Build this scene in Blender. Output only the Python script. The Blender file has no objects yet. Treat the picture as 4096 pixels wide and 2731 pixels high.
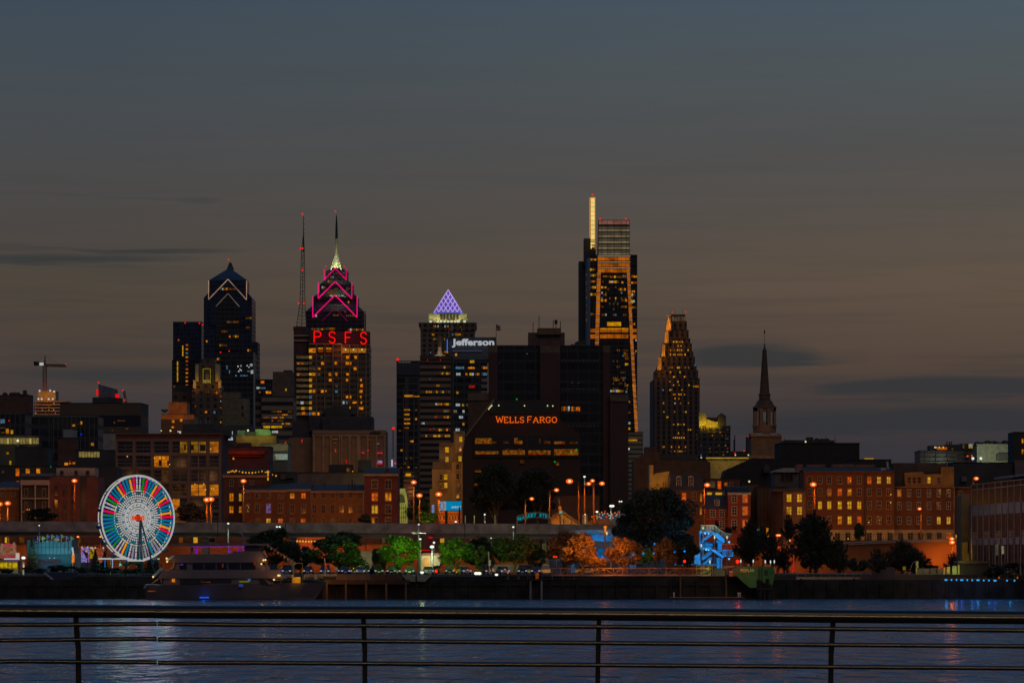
import bpy,math,random
from mathutils import Vector,Matrix
R=random.Random(7)
SC=bpy.context.scene
COL=SC.collection
# ---------------------------------------------------------------- camera
F=140.0
K=36.0/F/4096.0
EYE=7.0
cd=bpy.data.cameras.new('camera');cam=bpy.data.objects.new('camera', cd);COL.objects.link(cam)
cam.location=(0,0,EYE);cam.rotation_euler=(math.radians(90),0,0)
cd.lens=F;cd.sensor_width=36;cd.clip_start=0.5;cd.clip_end=30000
cd.shift_y=(2236-1365.5)/4096
SC.camera=cam
SC.view_settings.view_transform = 'Standard';SC.view_settings.look = 'None'
SC.view_settings.exposure=0;SC.view_settings.gamma=1
SC.render.engine = 'CYCLES'
SC.cycles.max_bounces=5;SC.cycles.diffuse_bounces=2;SC.cycles.glossy_bounces=3
SC.cycles.sample_clamp_indirect=1.0;SC.cycles.use_denoising=True
SC.cycles.use_light_tree=True;SC.cycles.caustics_reflective=False;SC.cycles.caustics_refractive=False


def lin(c):
    return tuple(((v/255/12.92) if v <= 10 else ((v/255+.055)/1.055) ** 2.4) for v in c)


# ---------------------------------------------------------------- dusk sky
W=bpy.data.worlds.new('World');SC.world=W;W.use_nodes=True
nt=W.node_tree;nt.nodes.clear()


class NG:
    def __init__(s,nt): s.t=nt
    def n(s,ty,**kw):
        o=s.t.nodes.new(ty)
        for a,b in kw.items(): setattr(o,a,b)
        return o
    def l(s,a,b): s.t.links.new(a,b)
    def put(s,sock,v):
        if isinstance(v,bpy.types.NodeSocket): s.l(v,sock)
        else: sock.default_value=v
    def m(s,op,a,b=0.0,c=None,clamp=False):
        o=s.n('ShaderNodeMath', operation=op,use_clamp=clamp)
        s.put(o.inputs[0],a);s.put(o.inputs[1],b)
        if c is not None: s.put(o.inputs[2],c)
        return o.outputs[0]
    def mix(s,f,a,b,ty='MIX'):
        o=s.n('ShaderNodeMix', data_type='RGBA', blend_type=ty)
        s.put(o.inputs[0],f);s.put(o.inputs[6],a);s.put(o.inputs[7],b)
        return o.outputs[2]
    def ramp(s,f,stops,interp='LINEAR'):
        o=s.n('ShaderNodeValToRGB');o.color_ramp.interpolation=interp
        e=o.color_ramp.elements
        while len(e)<len(stops): e.new(0.5)
        for i,(p,c) in enumerate(stops):
            e[i].position=p;e[i].color=(*c,1) if len(c)==3 else c
        s.put(o.inputs[0],f)
        return o.outputs[0]


g=NG(nt)
tc=g.n('ShaderNodeTexCoord');sp=g.n('ShaderNodeSeparateXYZ');g.l(tc.outputs['Generated'],sp.inputs[0])
dx,dy,dz=sp.outputs
el=g.m('MULTIPLY', dz,5.0)                       # ramp 0..1 = elevation 0..~11.5 deg
E0=lambda y: (2236-y)*K*5.0


def stops(cols): return [(0.0,lin(cols[0][1]))]+[(E0(y),lin(c)) for y,c in cols[1:]]+[(0.80,lin((56,76,106))),(1.0,lin((52,74,112)))]


left=g.ramp(el,stops([(2236,(50,50,60)),(1800,(55,54,63)),(1640,(63,57,60)),(1450,(74,63,58)),(1150,(76,68,60)),(900,(73,69,67)),(600,(71,73,76)),(300,(66,75,82)),(0,(60,73,86))]))
right=g.ramp(el,stops([(2236,(46,47,56)),(1800,(52,51,58)),(1640,(60,55,56)),(1450,(82,68,60)),(1150,(95,80,68)),(900,(88,80,73)),(600,(80,79,79)),(300,(78,85,88)),(0,(72,86,98))]))
az=g.m('DIVIDE', dx,g.m('MAXIMUM', dy,0.05))
sky=g.mix(g.m('MULTIPLY_ADD', az,4.2,0.45,clamp=True),left,right)
# clouds: thin dark streaks low over the horizon
cv=g.n('ShaderNodeCombineXYZ');g.l(g.m('MULTIPLY', az,14.0),cv.inputs[0]);g.l(g.m('MULTIPLY', dz,260.0),cv.inputs[1])
no=g.n('ShaderNodeTexNoise');no.inputs['Scale'].default_value=1.0;no.inputs['Detail'].default_value=6;no.inputs['Roughness'].default_value=.6
g.l(cv.outputs[0],no.inputs[0])
nz=no.outputs[0]
band=g.m('MULTIPLY', g.ramp(dz,[(0,(0,0,0)),(.02,(1,1,1)),(.05,(.75,)*3),(.075,(.22,)*3),(.14,(.06,)*3)]),1.0)
cl=g.m('MULTIPLY', g.ramp(nz,[(.45,(0,0,0)),(.72,(1,1,1))]),band)
tot=g.m('MULTIPLY', cl,.75)


def streak(px,py,w,h,a,warp=30):
    """one elongated cloud bank centred on a direction in the sky"""
    c0,e0=(px-2048)*K,(2236-py)*K
    u=g.m('DIVIDE', g.m('SUBTRACT', az,c0),w*K)
    wv=g.m('MULTIPLY', g.m('SUBTRACT', nz,.5),warp*K*3.2)
    v=g.m('DIVIDE', g.m('SUBTRACT', g.m('ADD', dz,wv),e0),h*K)
    d=g.m('ADD', g.m('MULTIPLY', u,u),g.m('MULTIPLY', v,v))
    return g.m('MULTIPLY', g.m('MULTIPLY', g.m('SUBTRACT', 1.0,d,clamp=True),a),g.m('MULTIPLY_ADD', nz,2.4,-.35,clamp=True))


for s_ in [(250,1045,620,26,1.0),(640,1010,380,18,.9),(90,1005,330,16,.6),(800,818,110,14,.5),(560,815,200,9,.45),(150,800,300,8,.3),(2990,1430,330,70,1.2),(3230,1450,300,24,.6),(3800,1555,620,52,1.9),(3500,1690,900,60,1.2),(3900,1660,400,45,.9),(200,1215,260,8,.35),(400,1500,800,40,.5)]:
    tot=g.m('ADD', tot,streak(*s_))
tot=g.m('MINIMUM', tot,.9)
cloudc=g.mix(g.m('MULTIPLY', dz,14.0,clamp=True),(*lin((44,47,56)),1),(*lin((50,54,56)),1))
sky=g.mix(tot,sky,cloudc)
# faint physical twilight added over the gradient
ns=g.n('ShaderNodeTexSky', sky_type='NISHITA', sun_disc=False,sun_elevation=math.radians(-4),sun_rotation=math.radians(0))
# the sky above the picture falls to deep blue, darker towards the east behind the viewer
east=g.m('MULTIPLY_ADD', dy,.5,.5)
deep=g.mix(east,(*lin((46,50,64)),1),(*lin((54,94,136)),1))
sky=g.mix(g.ramp(dz,[(.145,(0,0,0)),(.22,(1,1,1))]),sky,deep)
sky=g.mix(g.m('MULTIPLY', g.m('SUBTRACT', 0.1,dy,clamp=True),6.0,clamp=True),sky,deep)
sky=g.mix(.02,sky,ns.outputs[0],'ADD')
bg=g.n('ShaderNodeBackground');g.l(sky,bg.inputs[0]);bg.inputs[1].default_value=1.0
wo=g.n('ShaderNodeOutputWorld');g.l(bg.outputs[0],wo.inputs[0])


OPEN={'wheel_light','wheel_glow','fair_glow','water_blue','quay_blue','promenade_lamp','deck_light','open_lamp','spire_floodlight','port_glow'}


def light(name,ty,loc,col,power,radius=.4,rot=None,spot=None,size=None):
    if ty == 'POINT' and name not in OPEN:      # turned into spots on wall or street to keep reflections off the river
        ty = 'SPOT';spot=165;rot=(math.radians(90),0,0)
        if name == 'lamp_light': spot=140;rot=(math.radians(38),0,0)
    d=bpy.data.lights.new(name,ty);d.color=lin(col) if max(col)>1 else col;d.energy=power
    if ty == 'SPOT': d.spot_size=math.radians(spot or 70);d.spot_blend=.5;d.shadow_soft_size=radius
    elif ty == 'POINT': d.shadow_soft_size=radius
    elif ty == 'AREA': d.shape = 'RECTANGLE';d.size,d.size_y=size
    o=bpy.data.objects.new(name,d);COL.objects.link(o);o.location=loc
    if rot: o.rotation_euler=rot
    return o


# weak warm fill light added behind the viewer to lift the dark facades
sd=bpy.data.lights.new('fill_sun','SUN');sd.energy=.25;sd.angle=math.radians(40);sd.color=(1,.80,.62)
so=bpy.data.objects.new('fill_sun', sd);COL.objects.link(so);so.rotation_euler=(math.radians(52),0,math.radians(18))

# ---------------------------------------------------------------- materials
MT={}


def base_mat(name):
    m=bpy.data.materials.new(name);m.use_nodes=True
    t=m.node_tree;t.nodes.clear();q=NG(t)
    out=q.n('ShaderNodeOutputMaterial');b=q.n('ShaderNodeBsdfPrincipled');q.l(b.outputs[0],out.inputs[0])
    return m,q,b


def mat(name,col=(.3,.3,.3),rough=.8,var=.25,sc=.6,metal=0.0,bump=0.0,spec=.5):
    """plain material with blotchy wear"""
    if name in MT: return MT[name]
    m,q,b=base_mat(name)
    geo=q.n('ShaderNodeNewGeometry');n1=q.n('ShaderNodeTexNoise');q.l(geo.outputs['Position'],n1.inputs[0])
    n1.inputs['Scale'].default_value=sc;n1.inputs['Detail'].default_value=6
    f=q.m('MULTIPLY_ADD', n1.outputs[0],2.6,-.8,clamp=True)
    c=q.mix(f,tuple(v*(1-var) for v in col)+(1,),tuple(min(1,v*(1+var)) for v in col)+(1,))
    q.l(c,b.inputs['Base Color']);b.inputs['Roughness'].default_value=rough;b.inputs['Metallic'].default_value=metal
    b.inputs['Specular IOR Level'].default_value=spec
    if bump:
        bp=q.n('ShaderNodeBump');bp.inputs['Strength'].default_value=bump;q.l(n1.outputs[0],bp.inputs['Height']);q.l(bp.outputs[0],b.inputs['Normal'])
    MT[name]=m;return m


def facade(name,wall,glass,bay,floor,fx,fz,rough=.85,off=(0,0),grough=.25):
    """masonry or metal wall with a grid of dark glazing (object coordinates, metres)"""
    if name in MT: return MT[name]
    m,q,b=base_mat(name)
    t=q.n('ShaderNodeTexCoord');s=q.n('ShaderNodeSeparateXYZ');q.l(t.outputs['Object'],s.inputs[0])
    u=q.m('ADD', s.outputs[0],s.outputs[1])
    fu=q.m('FRACT', q.m('ADD', q.m('DIVIDE', u,bay),100+off[0]));fv=q.m('FRACT', q.m('ADD', q.m('DIVIDE', s.outputs[2],floor),100+off[1]))
    mk=q.m('MULTIPLY', q.m('LESS_THAN', fu,fx),q.m('LESS_THAN', fv,fz))
    wn=q.n('ShaderNodeTexNoise');q.l(t.outputs['Object'],wn.inputs[0]);wn.inputs['Scale'].default_value=.05;wn.inputs['Detail'].default_value=8
    cu=q.n('ShaderNodeCombineXYZ');q.l(q.m('FLOOR', q.m('DIVIDE', u,bay)),cu.inputs[0]);q.l(q.m('FLOOR', q.m('DIVIDE', s.outputs[2],floor)),cu.inputs[1])
    wh=q.n('ShaderNodeTexWhiteNoise');q.l(cu.outputs[0],wh.inputs[0])
    wc=q.mix(q.m('MULTIPLY_ADD', wn.outputs[0],2.0,-.5,clamp=True),tuple(v*.72 for v in wall)+(1,),tuple(v*1.25 for v in wall)+(1,))
    gc=q.mix(wh.outputs[0],tuple(v*.5 for v in glass)+(1,),tuple(v*1.7 for v in glass)+(1,))
    q.l(q.mix(mk,wc,gc),b.inputs['Base Color'])
    q.put(b.inputs['Roughness'],q.m('MULTIPLY_ADD', mk,grough-rough,rough))
    MT[name]=m;return m


def emi(name,col,s=1.0,var=0.0,sc=.8,sample=False):
    """something that gives off light: a lamp, a lit room behind glass, a neon tube, or light painted as glow"""
    if name in MT: return MT[name]
    m=bpy.data.materials.new(name);m.use_nodes=True
    t=m.node_tree;t.nodes.clear();q=NG(t)
    out=q.n('ShaderNodeOutputMaterial');e=q.n('ShaderNodeEmission');q.l(e.outputs[0],out.inputs[0])
    c=lin(col)
    if var:
        geo=q.n('ShaderNodeNewGeometry');n1=q.n('ShaderNodeTexNoise');q.l(geo.outputs['Position'],n1.inputs[0])
        n1.inputs['Scale'].default_value=sc;n1.inputs['Detail'].default_value=3
        f=q.m('MULTIPLY_ADD', n1.outputs[0],3.2,-1.1,clamp=True)
        q.l(q.mix(f,tuple(v*(1-var) for v in c)+(1,),tuple(v*(1+var*.9) for v in c)+(1,)),e.inputs[0])
    else:
        e.inputs[0].default_value=(*c,1)
    e.inputs[1].default_value=s
    try: m.cycles.emission_sampling = 'AUTO' if sample else 'NONE'
    except Exception: pass
    MT[name]=m;return m


def foliage(name,col):
    if name in MT: return MT[name]
    m,q,b=base_mat(name)
    geo=q.n('ShaderNodeNewGeometry');n1=q.n('ShaderNodeTexNoise');q.l(geo.outputs['Position'],n1.inputs[0]);n1.inputs['Scale'].default_value=.9
    c=q.mix(q.m('MULTIPLY_ADD', n1.outputs[0],2.4,-.7,clamp=True),tuple(v*.45 for v in col)+(1,),tuple(v*1.5 for v in col)+(1,))
    q.l(c,b.inputs['Base Color']);b.inputs['Roughness'].default_value=.7
    MT[name]=m;return m


# ---------------------------------------------------------------- helpers
def X(px,D): return (px-2048)*K*D
def Z(py,D): return EYE+(2236-py)*K*D


GZ=4.2          # street level of the far bank


class B:
    """collects boxes, prisms and tubes (world coordinates) and links them as ONE mesh object"""
    def __init__(s): s.v=[];s.f=[];s.mi=[];s.mats=[];s.cm=0
    def use(s,m):
        if m not in s.mats: s.mats.append(m)
        s.cm=s.mats.index(m);return s
    def add(s,vs,fs):
        o=len(s.v);s.v+=[tuple(p) for p in vs]
        for f in fs: s.f.append(tuple(i+o for i in f));s.mi.append(s.cm)
        return s
    def box(s,x0,x1,y0,y1,z0,z1):
        return s.add([(x0,y0,z0),(x1,y0,z0),(x1,y1,z0),(x0,y1,z0),(x0,y0,z1),(x1,y0,z1),(x1,y1,z1),(x0,y1,z1)],
                     [(0,3,2,1),(4,5,6,7),(0,1,5,4),(1,2,6,5),(2,3,7,6),(3,0,4,7)])
    def pbox(s,px0,px1,py0,py1,D,dep,back=0.0):
        """box whose front face spans the given bearings at distance D"""
        return s.box(X(px0,D),X(px1,D),D+back,D+back+dep,Z(py1,D),Z(py0,D))
    def plan(s,poly,z0,z1):
        n=len(poly)
        return s.add([(x,y,z0) for x,y in poly]+[(x,y,z1) for x,y in poly],
                     [tuple(range(n-1,-1,-1)),tuple(range(n,2*n))]+[(i,(i+1)%n,n+(i+1)%n,n+i) for i in range(n)])
    def prof(s,poly,y0,y1):
        """an elevation outline (x, z) given thickness from y0 to y1"""
        n=len(poly)
        return s.add([(x,y0,z) for x,z in poly]+[(x,y1,z) for x,z in poly],
                     [tuple(range(n)),tuple(range(2*n-1,n-1,-1))]+[(i,n+i,n+(i+1)%n,(i+1)%n) for i in range(n)])
    def pprof(s,poly,D,dep,back=0.0): return s.prof([(X(a,D),Z(b,D)) for a,b in poly],D+back,D+back+dep)
    def tube(s,p,q,r,n=6,r2=None):
        p,q=Vector(p),Vector(q);d=(q-p)
        if d.length<1e-6: return s
        d.normalize();a=d.orthogonal().normalized();b=d.cross(a);r2=r if r2 is None else r2
        vs=[p+(a*math.cos(t)+b*math.sin(t))*r for t in [2*math.pi*i/n for i in range(n)]]+\
             [q+(a*math.cos(t)+b*math.sin(t))*r2 for t in [2*math.pi*i/n for i in range(n)]]
        return s.add(vs,[(i,(i+1)%n,n+(i+1)%n,n+i) for i in range(n)]+[tuple(range(n-1,-1,-1)),tuple(range(n,2*n))])
    def path(s,pts,r,n=6):
        for a,b in zip(pts,pts[1:]): s.tube(a,b,r,n)
        return s
    def lathe(s,c,prof,n=16,sx=1,sy=1):
        vs,fs=[],[]
        for r,z in prof: vs+=[(c[0]+r*sx*math.cos(2*math.pi*(i+.5)/n),c[1]+r*sy*math.sin(2*math.pi*(i+.5)/n),c[2]+z) for i in range(n)]
        for j in range(len(prof)-1): fs+=[(j*n+i,j*n+(i+1)%n,(j+1)*n+(i+1)%n,(j+1)*n+i) for i in range(n)]
        fs+=[tuple(range(n-1,-1,-1)),tuple(range((len(prof)-1)*n,len(prof)*n))]
        return s.add(vs,fs)
    def ball(s,c,r,n=10,sx=1,sy=1,sz=1):
        return s.lathe(c,[(r*math.sin(math.pi*j/6)+1e-4,-r*sz*math.cos(math.pi*j/6)) for j in range(7)],n,sx,sy)
    def obj(s,name,m=None,parent=None,smooth=False,label=None):
        me=bpy.data.meshes.new(name)
        o0=ORG.get(parent.name,Vector((0,0,0))) if parent else Vector((0,0,0))
        me.from_pydata([(x-o0.x,y-o0.y,z-o0.z) for x,y,z in s.v],[],s.f)
        if m is not None: me.materials.append(m)
        else:
            for q in s.mats: me.materials.append(q)
            me.polygons.foreach_set('material_index', s.mi)
        me.update()
        if smooth: me.polygons.foreach_set('use_smooth', [True]*len(me.polygons));me.set_sharp_from_angle(angle=math.radians(50))
        o=bpy.data.objects.new(name,me);COL.objects.link(o)
        if parent: o.parent=parent;ORG[o.name]=o0
        if label: o['label']=label
        return o


ORG={}
Mgloss=None


def thing(name,label,cat,loc,group=None):
    o=bpy.data.objects.new(name,None);COL.objects.link(o);o.location=loc;o.empty_display_size=.5
    o['label']=label;o['category']=cat
    if group: o['group']=group
    ORG[o.name]=Vector(loc)
    return o


def struct(o): o['kind'] = 'structure';return o
def single(o,label,cat,group=None):
    o['label']=label;o['category']=cat
    if group: o['group']=group
    return o


def copytree(o,loc=None,rz=None,label=None,parent=None,scale=None):
    c=o.copy();COL.objects.link(c)
    if parent is not None: c.parent=parent
    if loc is not None: c.location=loc
    if rz is not None: c.rotation_euler=(0,0,rz)
    if scale is not None: c.scale=scale
    if label: c['label']=label
    for ch in list(o.children): copytree(ch,parent=c)
    return c


# glowing windows: a palette of lit rooms
WARM=[emi('room_glow_amber', (190,110,12),1,.6),emi('room_glow_dim_amber', (95,52,8),1,.6),emi('room_glow_yellow', (170,125,30),1,.5),emi('room_glow_orange', (175,80,8),1,.5)]
GOLD=[emi('office_glow_gold', (165,105,15),1,.6),emi('office_glow_brown', (80,45,8),1,.7),emi('office_glow_ochre', (125,75,10),1,.6)]
COOL=[emi('office_glow_white', (140,150,150),1,.4),emi('office_glow_blue', (60,90,110),1,.5)]
YEL=emi('room_glow_lemon', (178,130,10),1,.4);RED=emi('beacon_red', (255,25,8),1);WHITE=emi('lamp_white', (190,190,182),1)
DIMW=emi('blind_glow', (62,50,34),1,.4)
DARKG=mat('dark_pane', (.012,.014,.02),.15,.3,.3)
BOXM={}


def unit(m,name='window'):
    if m.name not in BOXM:
        b=B();b.box(-.5,.5,0,1,-.5,.5)
        me=bpy.data.meshes.new(name);me.from_pydata(b.v,[],b.f);me.materials.append(m);BOXM[m.name]=me
    return BOXM[m.name]


WINS={}


def win(root,x,y,z,w,h,m,rz=0.0,t=.25,name='window'):
    if y>1450 and name == 'window' and (m in WARM or m in GOLD):
        u=R.random()
        if u<.07: m=R.choice(COOL)
        elif u<.15: m=DIMW
        elif u<.20: m=YEL
        if u>.6: h *= R.uniform(.6,1)
    WINS.setdefault(root.name,[]).append((w*h,x,y,z,w,h,m,rz,t,name))


def flush(root):
    """the hundred largest windows become parts of their own, the rest one part"""
    ws=sorted(WINS.pop(root.name,[]),key=lambda a: -a[0]);o0=ORG[root.name]
    for i,(_,x,y,z,w,h,m,rz,t,name) in enumerate(ws[:98]):
        o=bpy.data.objects.new(name,unit(m));COL.objects.link(o);o.parent=root
        o.location=Vector((x,y,z))-o0;o.scale=(w,t,h);o.rotation_euler=(0,0,rz)
    if len(ws)>98:
        b=B()
        for (_,x,y,z,w,h,m,rz,t,name) in ws[98:]:
            b.use(m);c,s=math.cos(rz),math.sin(rz)
            vs=[(x+a*w*c-d*t*s,y+a*w*s+d*t*c,z+e*h) for a,d,e in [(-.5,0,-.5),(.5,0,-.5),(.5,1,-.5),(-.5,1,-.5),(-.5,0,.5),(.5,0,.5),(.5,1,.5),(-.5,1,.5)]]
            b.add(vs,[(0,3,2,1),(4,5,6,7),(0,1,5,4),(1,2,6,5),(2,3,7,6),(3,0,4,7)])
        o=b.obj('windows', None,root);o['kind'] = 'stuff'


def pw(root,D,x0,x1,y0,y1,m,back=0.0,name='window'):
    """one window given by its bearings"""
    e=.1+D*1e-4
    win(root,X((x0+x1)/2,D),D-e+back,Z((y0+y1)/2,D),(x1-x0)*K*D,abs(y1-y0)*K*D,m,0,e+.1,name)


def grid(root,D,x0,x1,y0,y1,nx,ny,p,pal,fx=.6,fz=.5,dark=None,back=0.0,clump=0):
    """rows of windows, some lit"""
    dxp=(x1-x0)/nx;dyp=(y1-y0)/ny
    for j in range(ny):
        rowp=p*R.choice([.3,.6,1,1.6,2]) if clump else p
        i=0
        while i<nx:
            run=1
            if R.random()<rowp:
                if clump: run=min(R.randint(1,clump),nx-i)
                m=R.choice(pal)
                for r_ in range(run):
                    a=x0+(i+r_+.5)*dxp;c=y0+(j+.5)*dyp
                    pw(root,D,a-dxp*fx/2,a+dxp*fx/2,c-dyp*fz/2,c+dyp*fz/2,m if R.random()<.8 else R.choice(pal),back)
            elif dark:
                a=x0+(i+.5)*dxp;c=y0+(j+.5)*dyp
                pw(root,D,a-dxp*fx/2,a+dxp*fx/2,c-dyp*fz/2,c+dyp*fz/2,dark,back)
            i+=run


def bld(name,label,D,x0,x1,yt,m,dep=None,cat='building', side=None,roofm=None,cap=1.5,group=None):
    """a building: root at its base, wall, roof. side: bearing where the receding right-hand (or left-hand) wall ends"""
    r=thing(name,label,cat,(X((x0+x1)/2,D),D,GZ),group)
    dep=dep or max(12,(x1-x0)*K*D*.7);zt=Z(yt,D)
    xa,xb=X(x0,D),X(x1,D)
    if side is None: poly=[(xa,D),(xb,D),(xb,D+dep),(xa,D+dep)]
    else:
        D2=D+dep
        xs=X(side,D2)
        if side>x1: poly=[(xa,D),(xb,D),(xs,D2),(xs-(xb-xa),D2)]
        else: poly=[(xa,D),(xb,D),(xs+(xb-xa),D2),(xs,D2)]
    B().plan(poly,GZ,zt).obj('wall', m,r)
    h=cap*K*D
    cx=sum(p[0] for p in poly)/4;cy=sum(p[1] for p in poly)/4;e=.25+D*2e-5
    B().plan([(cx+(a-cx)*(1+e/max(8,abs(a-cx))),cy+(c-cy)*(1+e/max(8,abs(c-cy)))) for a,c in poly],zt,zt+h).obj('roof', roofm or M_roof,r)
    return r


def beacon(root,px,py,D,col=None,r=3.0,name='beacon'):
    B().ball((X(px,D),D-1,Z(py,D)),r*K*D,8).obj(name,col or RED,root)


def text(s,px0,px1,py0,py1,D,m,parent,name='lettering', dep=.3,bold=0.0,back=0.0,align=True):
    c=bpy.data.curves.new('t','FONT');c.body=s;c.size=1;c.offset=bold;c.extrude=0;c.resolution_u=3
    o=bpy.data.objects.new('t', c);COL.objects.link(o);bpy.context.view_layer.update()
    me=bpy.data.meshes.new_from_object(o.evaluated_get(bpy.context.evaluated_depsgraph_get()))
    bpy.data.objects.remove(o);bpy.data.curves.remove(c)
    xs=[v.co.x for v in me.vertices];ys=[v.co.y for v in me.vertices]
    a,b_,c0,d=min(xs),max(xs),min(ys),max(ys)
    xa,xb,za,zb=X(px0,D),X(px1,D),Z(py1,D),Z(py0,D)
    bb=B();vs=[(xa+(v.co.x-a)/(b_-a)*(xb-xa),D+back,za+(v.co.y-c0)/(d-c0)*(zb-za)) for v in me.vertices]
    fs=[tuple(p.vertices) for p in me.polygons];n=len(vs)
    cnt={}
    for f in fs:
        for i in range(len(f)):
            e=(f[i],f[(i+1)%len(f)]);cnt[e]=1
    side=[(e[0],e[1],e[1]+n,e[0]+n) for e in cnt if (e[1],e[0]) not in cnt]
    bb.add(vs+[(x,y+dep,z) for x,y,z in vs],fs+[tuple(i+n for i in reversed(f)) for f in fs]+side)
    return bb.obj(name,m,parent)


_S=[(.95,.8),(.8,.95),(.5,1),(.2,.95),(.05,.78),(.12,.6),(.5,.5),(.88,.4),(.95,.22),(.8,.05),(.5,0),(.2,.05),(.05,.2)]
ST={'P': [[(0,0),(0,1),(.65,1),(.95,.87),(.95,.62),(.65,.5),(0,.5)]],'S': [_S],'F': [[(0,0),(0,1),(.95,1)],[(0,.52),(.75,.52)]],
      'W': [[(0,1),(.25,0),(.5,.85),(.75,0),(1,1)],[(-.1,1),(.15,1)],[(.85,1),(1.1,1)]],'E': [[(.9,.8),(.9,1),(.1,1),(.1,0),(.95,0),(.95,.2)],[(.1,.52),(.65,.52)],[(0,1),(.2,1)],[(0,0),(.2,0)]],
      'L': [[(.2,1),(.2,0),(.95,0),(.95,.25)],[(0,1),(.42,1)],[(0,0),(.4,0)]],'A': [[(.08,0),(.5,1),(.92,0)],[(.25,.35),(.75,.35)],[(-.05,0),(.25,0)],[(.75,0),(1.05,0)]],
      'R': [[(.15,0),(.15,1),(.65,1),(.88,.87),(.88,.64),(.65,.5),(.15,.5)],[(.55,.5),(.9,0),(1.05,0)],[(0,0),(.35,0)],[(0,1),(.2,1)]],
      'G': [[(.9,.78),(.7,.97),(.45,1),(.15,.85),(.03,.5),(.15,.15),(.45,0),(.72,.04),(.9,.2),(.9,.45)],[(.6,.45),(1.02,.45)],[(.9,1),(.9,.75)]],
      'O': [[(.5,1),(.2,.9),(.03,.5),(.2,.1),(.5,0),(.8,.1),(.97,.5),(.8,.9),(.5,1)]]}


def strokes(ch,px0,px1,py0,py1,D,r,m,parent,name='letter', serif=True):
    b=B();ls=ST[ch] if (serif or ch not in 'F') else ST[ch]
    for pl in ls: b.path([(X(px0+u*(px1-px0),D),D,Z(py1+v*(py0-py1),D)) for u,v in pl],r*K*D,6)
    return b.obj(name,m,parent)
M_roof=mat('roof_tar', (.04,.038,.04),.9,.3)
M_conc=mat('concrete', (.26,.22,.20),.9,.35,.35,bump=.3)
M_beige=mat('beige_stone', (.30,.24,.17),.9,.2,.1)
M_brick=mat('brick_red', (.22,.075,.035),.9,.25,.5)
M_brickd=mat('brick_dark', (.10,.045,.035),.9,.25,.5)
M_dark=mat('dark_wall', (.045,.04,.04),.8,.3,.2)
M_black=mat('black_steel', (.015,.015,.016),.5,.3,2)
M_white=mat('white_paint', (.6,.58,.55),.6,.15,.5)
M_trim=mat('stone_trim', (.42,.34,.26),.8,.15,1)
M_steel=mat('galvanised_steel', (.25,.25,.24),.5,.2,2,.4)
M_gold=mat('gilt_metal', (.4,.28,.1),.5,.2,2,.4)
FG_blue=facade('blue_glass', (.03,.034,.05),(.016,.022,.045),6,4.2,.82,.7,.5)
FG_black=facade('black_glass', (.022,.022,.024),(.012,.014,.018),4,3.9,.85,.62,.6)
FG_brown=facade('brown_ribbons', (.14,.085,.055),(.02,.018,.02),400,3.9,1,.5)
FG_beige=facade('beige_ribbons', (.2,.15,.1),(.022,.02,.022),400,4.0,1,.48)
FG_navy=facade('navy_glass', (.02,.026,.05),(.012,.018,.045),3.2,3.9,.8,.7,.4)
FG_strip=facade('striped_tower', (.14,.09,.07),(.02,.018,.02),4.4,3.8,.55,.6)

# ---------------------------------------------------------------- far ground
b=B();b.box(-9000,9000,722,9000,GZ-1.5,GZ)
struct(b.obj('ground', mat('city_ground', (.05,.045,.04),.95,.3,.05)))


def spires(root,D,pts,r=.25):
    for px,y0,y1 in pts: B().tube((X(px,D),D,Z(y1,D)),(X(px,D),D,Z(y0,D)),r,5).obj('antenna', M_black,root)


# ---- crane over a tower being built
D=2600
r=thing('construction_tower','half-built concrete tower with floodlights on its open upper floors','building', (X(205,D),D,GZ))
b=B()
for i,y in enumerate(range(1604,1700,13)): b.pbox(133+(i==0)*4,283-(i==0)*14,y,y+3,D,30)
b.obj('floor_slab', mat('raw_concrete', (.3,.16,.1),.9),r)
b=B()
for x in range(136,282,9): b.pbox(x,x+2,1604,1720,D,2,1)
b.obj('column', M_dark,r)
b=B();b.pbox(150,220,1562,1602,D,18,3);b.obj('core', mat('core_concrete', (.34,.24,.14),.9),r)
for x,y in [(160,1563),(202,1562),(218,1566),(155,1596),(168,1596),(196,1596),(213,1596)]:
    B().ball((X(x,D),D-2,Z(y,D)),.65,8).obj('floodlight', WHITE,r)
light('work_light','POINT', (X(175,D),D-9,Z(1590,D)),(255,170,50),2200,1)
light('work_light','POINT', (X(212,D),D-9,Z(1590,D)),(255,170,50),1800,1)
for i in range(26):
    x=R.uniform(136,280);y=1610+13*R.randint(0,6);pw(r,D+3,x,x+3,y,y+6,R.choice(GOLD))
flush(r)
r=thing('tower_crane','dark hammerhead crane above the half-built tower','crane', (X(179,D),D,Z(1560,D)))
M_cr=mat('crane_red', (.09,.03,.028),.7)


def lattice(b,p,q,w,n,rr):
    """square lattice mast between two points"""
    p,q=Vector(p),Vector(q);d=(q-p).normalized();a=Vector((0,1,0));c=d.cross(a).normalized();a=c.cross(d)
    cs=[(a*s+c*t)*w/2 for s,t in ((1,1),(1,-1),(-1,-1),(-1,1))]
    for k_ in cs: b.tube(p+k_,q+k_,rr,4)
    for i in range(n):
        u,v=p+(q-p)*(i/n),p+(q-p)*((i+1)/n)
        for j in range(4):
            b.tube(u+cs[j],v+cs[(j+1)%4],rr*.7,4);b.tube(v+cs[j],v+cs[(j+1)%4],rr*.7,4)


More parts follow.
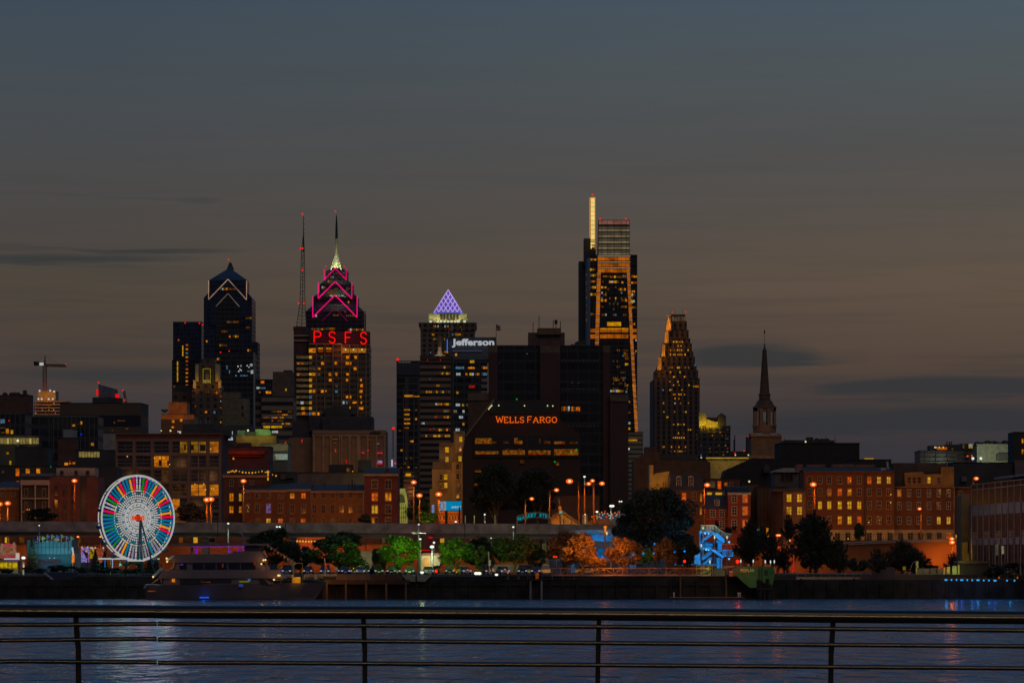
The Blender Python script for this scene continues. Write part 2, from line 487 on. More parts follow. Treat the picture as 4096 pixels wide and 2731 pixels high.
b=B();lattice(b,(X(179,D),D,Z(1562,D)),(X(179,D),D,Z(1458,D)),2.2,12,.2);b.obj('mast', M_cr,r)
b=B();lattice(b,(X(180,D),D,Z(1461,D)),(X(264,D),D,Z(1463,D)),1.5,16,.2);b.obj('jib', M_cr,r)
b=B();lattice(b,(X(178,D),D,Z(1456,D)),(X(136,D),D,Z(1450,D)),1.5,7,.2);b.obj('counter_jib', M_cr,r)
B().pbox(136,152,1446,1462,D,2.5).obj('counterweight', M_black,r)
b=B();b.tube((X(179,D),D,Z(1458,D)),(X(180.5,D),D,Z(1421,D)),.9,4,.2);b.obj('apex', M_cr,r)
b=B();b.tube((X(180.5,D),D,Z(1422,D)),(X(240,D),D,Z(1460,D)),.07,4);b.tube((X(180.5,D),D,Z(1422,D)),(X(140,D),D,Z(1450,D)),.07,4);b.obj('tie_rod', M_black,r)
B().pbox(158,174,1450,1461,D-2,.4).obj('banner', emi('banner_white', (170,180,178),1),r)
beacon(r,263,1457,D,r=2.2)

# ---- far left group
r=bld('brick_office','plain dark brown block with rooftop vents at the left edge, below the crane', 1700,-20,123,1581,M_brickd,side=133)
b=B();b.pbox(86,98,1558,1580,1700,4,5);b.pbox(78,104,1574,1581,1700,6,4);b.obj('chimney', M_dark,r)
b=B()
for x in (8,35,47,60): b.lathe((X(x,1700),1710,Z(1581,1700)),[(.9,0),(1.3,1),(.4,1.8)],8)
b.obj('vent', M_dark,r)
r=bld('glass_office','black glass office with thin pale mullions and a bright starred lamp in front', 1400,-20,100,1651,FG_black,side=128)
M_mul=mat('mullion', (.16,.15,.13),.6)
b=B()
b.pbox(-20,100,1652,1655,1400,.4,-.45)
for x in range(0,100,20): b.pbox(x,x+1.4,1653,1800,1400,.4,-.5)
b.obj('mullion', M_mul,r)
for x0,x1,y0,y1,m in [(2,19,1709,1713,1),(6,18,1727,1733,1),(24,35,1714,1734,0),(43,53,1719,1735,0),(22,34,1752,1777,0)]: pw(r,1400,x0,x1,y0,y1,GOLD[m])
pw(r,1400,0,20,1676,1692,COOL[1]);beacon(r,37,1682,1400,r=2.4)
flush(r)
r=bld('lit_hall','low hall with one long band of glowing pale windows behind the roof lamp', 1250,-20,150,1746,M_dark,roofm=M_conc)
pal=[emi('hall_glow', (112,98,52),1,.45)]
for x in range(0,150,13): pw(r,1250,x+1,x+12,1751,1775,pal[0])
for x in (28,118): pw(r,1250,x,x+8,1753,1775,emi('hall_glow_bright', (165,145,80),1,.2),-.5)
pw(r,1250,26,35,1808,1816,GOLD[0]);pw(r,1250,38,45,1843,1858,YEL)
flush(r)
r=bld('dark_annex','unlit dark annex in front of the long glowing window band', 1200,60,192,1788,M_dark)
r=bld('ribbed_office','wide black office with many fine vertical ribs, left of the brown headquarters', 1300,126,392,1664,FG_black,side=414)
b=B()
b.pbox(126,392,1664,1667,1300,.4,-.45)
for x in range(196,392,18): b.pbox(x,x+1.3,1664,1830,1300,.4,-.5)
b.obj('mullion', M_mul,r)
for x0,x1,y0,y1,m in [(289,300,1697,1705,0),(321,329,1685,1697,0),(307,316,1694,1697,1),(364,376,1770,1782,2)]: pw(r,1300,x0,x1,y0,y1,GOLD[m])
flush(r)
B().ball((X(325,1290),1290,Z(1736,1290)),.32,8).obj('blue_signal', emi('signal_blue', (10,40,190),1),r)
r=bld('headquarters','broad brown block with dark ribbon windows and a slanted rooftop screen', 1900,240,563,1612,facade('hq_bands', (.10,.065,.045),(.014,.014,.018),400,11,1,.5),side=594)
D=1900
B().pprof([(391,1592),(391,1535),(457,1553),(457,1592)],D,14,3).obj('screen_wall', mat('slate_panel', (.10,.11,.15),.6),r)
b=B();b.pbox(368,456,1588,1612,D,16,2);b.pbox(458,481,1590,1612,D,10,2);b.obj('penthouse', M_dark,r)
B().pbox(384,390,1556,1580,D,2,2).obj('side_sign', emi('sign_red', (225,12,12),1),r)
B().pprof([(461,1574),(475,1577),(473,1591),(460,1589)],D,1,1).obj('logo_sign', emi('sign_red', (225,12,12),1),r)
beacon(r,395,1530,D)
for x,y,w,h in [(455,1686,5,7),(470,1680,30,4),(502,1712,12,6),(447,1718,4,8)]: pw(r,D,x,x+w,y,y+h,GOLD[1])
for x,y in [(575,1660),(582,1663),(586,1665),(570,1682),(576,1684)]: win(r,X(x,D+30),D+20,Z(y,D),1,.7,GOLD[2],math.radians(70),2)
flush(r)
r=thing('rooftop_crane','small jib crane with two red warning lights beside the slanted screen','crane', (X(498,D),D+5,Z(1612,D)))
b=B();lattice(b,(X(500,D),D+5,Z(1611,D)),(X(492,D),D+5,Z(1562,D)),.9,8,.12);b.obj('boom', M_black,r)
beacon(r,492,1561,D+5);beacon(r,500,1600,D+5)
r=bld('stepped_house','dim house with sloped parapet between the ribbed office and the grid-window block', 1150,413,466,1731,M_conc)
r=bld('brick_box','windowless dark brick box with a metal shed on its roof', 1100,231,308,1751,M_brickd,side=313)
B().pbox(250,290,1716,1749,1100,10,2).obj('roof_shed', M_steel,r)
r=bld('low_office','low office with a lit pale window band right of the dark brick box', 1050,300,465,1800,M_dark)
for x in range(316,398,12): pw(r,1050,x,x+10,1806,1828,pal[0])
for x,y,w,h in [(258,1850,14,10),(276,1850,9,6),(290,1848,10,8)]: pw(r,1045,x,x+w,y,y+h,WARM[0])
flush(r)

# ---- tower with yellow edge strips and the chevron tower
D=3500
r=bld('edge_lit_tower','dark glass tower with broken vertical yellow light strips', D,692,806,1288,FG_navy,dep=60)
b=B();b.pbox(689,800,1440,2000,D,20,-3);b.obj('podium_shaft', FG_black,r)
for x,y0,y1 in [(729,1382,1402),(729,1404,1424),(708,1446,1462),(708,1465,1485),(708,1488,1505),(708,1507,1526)]: pw(r,D-6,x,x+4.5,y0,y1,YEL,name='light_strip')
for i,y in enumerate(range(1377,1540,16)): pw(r,D-6,743,752,y,y+6,WARM[0] if i%2 else WARM[3])
pw(r,D-6,711,717,1357,1363,WARM[3])
for x,y in ((741,1292),(798,1293),(811,1298)): beacon(r,x,y,D)
flush(r)


def gabled(r,D,x0,x1,yb,ys,ya,m,name,inset=0.0):
    """a square tier whose four sides end in gables"""
    xa,xb,xc=X(x0,D),X(x1,D),X((x0+x1)/2,D);w=(xb-xa)/2;yc=D+w+inset
    c=0.10*w
    z0,z1,z2=Z(yb,D),Z(ys,D),Z(ya,D);b=B();c=[(-w,-w),(w,-w),(w,w),(-w,w)]
    b.add([(xc+p,yc+q_,z) for z in (z0,z1) for p,q_ in c]+[(xc,yc,z2)],[(3,2,1,0),(0,1,5,4),(1,2,6,5),(2,3,7,6),(3,0,4,7),(4,5,8),(5,6,8),(6,7,8),(7,4,8)])
    return b.obj(name,m,r)


def chevron(r,D,apex,l,q,top,m,rr,name='light_line'):
    e=2.2;b=B()
    P=lambda p: (X(p[0],D-e),D-e,Z(p[1],D-e))
    b.path([P(l),P(apex),P(q)],rr,5)
    if top: b.path([P(l),P((l[0]+.5,top))],rr*.8,5);b.path([P(q),P((q[0]+.5,top))],rr*.8,5)
    b.obj(name,m,r)


D=3400
r=thing('gabled_tower','dark blue glass tower with one gabled top outlined in cream light lines','skyscraper', (X(912,D),D+20,GZ))
b=B();b.pprof([(815,2000),(815,1192),(835,1168),(988,1168),(1008,1192),(1008,2000)],D,50);b.obj('shaft', FG_navy,r)
gabled(r,D,838,988,1300,1120,1066,FG_navy,'crown', -1.5)
B().pprof([(864,1400),(864,1226),(911,1176),(958,1226),(958,1400)],D,3,-2).obj('bay', FG_black,r)
B().pprof([(1008,2000),(1008,1367),(1030,1367),(1030,2000)],D,30,2).obj('side_shaft', FG_black,r)
B().tube((X(914,D),D+22,Z(1072,D)),(X(914,D),D+22,Z(1042,D)),3.4,8,.8).obj('spire', M_dark,r)
LC=emi('line_cream', (150,118,95),1,.5,.1)
chevron(r,D,(912,1117),(834,1198),(986,1199),1122,LC,.38);chevron(r,D,(912,1174),(864,1225),(957,1226),None,emi('line_dim_cream', (95,78,70),1,.5,.1),.32)
beacon(r,914,1039,D)
for x0,x1,y in [(880,940,1152),(984,1004,1268),(908,957,1284),(984,1002,1306),(887,911,1322),(932,956,1341),(916,922,1342),(878,906,1377),(868,880,1432),(990,1004,1397),(824,830,1361)]:
    for a in range(int(x0),int(x1)-3,8): pw(r,D-5,a,a+6,y,y+8,R.choice([WARM[0],WARM[1],GOLD[1],GOLD[2]]))
flush(r)
r=bld('dark_glass_block','black glass block with a cluster of white work lamps, in front of the gabled tower', 2900,880,1016,1412,FG_black,dep=40)
b=B();b.pbox(1014,1020,1410,1720,2900,3,-1);b.obj('corner_fin', M_steel,r)
for x,y,s in [(952,1465,3),(989,1462,2.6),(996,1468,2.4),(960,1477,2.6),(965,1481,2.6),(955,1485,2.8)]: B().ball((X(x,2895),2895,Z(y,2895)),s*K*2895,8).obj('work_lamp', WHITE,r)
beacon(r,882,1409,2900);beacon(r,917,1404,2900)
for x,y,w,h,m in [(905,1462,6,14,1),(916,1480,4,14,1),(961,1460,5,6,0),(1000,1455,10,10,0),(1003,1480,10,14,0),(990,1482,8,5,1),(960,1500,30,4,1)]: pw(r,2900,x,x+w,y,y+h,COOL[m])
B().ball((X(944,2895),2895,Z(1502,2895)),.5,8).obj('cyan_lamp', emi('lamp_cyan', (60,140,160)),r)
flush(r)

# ---- art deco tower with glowing niche
D=2200
M_deco=facade('deco_stone', (.105,.072,.055),(.03,.025,.022),4,3.6,.4,.55)
r=thing('art_deco_tower','stepped brown stone tower with a tall yellow-framed niche near its top','building', (X(827,D),D,GZ))
b=B();b.pbox(768,888,1560,2050,D,30);b.pbox(776,880,1535,1562,D,26,1.5);b.pbox(784,872,1454,1536,D,22,3);b.pbox(797,855,1432,1456,D,16,4.5)
b.obj('wall', M_deco,r)
B().pbox(690,768,1565,2050,D+20,30).obj('wing', facade('deco_wing', (.10,.065,.05),(.02,.018,.018),5,4,.4,.5),r)
B().pbox(688,770,1540,1566,D+22,24).obj('attic', M_dark,r)
b=B();b.pbox(811,842,1473,1476,D+2.5,1);b.pbox(811,813.5,1476,1532,D+2.5,1);b.pbox(840,842.5,1476,1532,D+2.5,1)
b.obj('niche_frame', emi('niche_glow', (112,104,22),1,.3),r)
b=B()
for x in range(814,840,6): b.pbox(x,x+4,1519,1531,D+2.4,1)
b.obj('niche_window', emi('niche_window', (130,112,50),1,.3),r)
B().lathe((X(827,D),D+2.2,Z(1518,D)),[(1.1,0),(.8,1.2),(1.4,2.4),(.5,3.2),(.01,3.6)],8).obj('niche_statue', M_beige,r)
M_st=mat('pale_limestone', (.4,.33,.2),.9)
b=B()
for x0,x1,y0,y1 in [(781,794,1456,1525),(861,878,1456,1525),(772,784,1520,1552),(873,884,1520,1552)]: b.pbox(x0,x1,y0,y1,D+1.0,6,.2)
b.obj('buttress', M_st,r)
for x in (786,870): light('uplight','POINT', (X(x,D),D-2.5,Z(1530,D)),(230,165,10),300,.4)
for x in (776,881): light('uplight','POINT', (X(x,D),D-2.0,Z(1553,D)),(240,160,10),130,.3)
for x,y,s in [(826,1568,4),(834,1568,4),(859,1571,6),(867,1571,6),(824,1647,8),(858,1649,7),(781,1625,6),(883,1585,4),(883,1604,3),(883,1630,5),(884,1668,4),(883,1688,4),(697,1545,6)]:
    pw(r,D-2,x-s/2,x+s/2,y-s*.7,y+s*.7,R.choice(WARM))
flush(r)
r=bld('sand_slab','blank sand-coloured slab right of the art deco tower', 2000,889,958,1566,mat('sand', (.15,.12,.075),.9),dep=14)
r=bld('stone_annex','small stone block with two dark windows stepping down from the blank slab', 1950,958,993,1592,mat('sand2', (.20,.145,.09),.9),dep=12)
for y in (1622,1650): pw(r,1950,967,974,y,y+14,DARKG)
flush(r)
r=bld('orange_penthouse_block','building with a sodium-lit stepped orange top storey and a satellite dish', 1500,645,776,1657,mat('ochre_plaster', (.30,.15,.045),.9),dep=20)
B().pbox(672,746,1607,1657,1500,14,2).obj('penthouse', mat('ochre_plaster', (.3,.15,.045)),r)
b=B();b.pbox(644,777,1677,1750,1500,.3,-.5);b.obj('lower_wall', M_dark,r)
B().lathe((X(657,1500),1502,Z(1650,1500)),[(.1,0),(1.0,.4),(1.6,1.3)],10,1,.5).obj('satellite_dish', M_dark,r)
light('roof_lamp','POINT', (X(700,1500),1488,Z(1665,1500)),(255,140,30),1100,.5)
light('roof_lamp','POINT', (X(715,1500),1490,Z(1630,1500)),(255,140,30),600,.5)
for x,y in ((692,1684),(692,1708),(725,1680)): pw(r,1499,x-5,x+5,y-6,y+6,WARM[0])
flush(r)
r=bld('banded_office','beige office with dark window ribbons and a few lit rooms, left of the neon-lettered tower', 1900,1046,1172,1586,FG_beige,dep=30)
B().pbox(1020,1048,1590,1740,1900,20,2).obj('wing', FG_brown,r)
B().pbox(1088,1166,1484,1590,1900,16,6).obj('upper_block', mat('brown_panel', (.13,.085,.06),.9),r)
B().pbox(1130,1164,1477,1486,1900,8,8).obj('plant_room', M_dark,r)
grid(r,1900,1052,1168,1640,1700,14,5,.25,WARM,.8,.45,clump=3)
for x0,x1 in ((1054,1080),(1084,1112),(1114,1128)): pw(r,1890,x0,x1,1703,1711,YEL)
for x0,x1 in ((1088,1112),(1100,1112)): pw(r,1890,x0,x1,1722,1731,WARM[2])
pw(r,1895,1141,1147,1554,1563,WARM[2])
flush(r)
r=bld('glass_low_rise','low black glass block with white and amber office lights beside the brown upper block', 2500,1022,1090,1518,FG_black)
for x,y,w,h,m in [(1043,1523,14,10,WARM[3]),(1026,1547,12,8,COOL[0]),(1040,1549,22,5,COOL[1]),(1036,1565,6,8,WARM[1]),(1063,1564,12,10,WARM[0]),(1078,1564,6,10,WARM[0])]: pw(r,2500,x,x+w,y,y+h,m)
flush(r)

# ---- tiered chevron tower with spire
D=3600
r=thing('tiered_spire_tower','tiered dark tower traced in magenta chevrons under a tall floodlit spire','skyscraper', (X(1340,D),D+40,GZ))
NP=emi('neon_magenta', (235,10,110),1,.25,.05);NPd=emi('neon_dim_magenta', (95,10,60),1,.4,.1)
M_liberty=facade('liberty_glass', (.028,.02,.03),(.014,.012,.022),5,4,.8,.6,.5)
for i,(x0,x1,yb,ys,ya) in enumerate([(1223,1456,2000,1245,1136),(1251,1428,1300,1184,1112),(1274,1407,1230,1131,1072),(1297,1385,1160,1074,1050)]):
    gabled(r,D-i*2,x0,x1,yb,ys,ya,M_liberty,'tier', i*11.0)
for i,(ap,l,q,tp,m) in enumerate([((1341,1074),(1297,1118),(1385,1119),1076,NP),((1341,1126),(1273,1194),(1407,1195),1131,NP),((1340,1180),(1251,1269),(1428,1269),1185,NP),((1340,1232),(1287,1284),(1391,1285),None,NPd)]):
    chevron(r,D-(5 if i>1 else -10),ap,l,q,tp,m,.55 if i<3 else .3,'neon_line')
yc=D+26
M_sp=mat('spire_steel', (.5,.5,.36),.5)
B().lathe((X(1340.5,D),yc,Z(1064,D)),[(5.0,0),(3.6,6),(2.2,10),(1.7,13)],8).obj('spire_base', M_sp,r)
b=B()
for x in (1320,1361): b.tube((X(x,D),yc-5,Z(1073,D)),(X(1340+(x-1340)*.15,D),yc-2,Z(1010,D)),.8,5,.3)
b.obj('spire_leg', M_sp,r)
b=B();prof=[]
for i in range(7): z=i*2.4;prof+=[(1.7-i*.09,z),(1.15,z+.9),(1.15,z+1.8)]
b.lathe((X(1340.5,D),yc,Z(1006,D)),prof,8);b.obj('spire_rings', mat('ring_steel', (.4,.36,.24),.5),r)
B().lathe((X(1341,D),yc,Z(945,D)),[(1.3,0),(1.2,6),(.9,14),(.5,20),(.3,21.5)],8).obj('spire_tip', M_black,r)
beacon(r,1342,846,D-2);[beacon(r,x,y,D-4,r=2.4) for x,y in ((1304,1065),(1341,1062),(1378,1065))]
for x,y,s in ((1318,1062,1),(1364,1062,1),(1341,1050,1),(1332,1006,.5),(1350,1006,.5)): light('spire_floodlight','POINT', (X(x,D),yc-9,Z(y,D)),(235,245,180),1000*s,.5)
for x0,x1,y,m in [(1322,1338,1108,0),(1311,1325,1124,2),(1337,1356,1155,0),(1287,1300,1149,1),(1386,1398,1153,2),(1310,1330,1170,1),(1391,1402,1208,0),(1378,1387,1246,2),(1332,1352,1260,1),(1384,1420,1262,0),(1262,1272,1263,1),(1246,1300,1316,0),(1302,1345,1314,2),(1392,1452,1318,0)]:
    for a in range(x0,x1-3,8): pw(r,D-14,a,a+6,y-4,y+5,R.choice([GOLD[m],WARM[1],GOLD[1]]))
flush(r)

# ---- broadcast mast
D=2150
r=thing('broadcast_mast','lattice radio mast with red beacons left of the magenta tower','antenna mast', (X(1202,D),D+10,Z(1302,D)))
b=B()
P=lambda x,y,o=0: (X(x,D),D+10+o,Z(y,D))
for k_,sx in enumerate((-1,1,0)):
    yo=[-1,-1,1.5][k_]
    b.path([P(1202+sx*20,1302,yo),P(1206+sx*10,1210,yo*.6),P(1208+sx*6,1000,yo*.3),P(1210+sx*1,935,0)],.22,4)
for i in range(22):
    t=i/21;y=1302-t*300;w=20-10*min(1,t*3.2)-4*max(0,t-.31)/.69;cx=1202+6*t
    b.tube(P(cx-w,y,-1),P(cx+w,y,-1),.12,4)
    if t<.3: b.tube(P(cx-w,y,-1),P(cx+w*.8,y-14,-1),.12,4)
    elif i%2: b.tube(P(cx-w,y,-1),P(cx+w*.9,y-14,-1),.1,4)
b.tube(P(1210,1002),P(1210,858),.35,5,.15)
b.obj('mast', M_black,r)
b=B()
for y in (870,890,909,929,1090,1120,1145): b.tube(P(1206 if y>1000 else 1210,y),P(1217,y),.12,4)
b.obj('aerial', M_black,r)
for x,y in ((1210,857),(1203,994),(1212,994),(1210,1081),(1195,1213),(1216,1213)): beacon(r,x,y,D+5,r=3.6)

# ---- neon-lettered tower
D=2100
r=thing('neon_letter_tower','tan tower with four giant red neon letters on its roof screen','skyscraper', (X(1330,D),D,GZ))
M_psfs=facade('tan_tower', (.17,.11,.065),(.05,.038,.028),3.0,3.0,.9,.5)
b=B();b.pbox(1172,1238,1318,2050,D,26,6);b.pbox(1170,1222,1303,1318,D,20,7);b.obj('spine', mat('spine_brick', (.07,.04,.035),.9),r)
b=B()
for y in (1338,1358): b.pbox(1172,1237,y,y+4,D,.8,5)
b.obj('cornice', M_trim,r)
B().pbox(1236,1478,1377,2050,D,26,0).obj('wall', M_psfs,r)
B().pbox(1237,1478,1325,1378,D,10,2).obj('sign_screen', mat('sign_screen', (.04,.02,.03),.8),r)
b=B()
for x in (1264,1297,1330,1364,1397,1430,1462): b.pbox(x,x+4,1378,1665,D,1.2,-1.2)
b.obj('pier', mat('tan_pier', (.26,.18,.12),.9),r)
b=B();b.pbox(1236,1368,1374,1377,D,1.4,-1.4);b.pbox(1368,1478,1410,1413,D,1.2,-1.2);b.obj('cornice', M_trim,r)
RN=emi('neon_red', (252,14,8),1.15)
for ch,x0,x1,y0,y1 in (('P', 1257,1285,1326,1370),('S', 1316,1342,1327,1372),('F', 1382,1407,1329,1373),('S', 1442,1467,1329,1376)):
    b=B();[b.path([(X(x0+u*(x1-x0),D),D-1.6,Z(y1+v*(y0-y1),D)) for u,v in pl],2.3*K*D,6) for pl in ST[ch]];b.obj('neon_letter', RN,r)
for x in (1271,1330,1395,1455): light('neon_light','POINT', (X(x,D),D-4,Z(1350,D)),(255,20,10),260,1)
light('neon_light','POINT', (X(1370,D),D-5,Z(1395,D)),(255,130,60),500,1)
rows=[1428,1452,1474,1496,1519,1542,1564,1587,1609,1632,1654]
LITP={1428: [(1236,1248),(1283,1290),(1385,1396),(1418,1427)],1452: [(1236,1248),(1285,1295),(1339,1348),(1383,1396),(1400,1406)],1474: [(1236,1248),(1251,1262),(1271,1281),(1415,1426)],1496: [(1236,1248),(1250,1262),(1270,1281),(1315,1325),(1341,1349),(1385,1395)],1519: [(1236,1248),(1316,1326),(1384,1393),(1440,1447)],1542: [(1236,1248),(1342,1352),(1441,1451)],1564: [(1236,1248),(1251,1261),(1284,1294),(1301,1306),(1340,1350),(1438,1450)],1587: [(1236,1247),(1384,1393),(1400,1405),(1440,1446)],1609: [(1236,1247),(1371,1378),(1384,1393),(1410,1427),(1443,1448)],1632: [(1236,1247),(1436,1453),(1398,1402)],1654: [(1236,1247),(1250,1262),(1270,1278),(1284,1295)]}
for y,ps in LITP.items():
    for a,c in ps: pw(r,D-1.5,a,c,y-5,y+6,WARM[0] if a>1248 else WARM[2])
    pw(r,D+4.5,1186,1233,y-5,y+6,DIMW)
for a,c in ((1190,1198),(1206,1214)): pw(r,D+4,a,c,1449,1458,WARM[3])
for y in (1496,1610,1632,1652): pw(r,D+4,1189+(y-1496)*.12,1196+(y-1496)*.16,y-5,y+6,WARM[3])
for a,c in ((1273,1292),(1305,1325)): pw(r,D-1,a,c,1391,1395,YEL);pw(r,D-1,a,c,1396,1409,emi('curtain_red', (110,40,8),1,.3))
pw(r,D-1,1236,1262,1393,1410,WARM[0])
for a,c in ((1369,1397),(1400,1430),(1433,1464)):
    pw(r,D-1,a,c,1393,1410,emi('balcony_glow', (150,92,15),1,.4));B().ball((X((a+c)/2,D),D-3,Z(1399,D)),.4,8).obj('ceiling_lamp', emi('lamp_warm', (230,215,150)),r)
flush(r)
spires(r,D,[(1462,1242,1330)],.15)

# ---- slim tower, banded tower, pyramid tower, sign tower
D=2500
r=bld('slim_dark_tower','slim dark tower with a red beacon on its top-left corner', D,1586,1682,1444,facade('slim_grid', (.075,.055,.05),(.016,.018,.026),8,4.2,.72,.8),dep=40)
B().pbox(1587,1680,1452,1500,D,.5,-1).obj('louvre_band', mat('navy_louvre', (.03,.035,.05),.6),r)
b=B();b.pbox(1654,1657,1560,1900,D,.8,-1.2);b.pbox(1612,1615,1550,1900,D,.8,-1.2);b.obj('pilaster', mat('grey_pier', (.13,.10,.085),.9),r)
b=B()
for i in range(8): b.pbox(1594+i*6.3,1598+i*6.3,1447,1450,D,.3,-.6)
b.obj('parapet_letters', emi('dim_letter', (90,85,80)),r)
beacon(r,1591,1438,D,r=6)
for y,x1 in ((1579,1653),(1636,1640),(1654,1638),(1673,1640),(1690,1640),(1708,1636),(1582,1678)): pw(r,D,1617,x1,y,y+6,GOLD[0] if y != 1708 else GOLD[2])
for x,y in ((1643,1764),(1650,1764),(1600,1722),(1606,1800),(1625,1833),(1645,1832),(1620,1852),(1604,1870),(1634,1868),(1664,1870),(1664,1640),(1664,1676),(1632,1640)): pw(r,D,x-4,x+4,y-4,y+4,R.choice(GOLD))
flush(r)
D=1950
r=bld('banded_brown_tower','brown and black banded office tower between the slim tower and the sign tower', D,1680,1803,1425,facade('band_tower', (.20,.125,.075),(.012,.012,.014),400,25*K*D,1,.48,off=(0,.05)),dep=34)
B().pbox(1680,1803,1425,1438,D,.6,-.8).obj('attic', M_brickd,r)
B().pbox(1803,1812,1425,1900,D,24,4).obj('side_wall', M_dark,r)
for y,x0,x1 in [(1469,1775,1782),(1494,1760,1772),(1494,1785,1797),(1516,1716,1724),(1542,1745,1761),(1567,1704,1712),(1567,1714,1732),(1567,1744,1752),(1567,1762,1774),(1567,1793,1800),(1616,1742,1772),(1616,1775,1800),(1644,1775,1800),(1668,1775,1798),(1668,1738,1748),(1719,1755,1768),(1719,1785,1793),(1743,1733,1770),(1743,1780,1800),(1743,1702,1710),(1693,1688,1697)]:
    for a in range(x0,max(x0+1,x1-4),7): pw(r,D-1,a,a+6,y-4,y+4,R.choice([GOLD[0],GOLD[2],WARM[2]]))
pw(r,D-1,1687,1698,1689,1696,COOL[0])
for x,y in ((1710,1440),(1762,1440),(1747,1665),(1722,1717),(1735,1714),(1790,1715)): beacon(r,x,y,D-2,r=1.8)
flush(r)
D=3500
r=thing('pyramid_tower','brown tower crowned by a violet lattice pyramid on a floodlit drum','skyscraper', (X(1791,D),D+30,GZ))
b=B();b.pbox(1682,1898,1300,2000,D,46);b.pprof([(1682,1322),(1675,1303),(1675,1290),(1906,1290),(1906,1303),(1898,1322)],D,48,-1);b.obj('wall', facade('mellon', (.12,.085,.06),(.02,.017,.018),5.2,4.4,.5,.6),r)
b=B();b.pbox(1713,1868,1252,1290,D,30,8);b.pbox(1745,1840,1248,1252,D,26,9);b.obj('drum', mat('drum_stone', (.42,.40,.26),.8),r)
b=B()
for i in range(6): b.pbox(1760+i*13,1768+i*13,1256,1276,D,.5,7.4)
b.obj('drum_window', M_dark,r)
for x in (1722,1750,1764,1778,1792,1806,1820,1834,1858): B().ball((X(x,D),D+5.5,Z(1284,D)),1.0,8,1.4).obj('floodlight', emi('flood_cream', (205,205,165)),r)
for x in (1724,1755,1791,1825,1858): light('drum_light','POINT', (X(x,D),D+4,Z(1283,D)),(255,245,165),1100,.5)
VI=emi('lattice_violet', (118,92,190),1,.25,.08);VB=emi('lattice_blue', (100,110,215),1,.2,.08)
yc=D+24;hw=(X(1846,D)-X(1736,D))/2;xc=X(1791,D);z0,z1=Z(1244,D),Z(1152,D)
B().add([(xc-hw,yc-hw,z0),(xc+hw,yc-hw,z0),(xc+hw,yc+hw,z0),(xc-hw,yc+hw,z0),(xc,yc,z1)],[(3,2,1,0),(0,1,4),(1,2,4),(2,3,4),(3,0,4)]).obj('pyramid', emi('pyramid_glow', (92,68,165),1,.3,.06),r)  # violet lighting put in as the skin's own glow
b=B();n=6
for i in range(n):
    for sg in (-1,1):
        t=1-i/n;q0=(xc-sg*(1-2*i/n)*hw,yc-hw-.5,z0)
        b.tube(q0,(q0[0]+sg*hw*t,yc-hw*(1-t)-.5,z0+(z1-z0)*t),.55,4)
b.obj('lattice', emi('lattice_pale', (175,155,225),1,.2,.08),r)  # lattice glows in place of the light on it
b=B();b.box(xc-hw-1,xc+hw+1,yc-hw-1.5,yc+hw,z0-3,z0);b.obj('pyramid_base', VB,r)
beacon(r,1791,1175,D+8,r=2.6)
for x0,x1,y in [(1734,1746,1305),(1750,1758,1305),(1778,1800,1305),(1840,1850,1308),(1845,1850,1320),(1728,1742,1338),(1808,1850,1338),(1734,1755,1356),(1776,1786,1357),(1776,1796,1408),(1720,1726,1410)]:
    for a in range(x0,x1-4,6): pw(r,D-1,a,a+4,y-4,y+4,R.choice(GOLD))
flush(r)
D=3000
r=thing('clock_tower_statue','bronze figure standing on a pale domed tower top in front of the pyramid tower','statue', (X(1759,D),D,Z(1500,D)))
b=B();c=(X(1759,D),D,Z(1425,D));k3=K*D
b.lathe(c,[(24*k3,-14*k3),(24*k3,5*k3),(12*k3,8*k3),(9*k3,20*k3),(7*k3,30*k3),(8*k3,34*k3),(6*k3,38*k3)],16);b.obj('pedestal', mat('pedestal_stone', (.42,.34,.24),.8),r)
b=B()
Pp=lambda x,y: (X(x,D),D,Z(y,D))
b.tube(Pp(1755,1387),Pp(1757,1362),.7,6,.9);b.tube(Pp(1765,1387),Pp(1763,1362),.7,6,.9);b.tube(Pp(1760,1364),Pp(1759,1342),1.5,8,1.3);b.tube(Pp(1759,1342),Pp(1758,1338),.5,6);b.ball(Pp(1758,1333),.85,8);b.lathe(Pp(1758,1330),[(1.3,0),(1.2,.15),(.6,.5)],8)
b.path([Pp(1765,1344),Pp(1770,1356),Pp(1768,1366)],.4,5);b.path([Pp(1753,1344),Pp(1748,1356),Pp(1750,1364)],.4,5)
b.obj('figure', mat('bronze', (.10,.07,.045),.6),r)
light('statue_light','POINT', (X(1755,D),D-12,Z(1410,D)),(255,220,170),1500,.5)
D=2050
r=thing('sign_tower','black glass tower carrying a glowing white name sign under a flag','skyscraper', (X(1890,D),D,GZ))
B().pbox(1803,1925,1440,2000,D,30).obj('shaft', FG_black,r)
b=B();b.pbox(1796,1985,1352,1437,D,34,3);b.obj('sign_box', mat('sign_box', (.05,.055,.055),.6),r)
B().pbox(1796,1985,1348,1352,D,36,2).obj('roof', M_roof,r)
b=B()
for y in range(1463,1600,25): b.pbox(1925,1950,y,y+14,D,24,-.6)
b.obj('spandrel', mat('pale_spandrel', (.22,.165,.13),.9),r)
B().pbox(1925,1950,1440,2000,D,22,.2).obj('side_shaft', FG_black,r)
LW=emi('sign_white', (165,170,176),1)
b=text('Jefferson', 1807,1977,1354,1389,D-.8,LW,r,'lettering', .6,.035,1)
for x in (1825,1870,1915,1960): light('sign_glow','POINT', (X(x,D),D-4,Z(1374,D)),(200,220,255),90,1)
B().pbox(1808,1927,1401,1404,D,.5,2).obj('light_line', emi('line_violet', (58,55,85)),r)
B().pbox(1787,1791,1356,1405,D,.5,2).obj('blue_strip', emi('strip_blue', (50,110,190)),r)
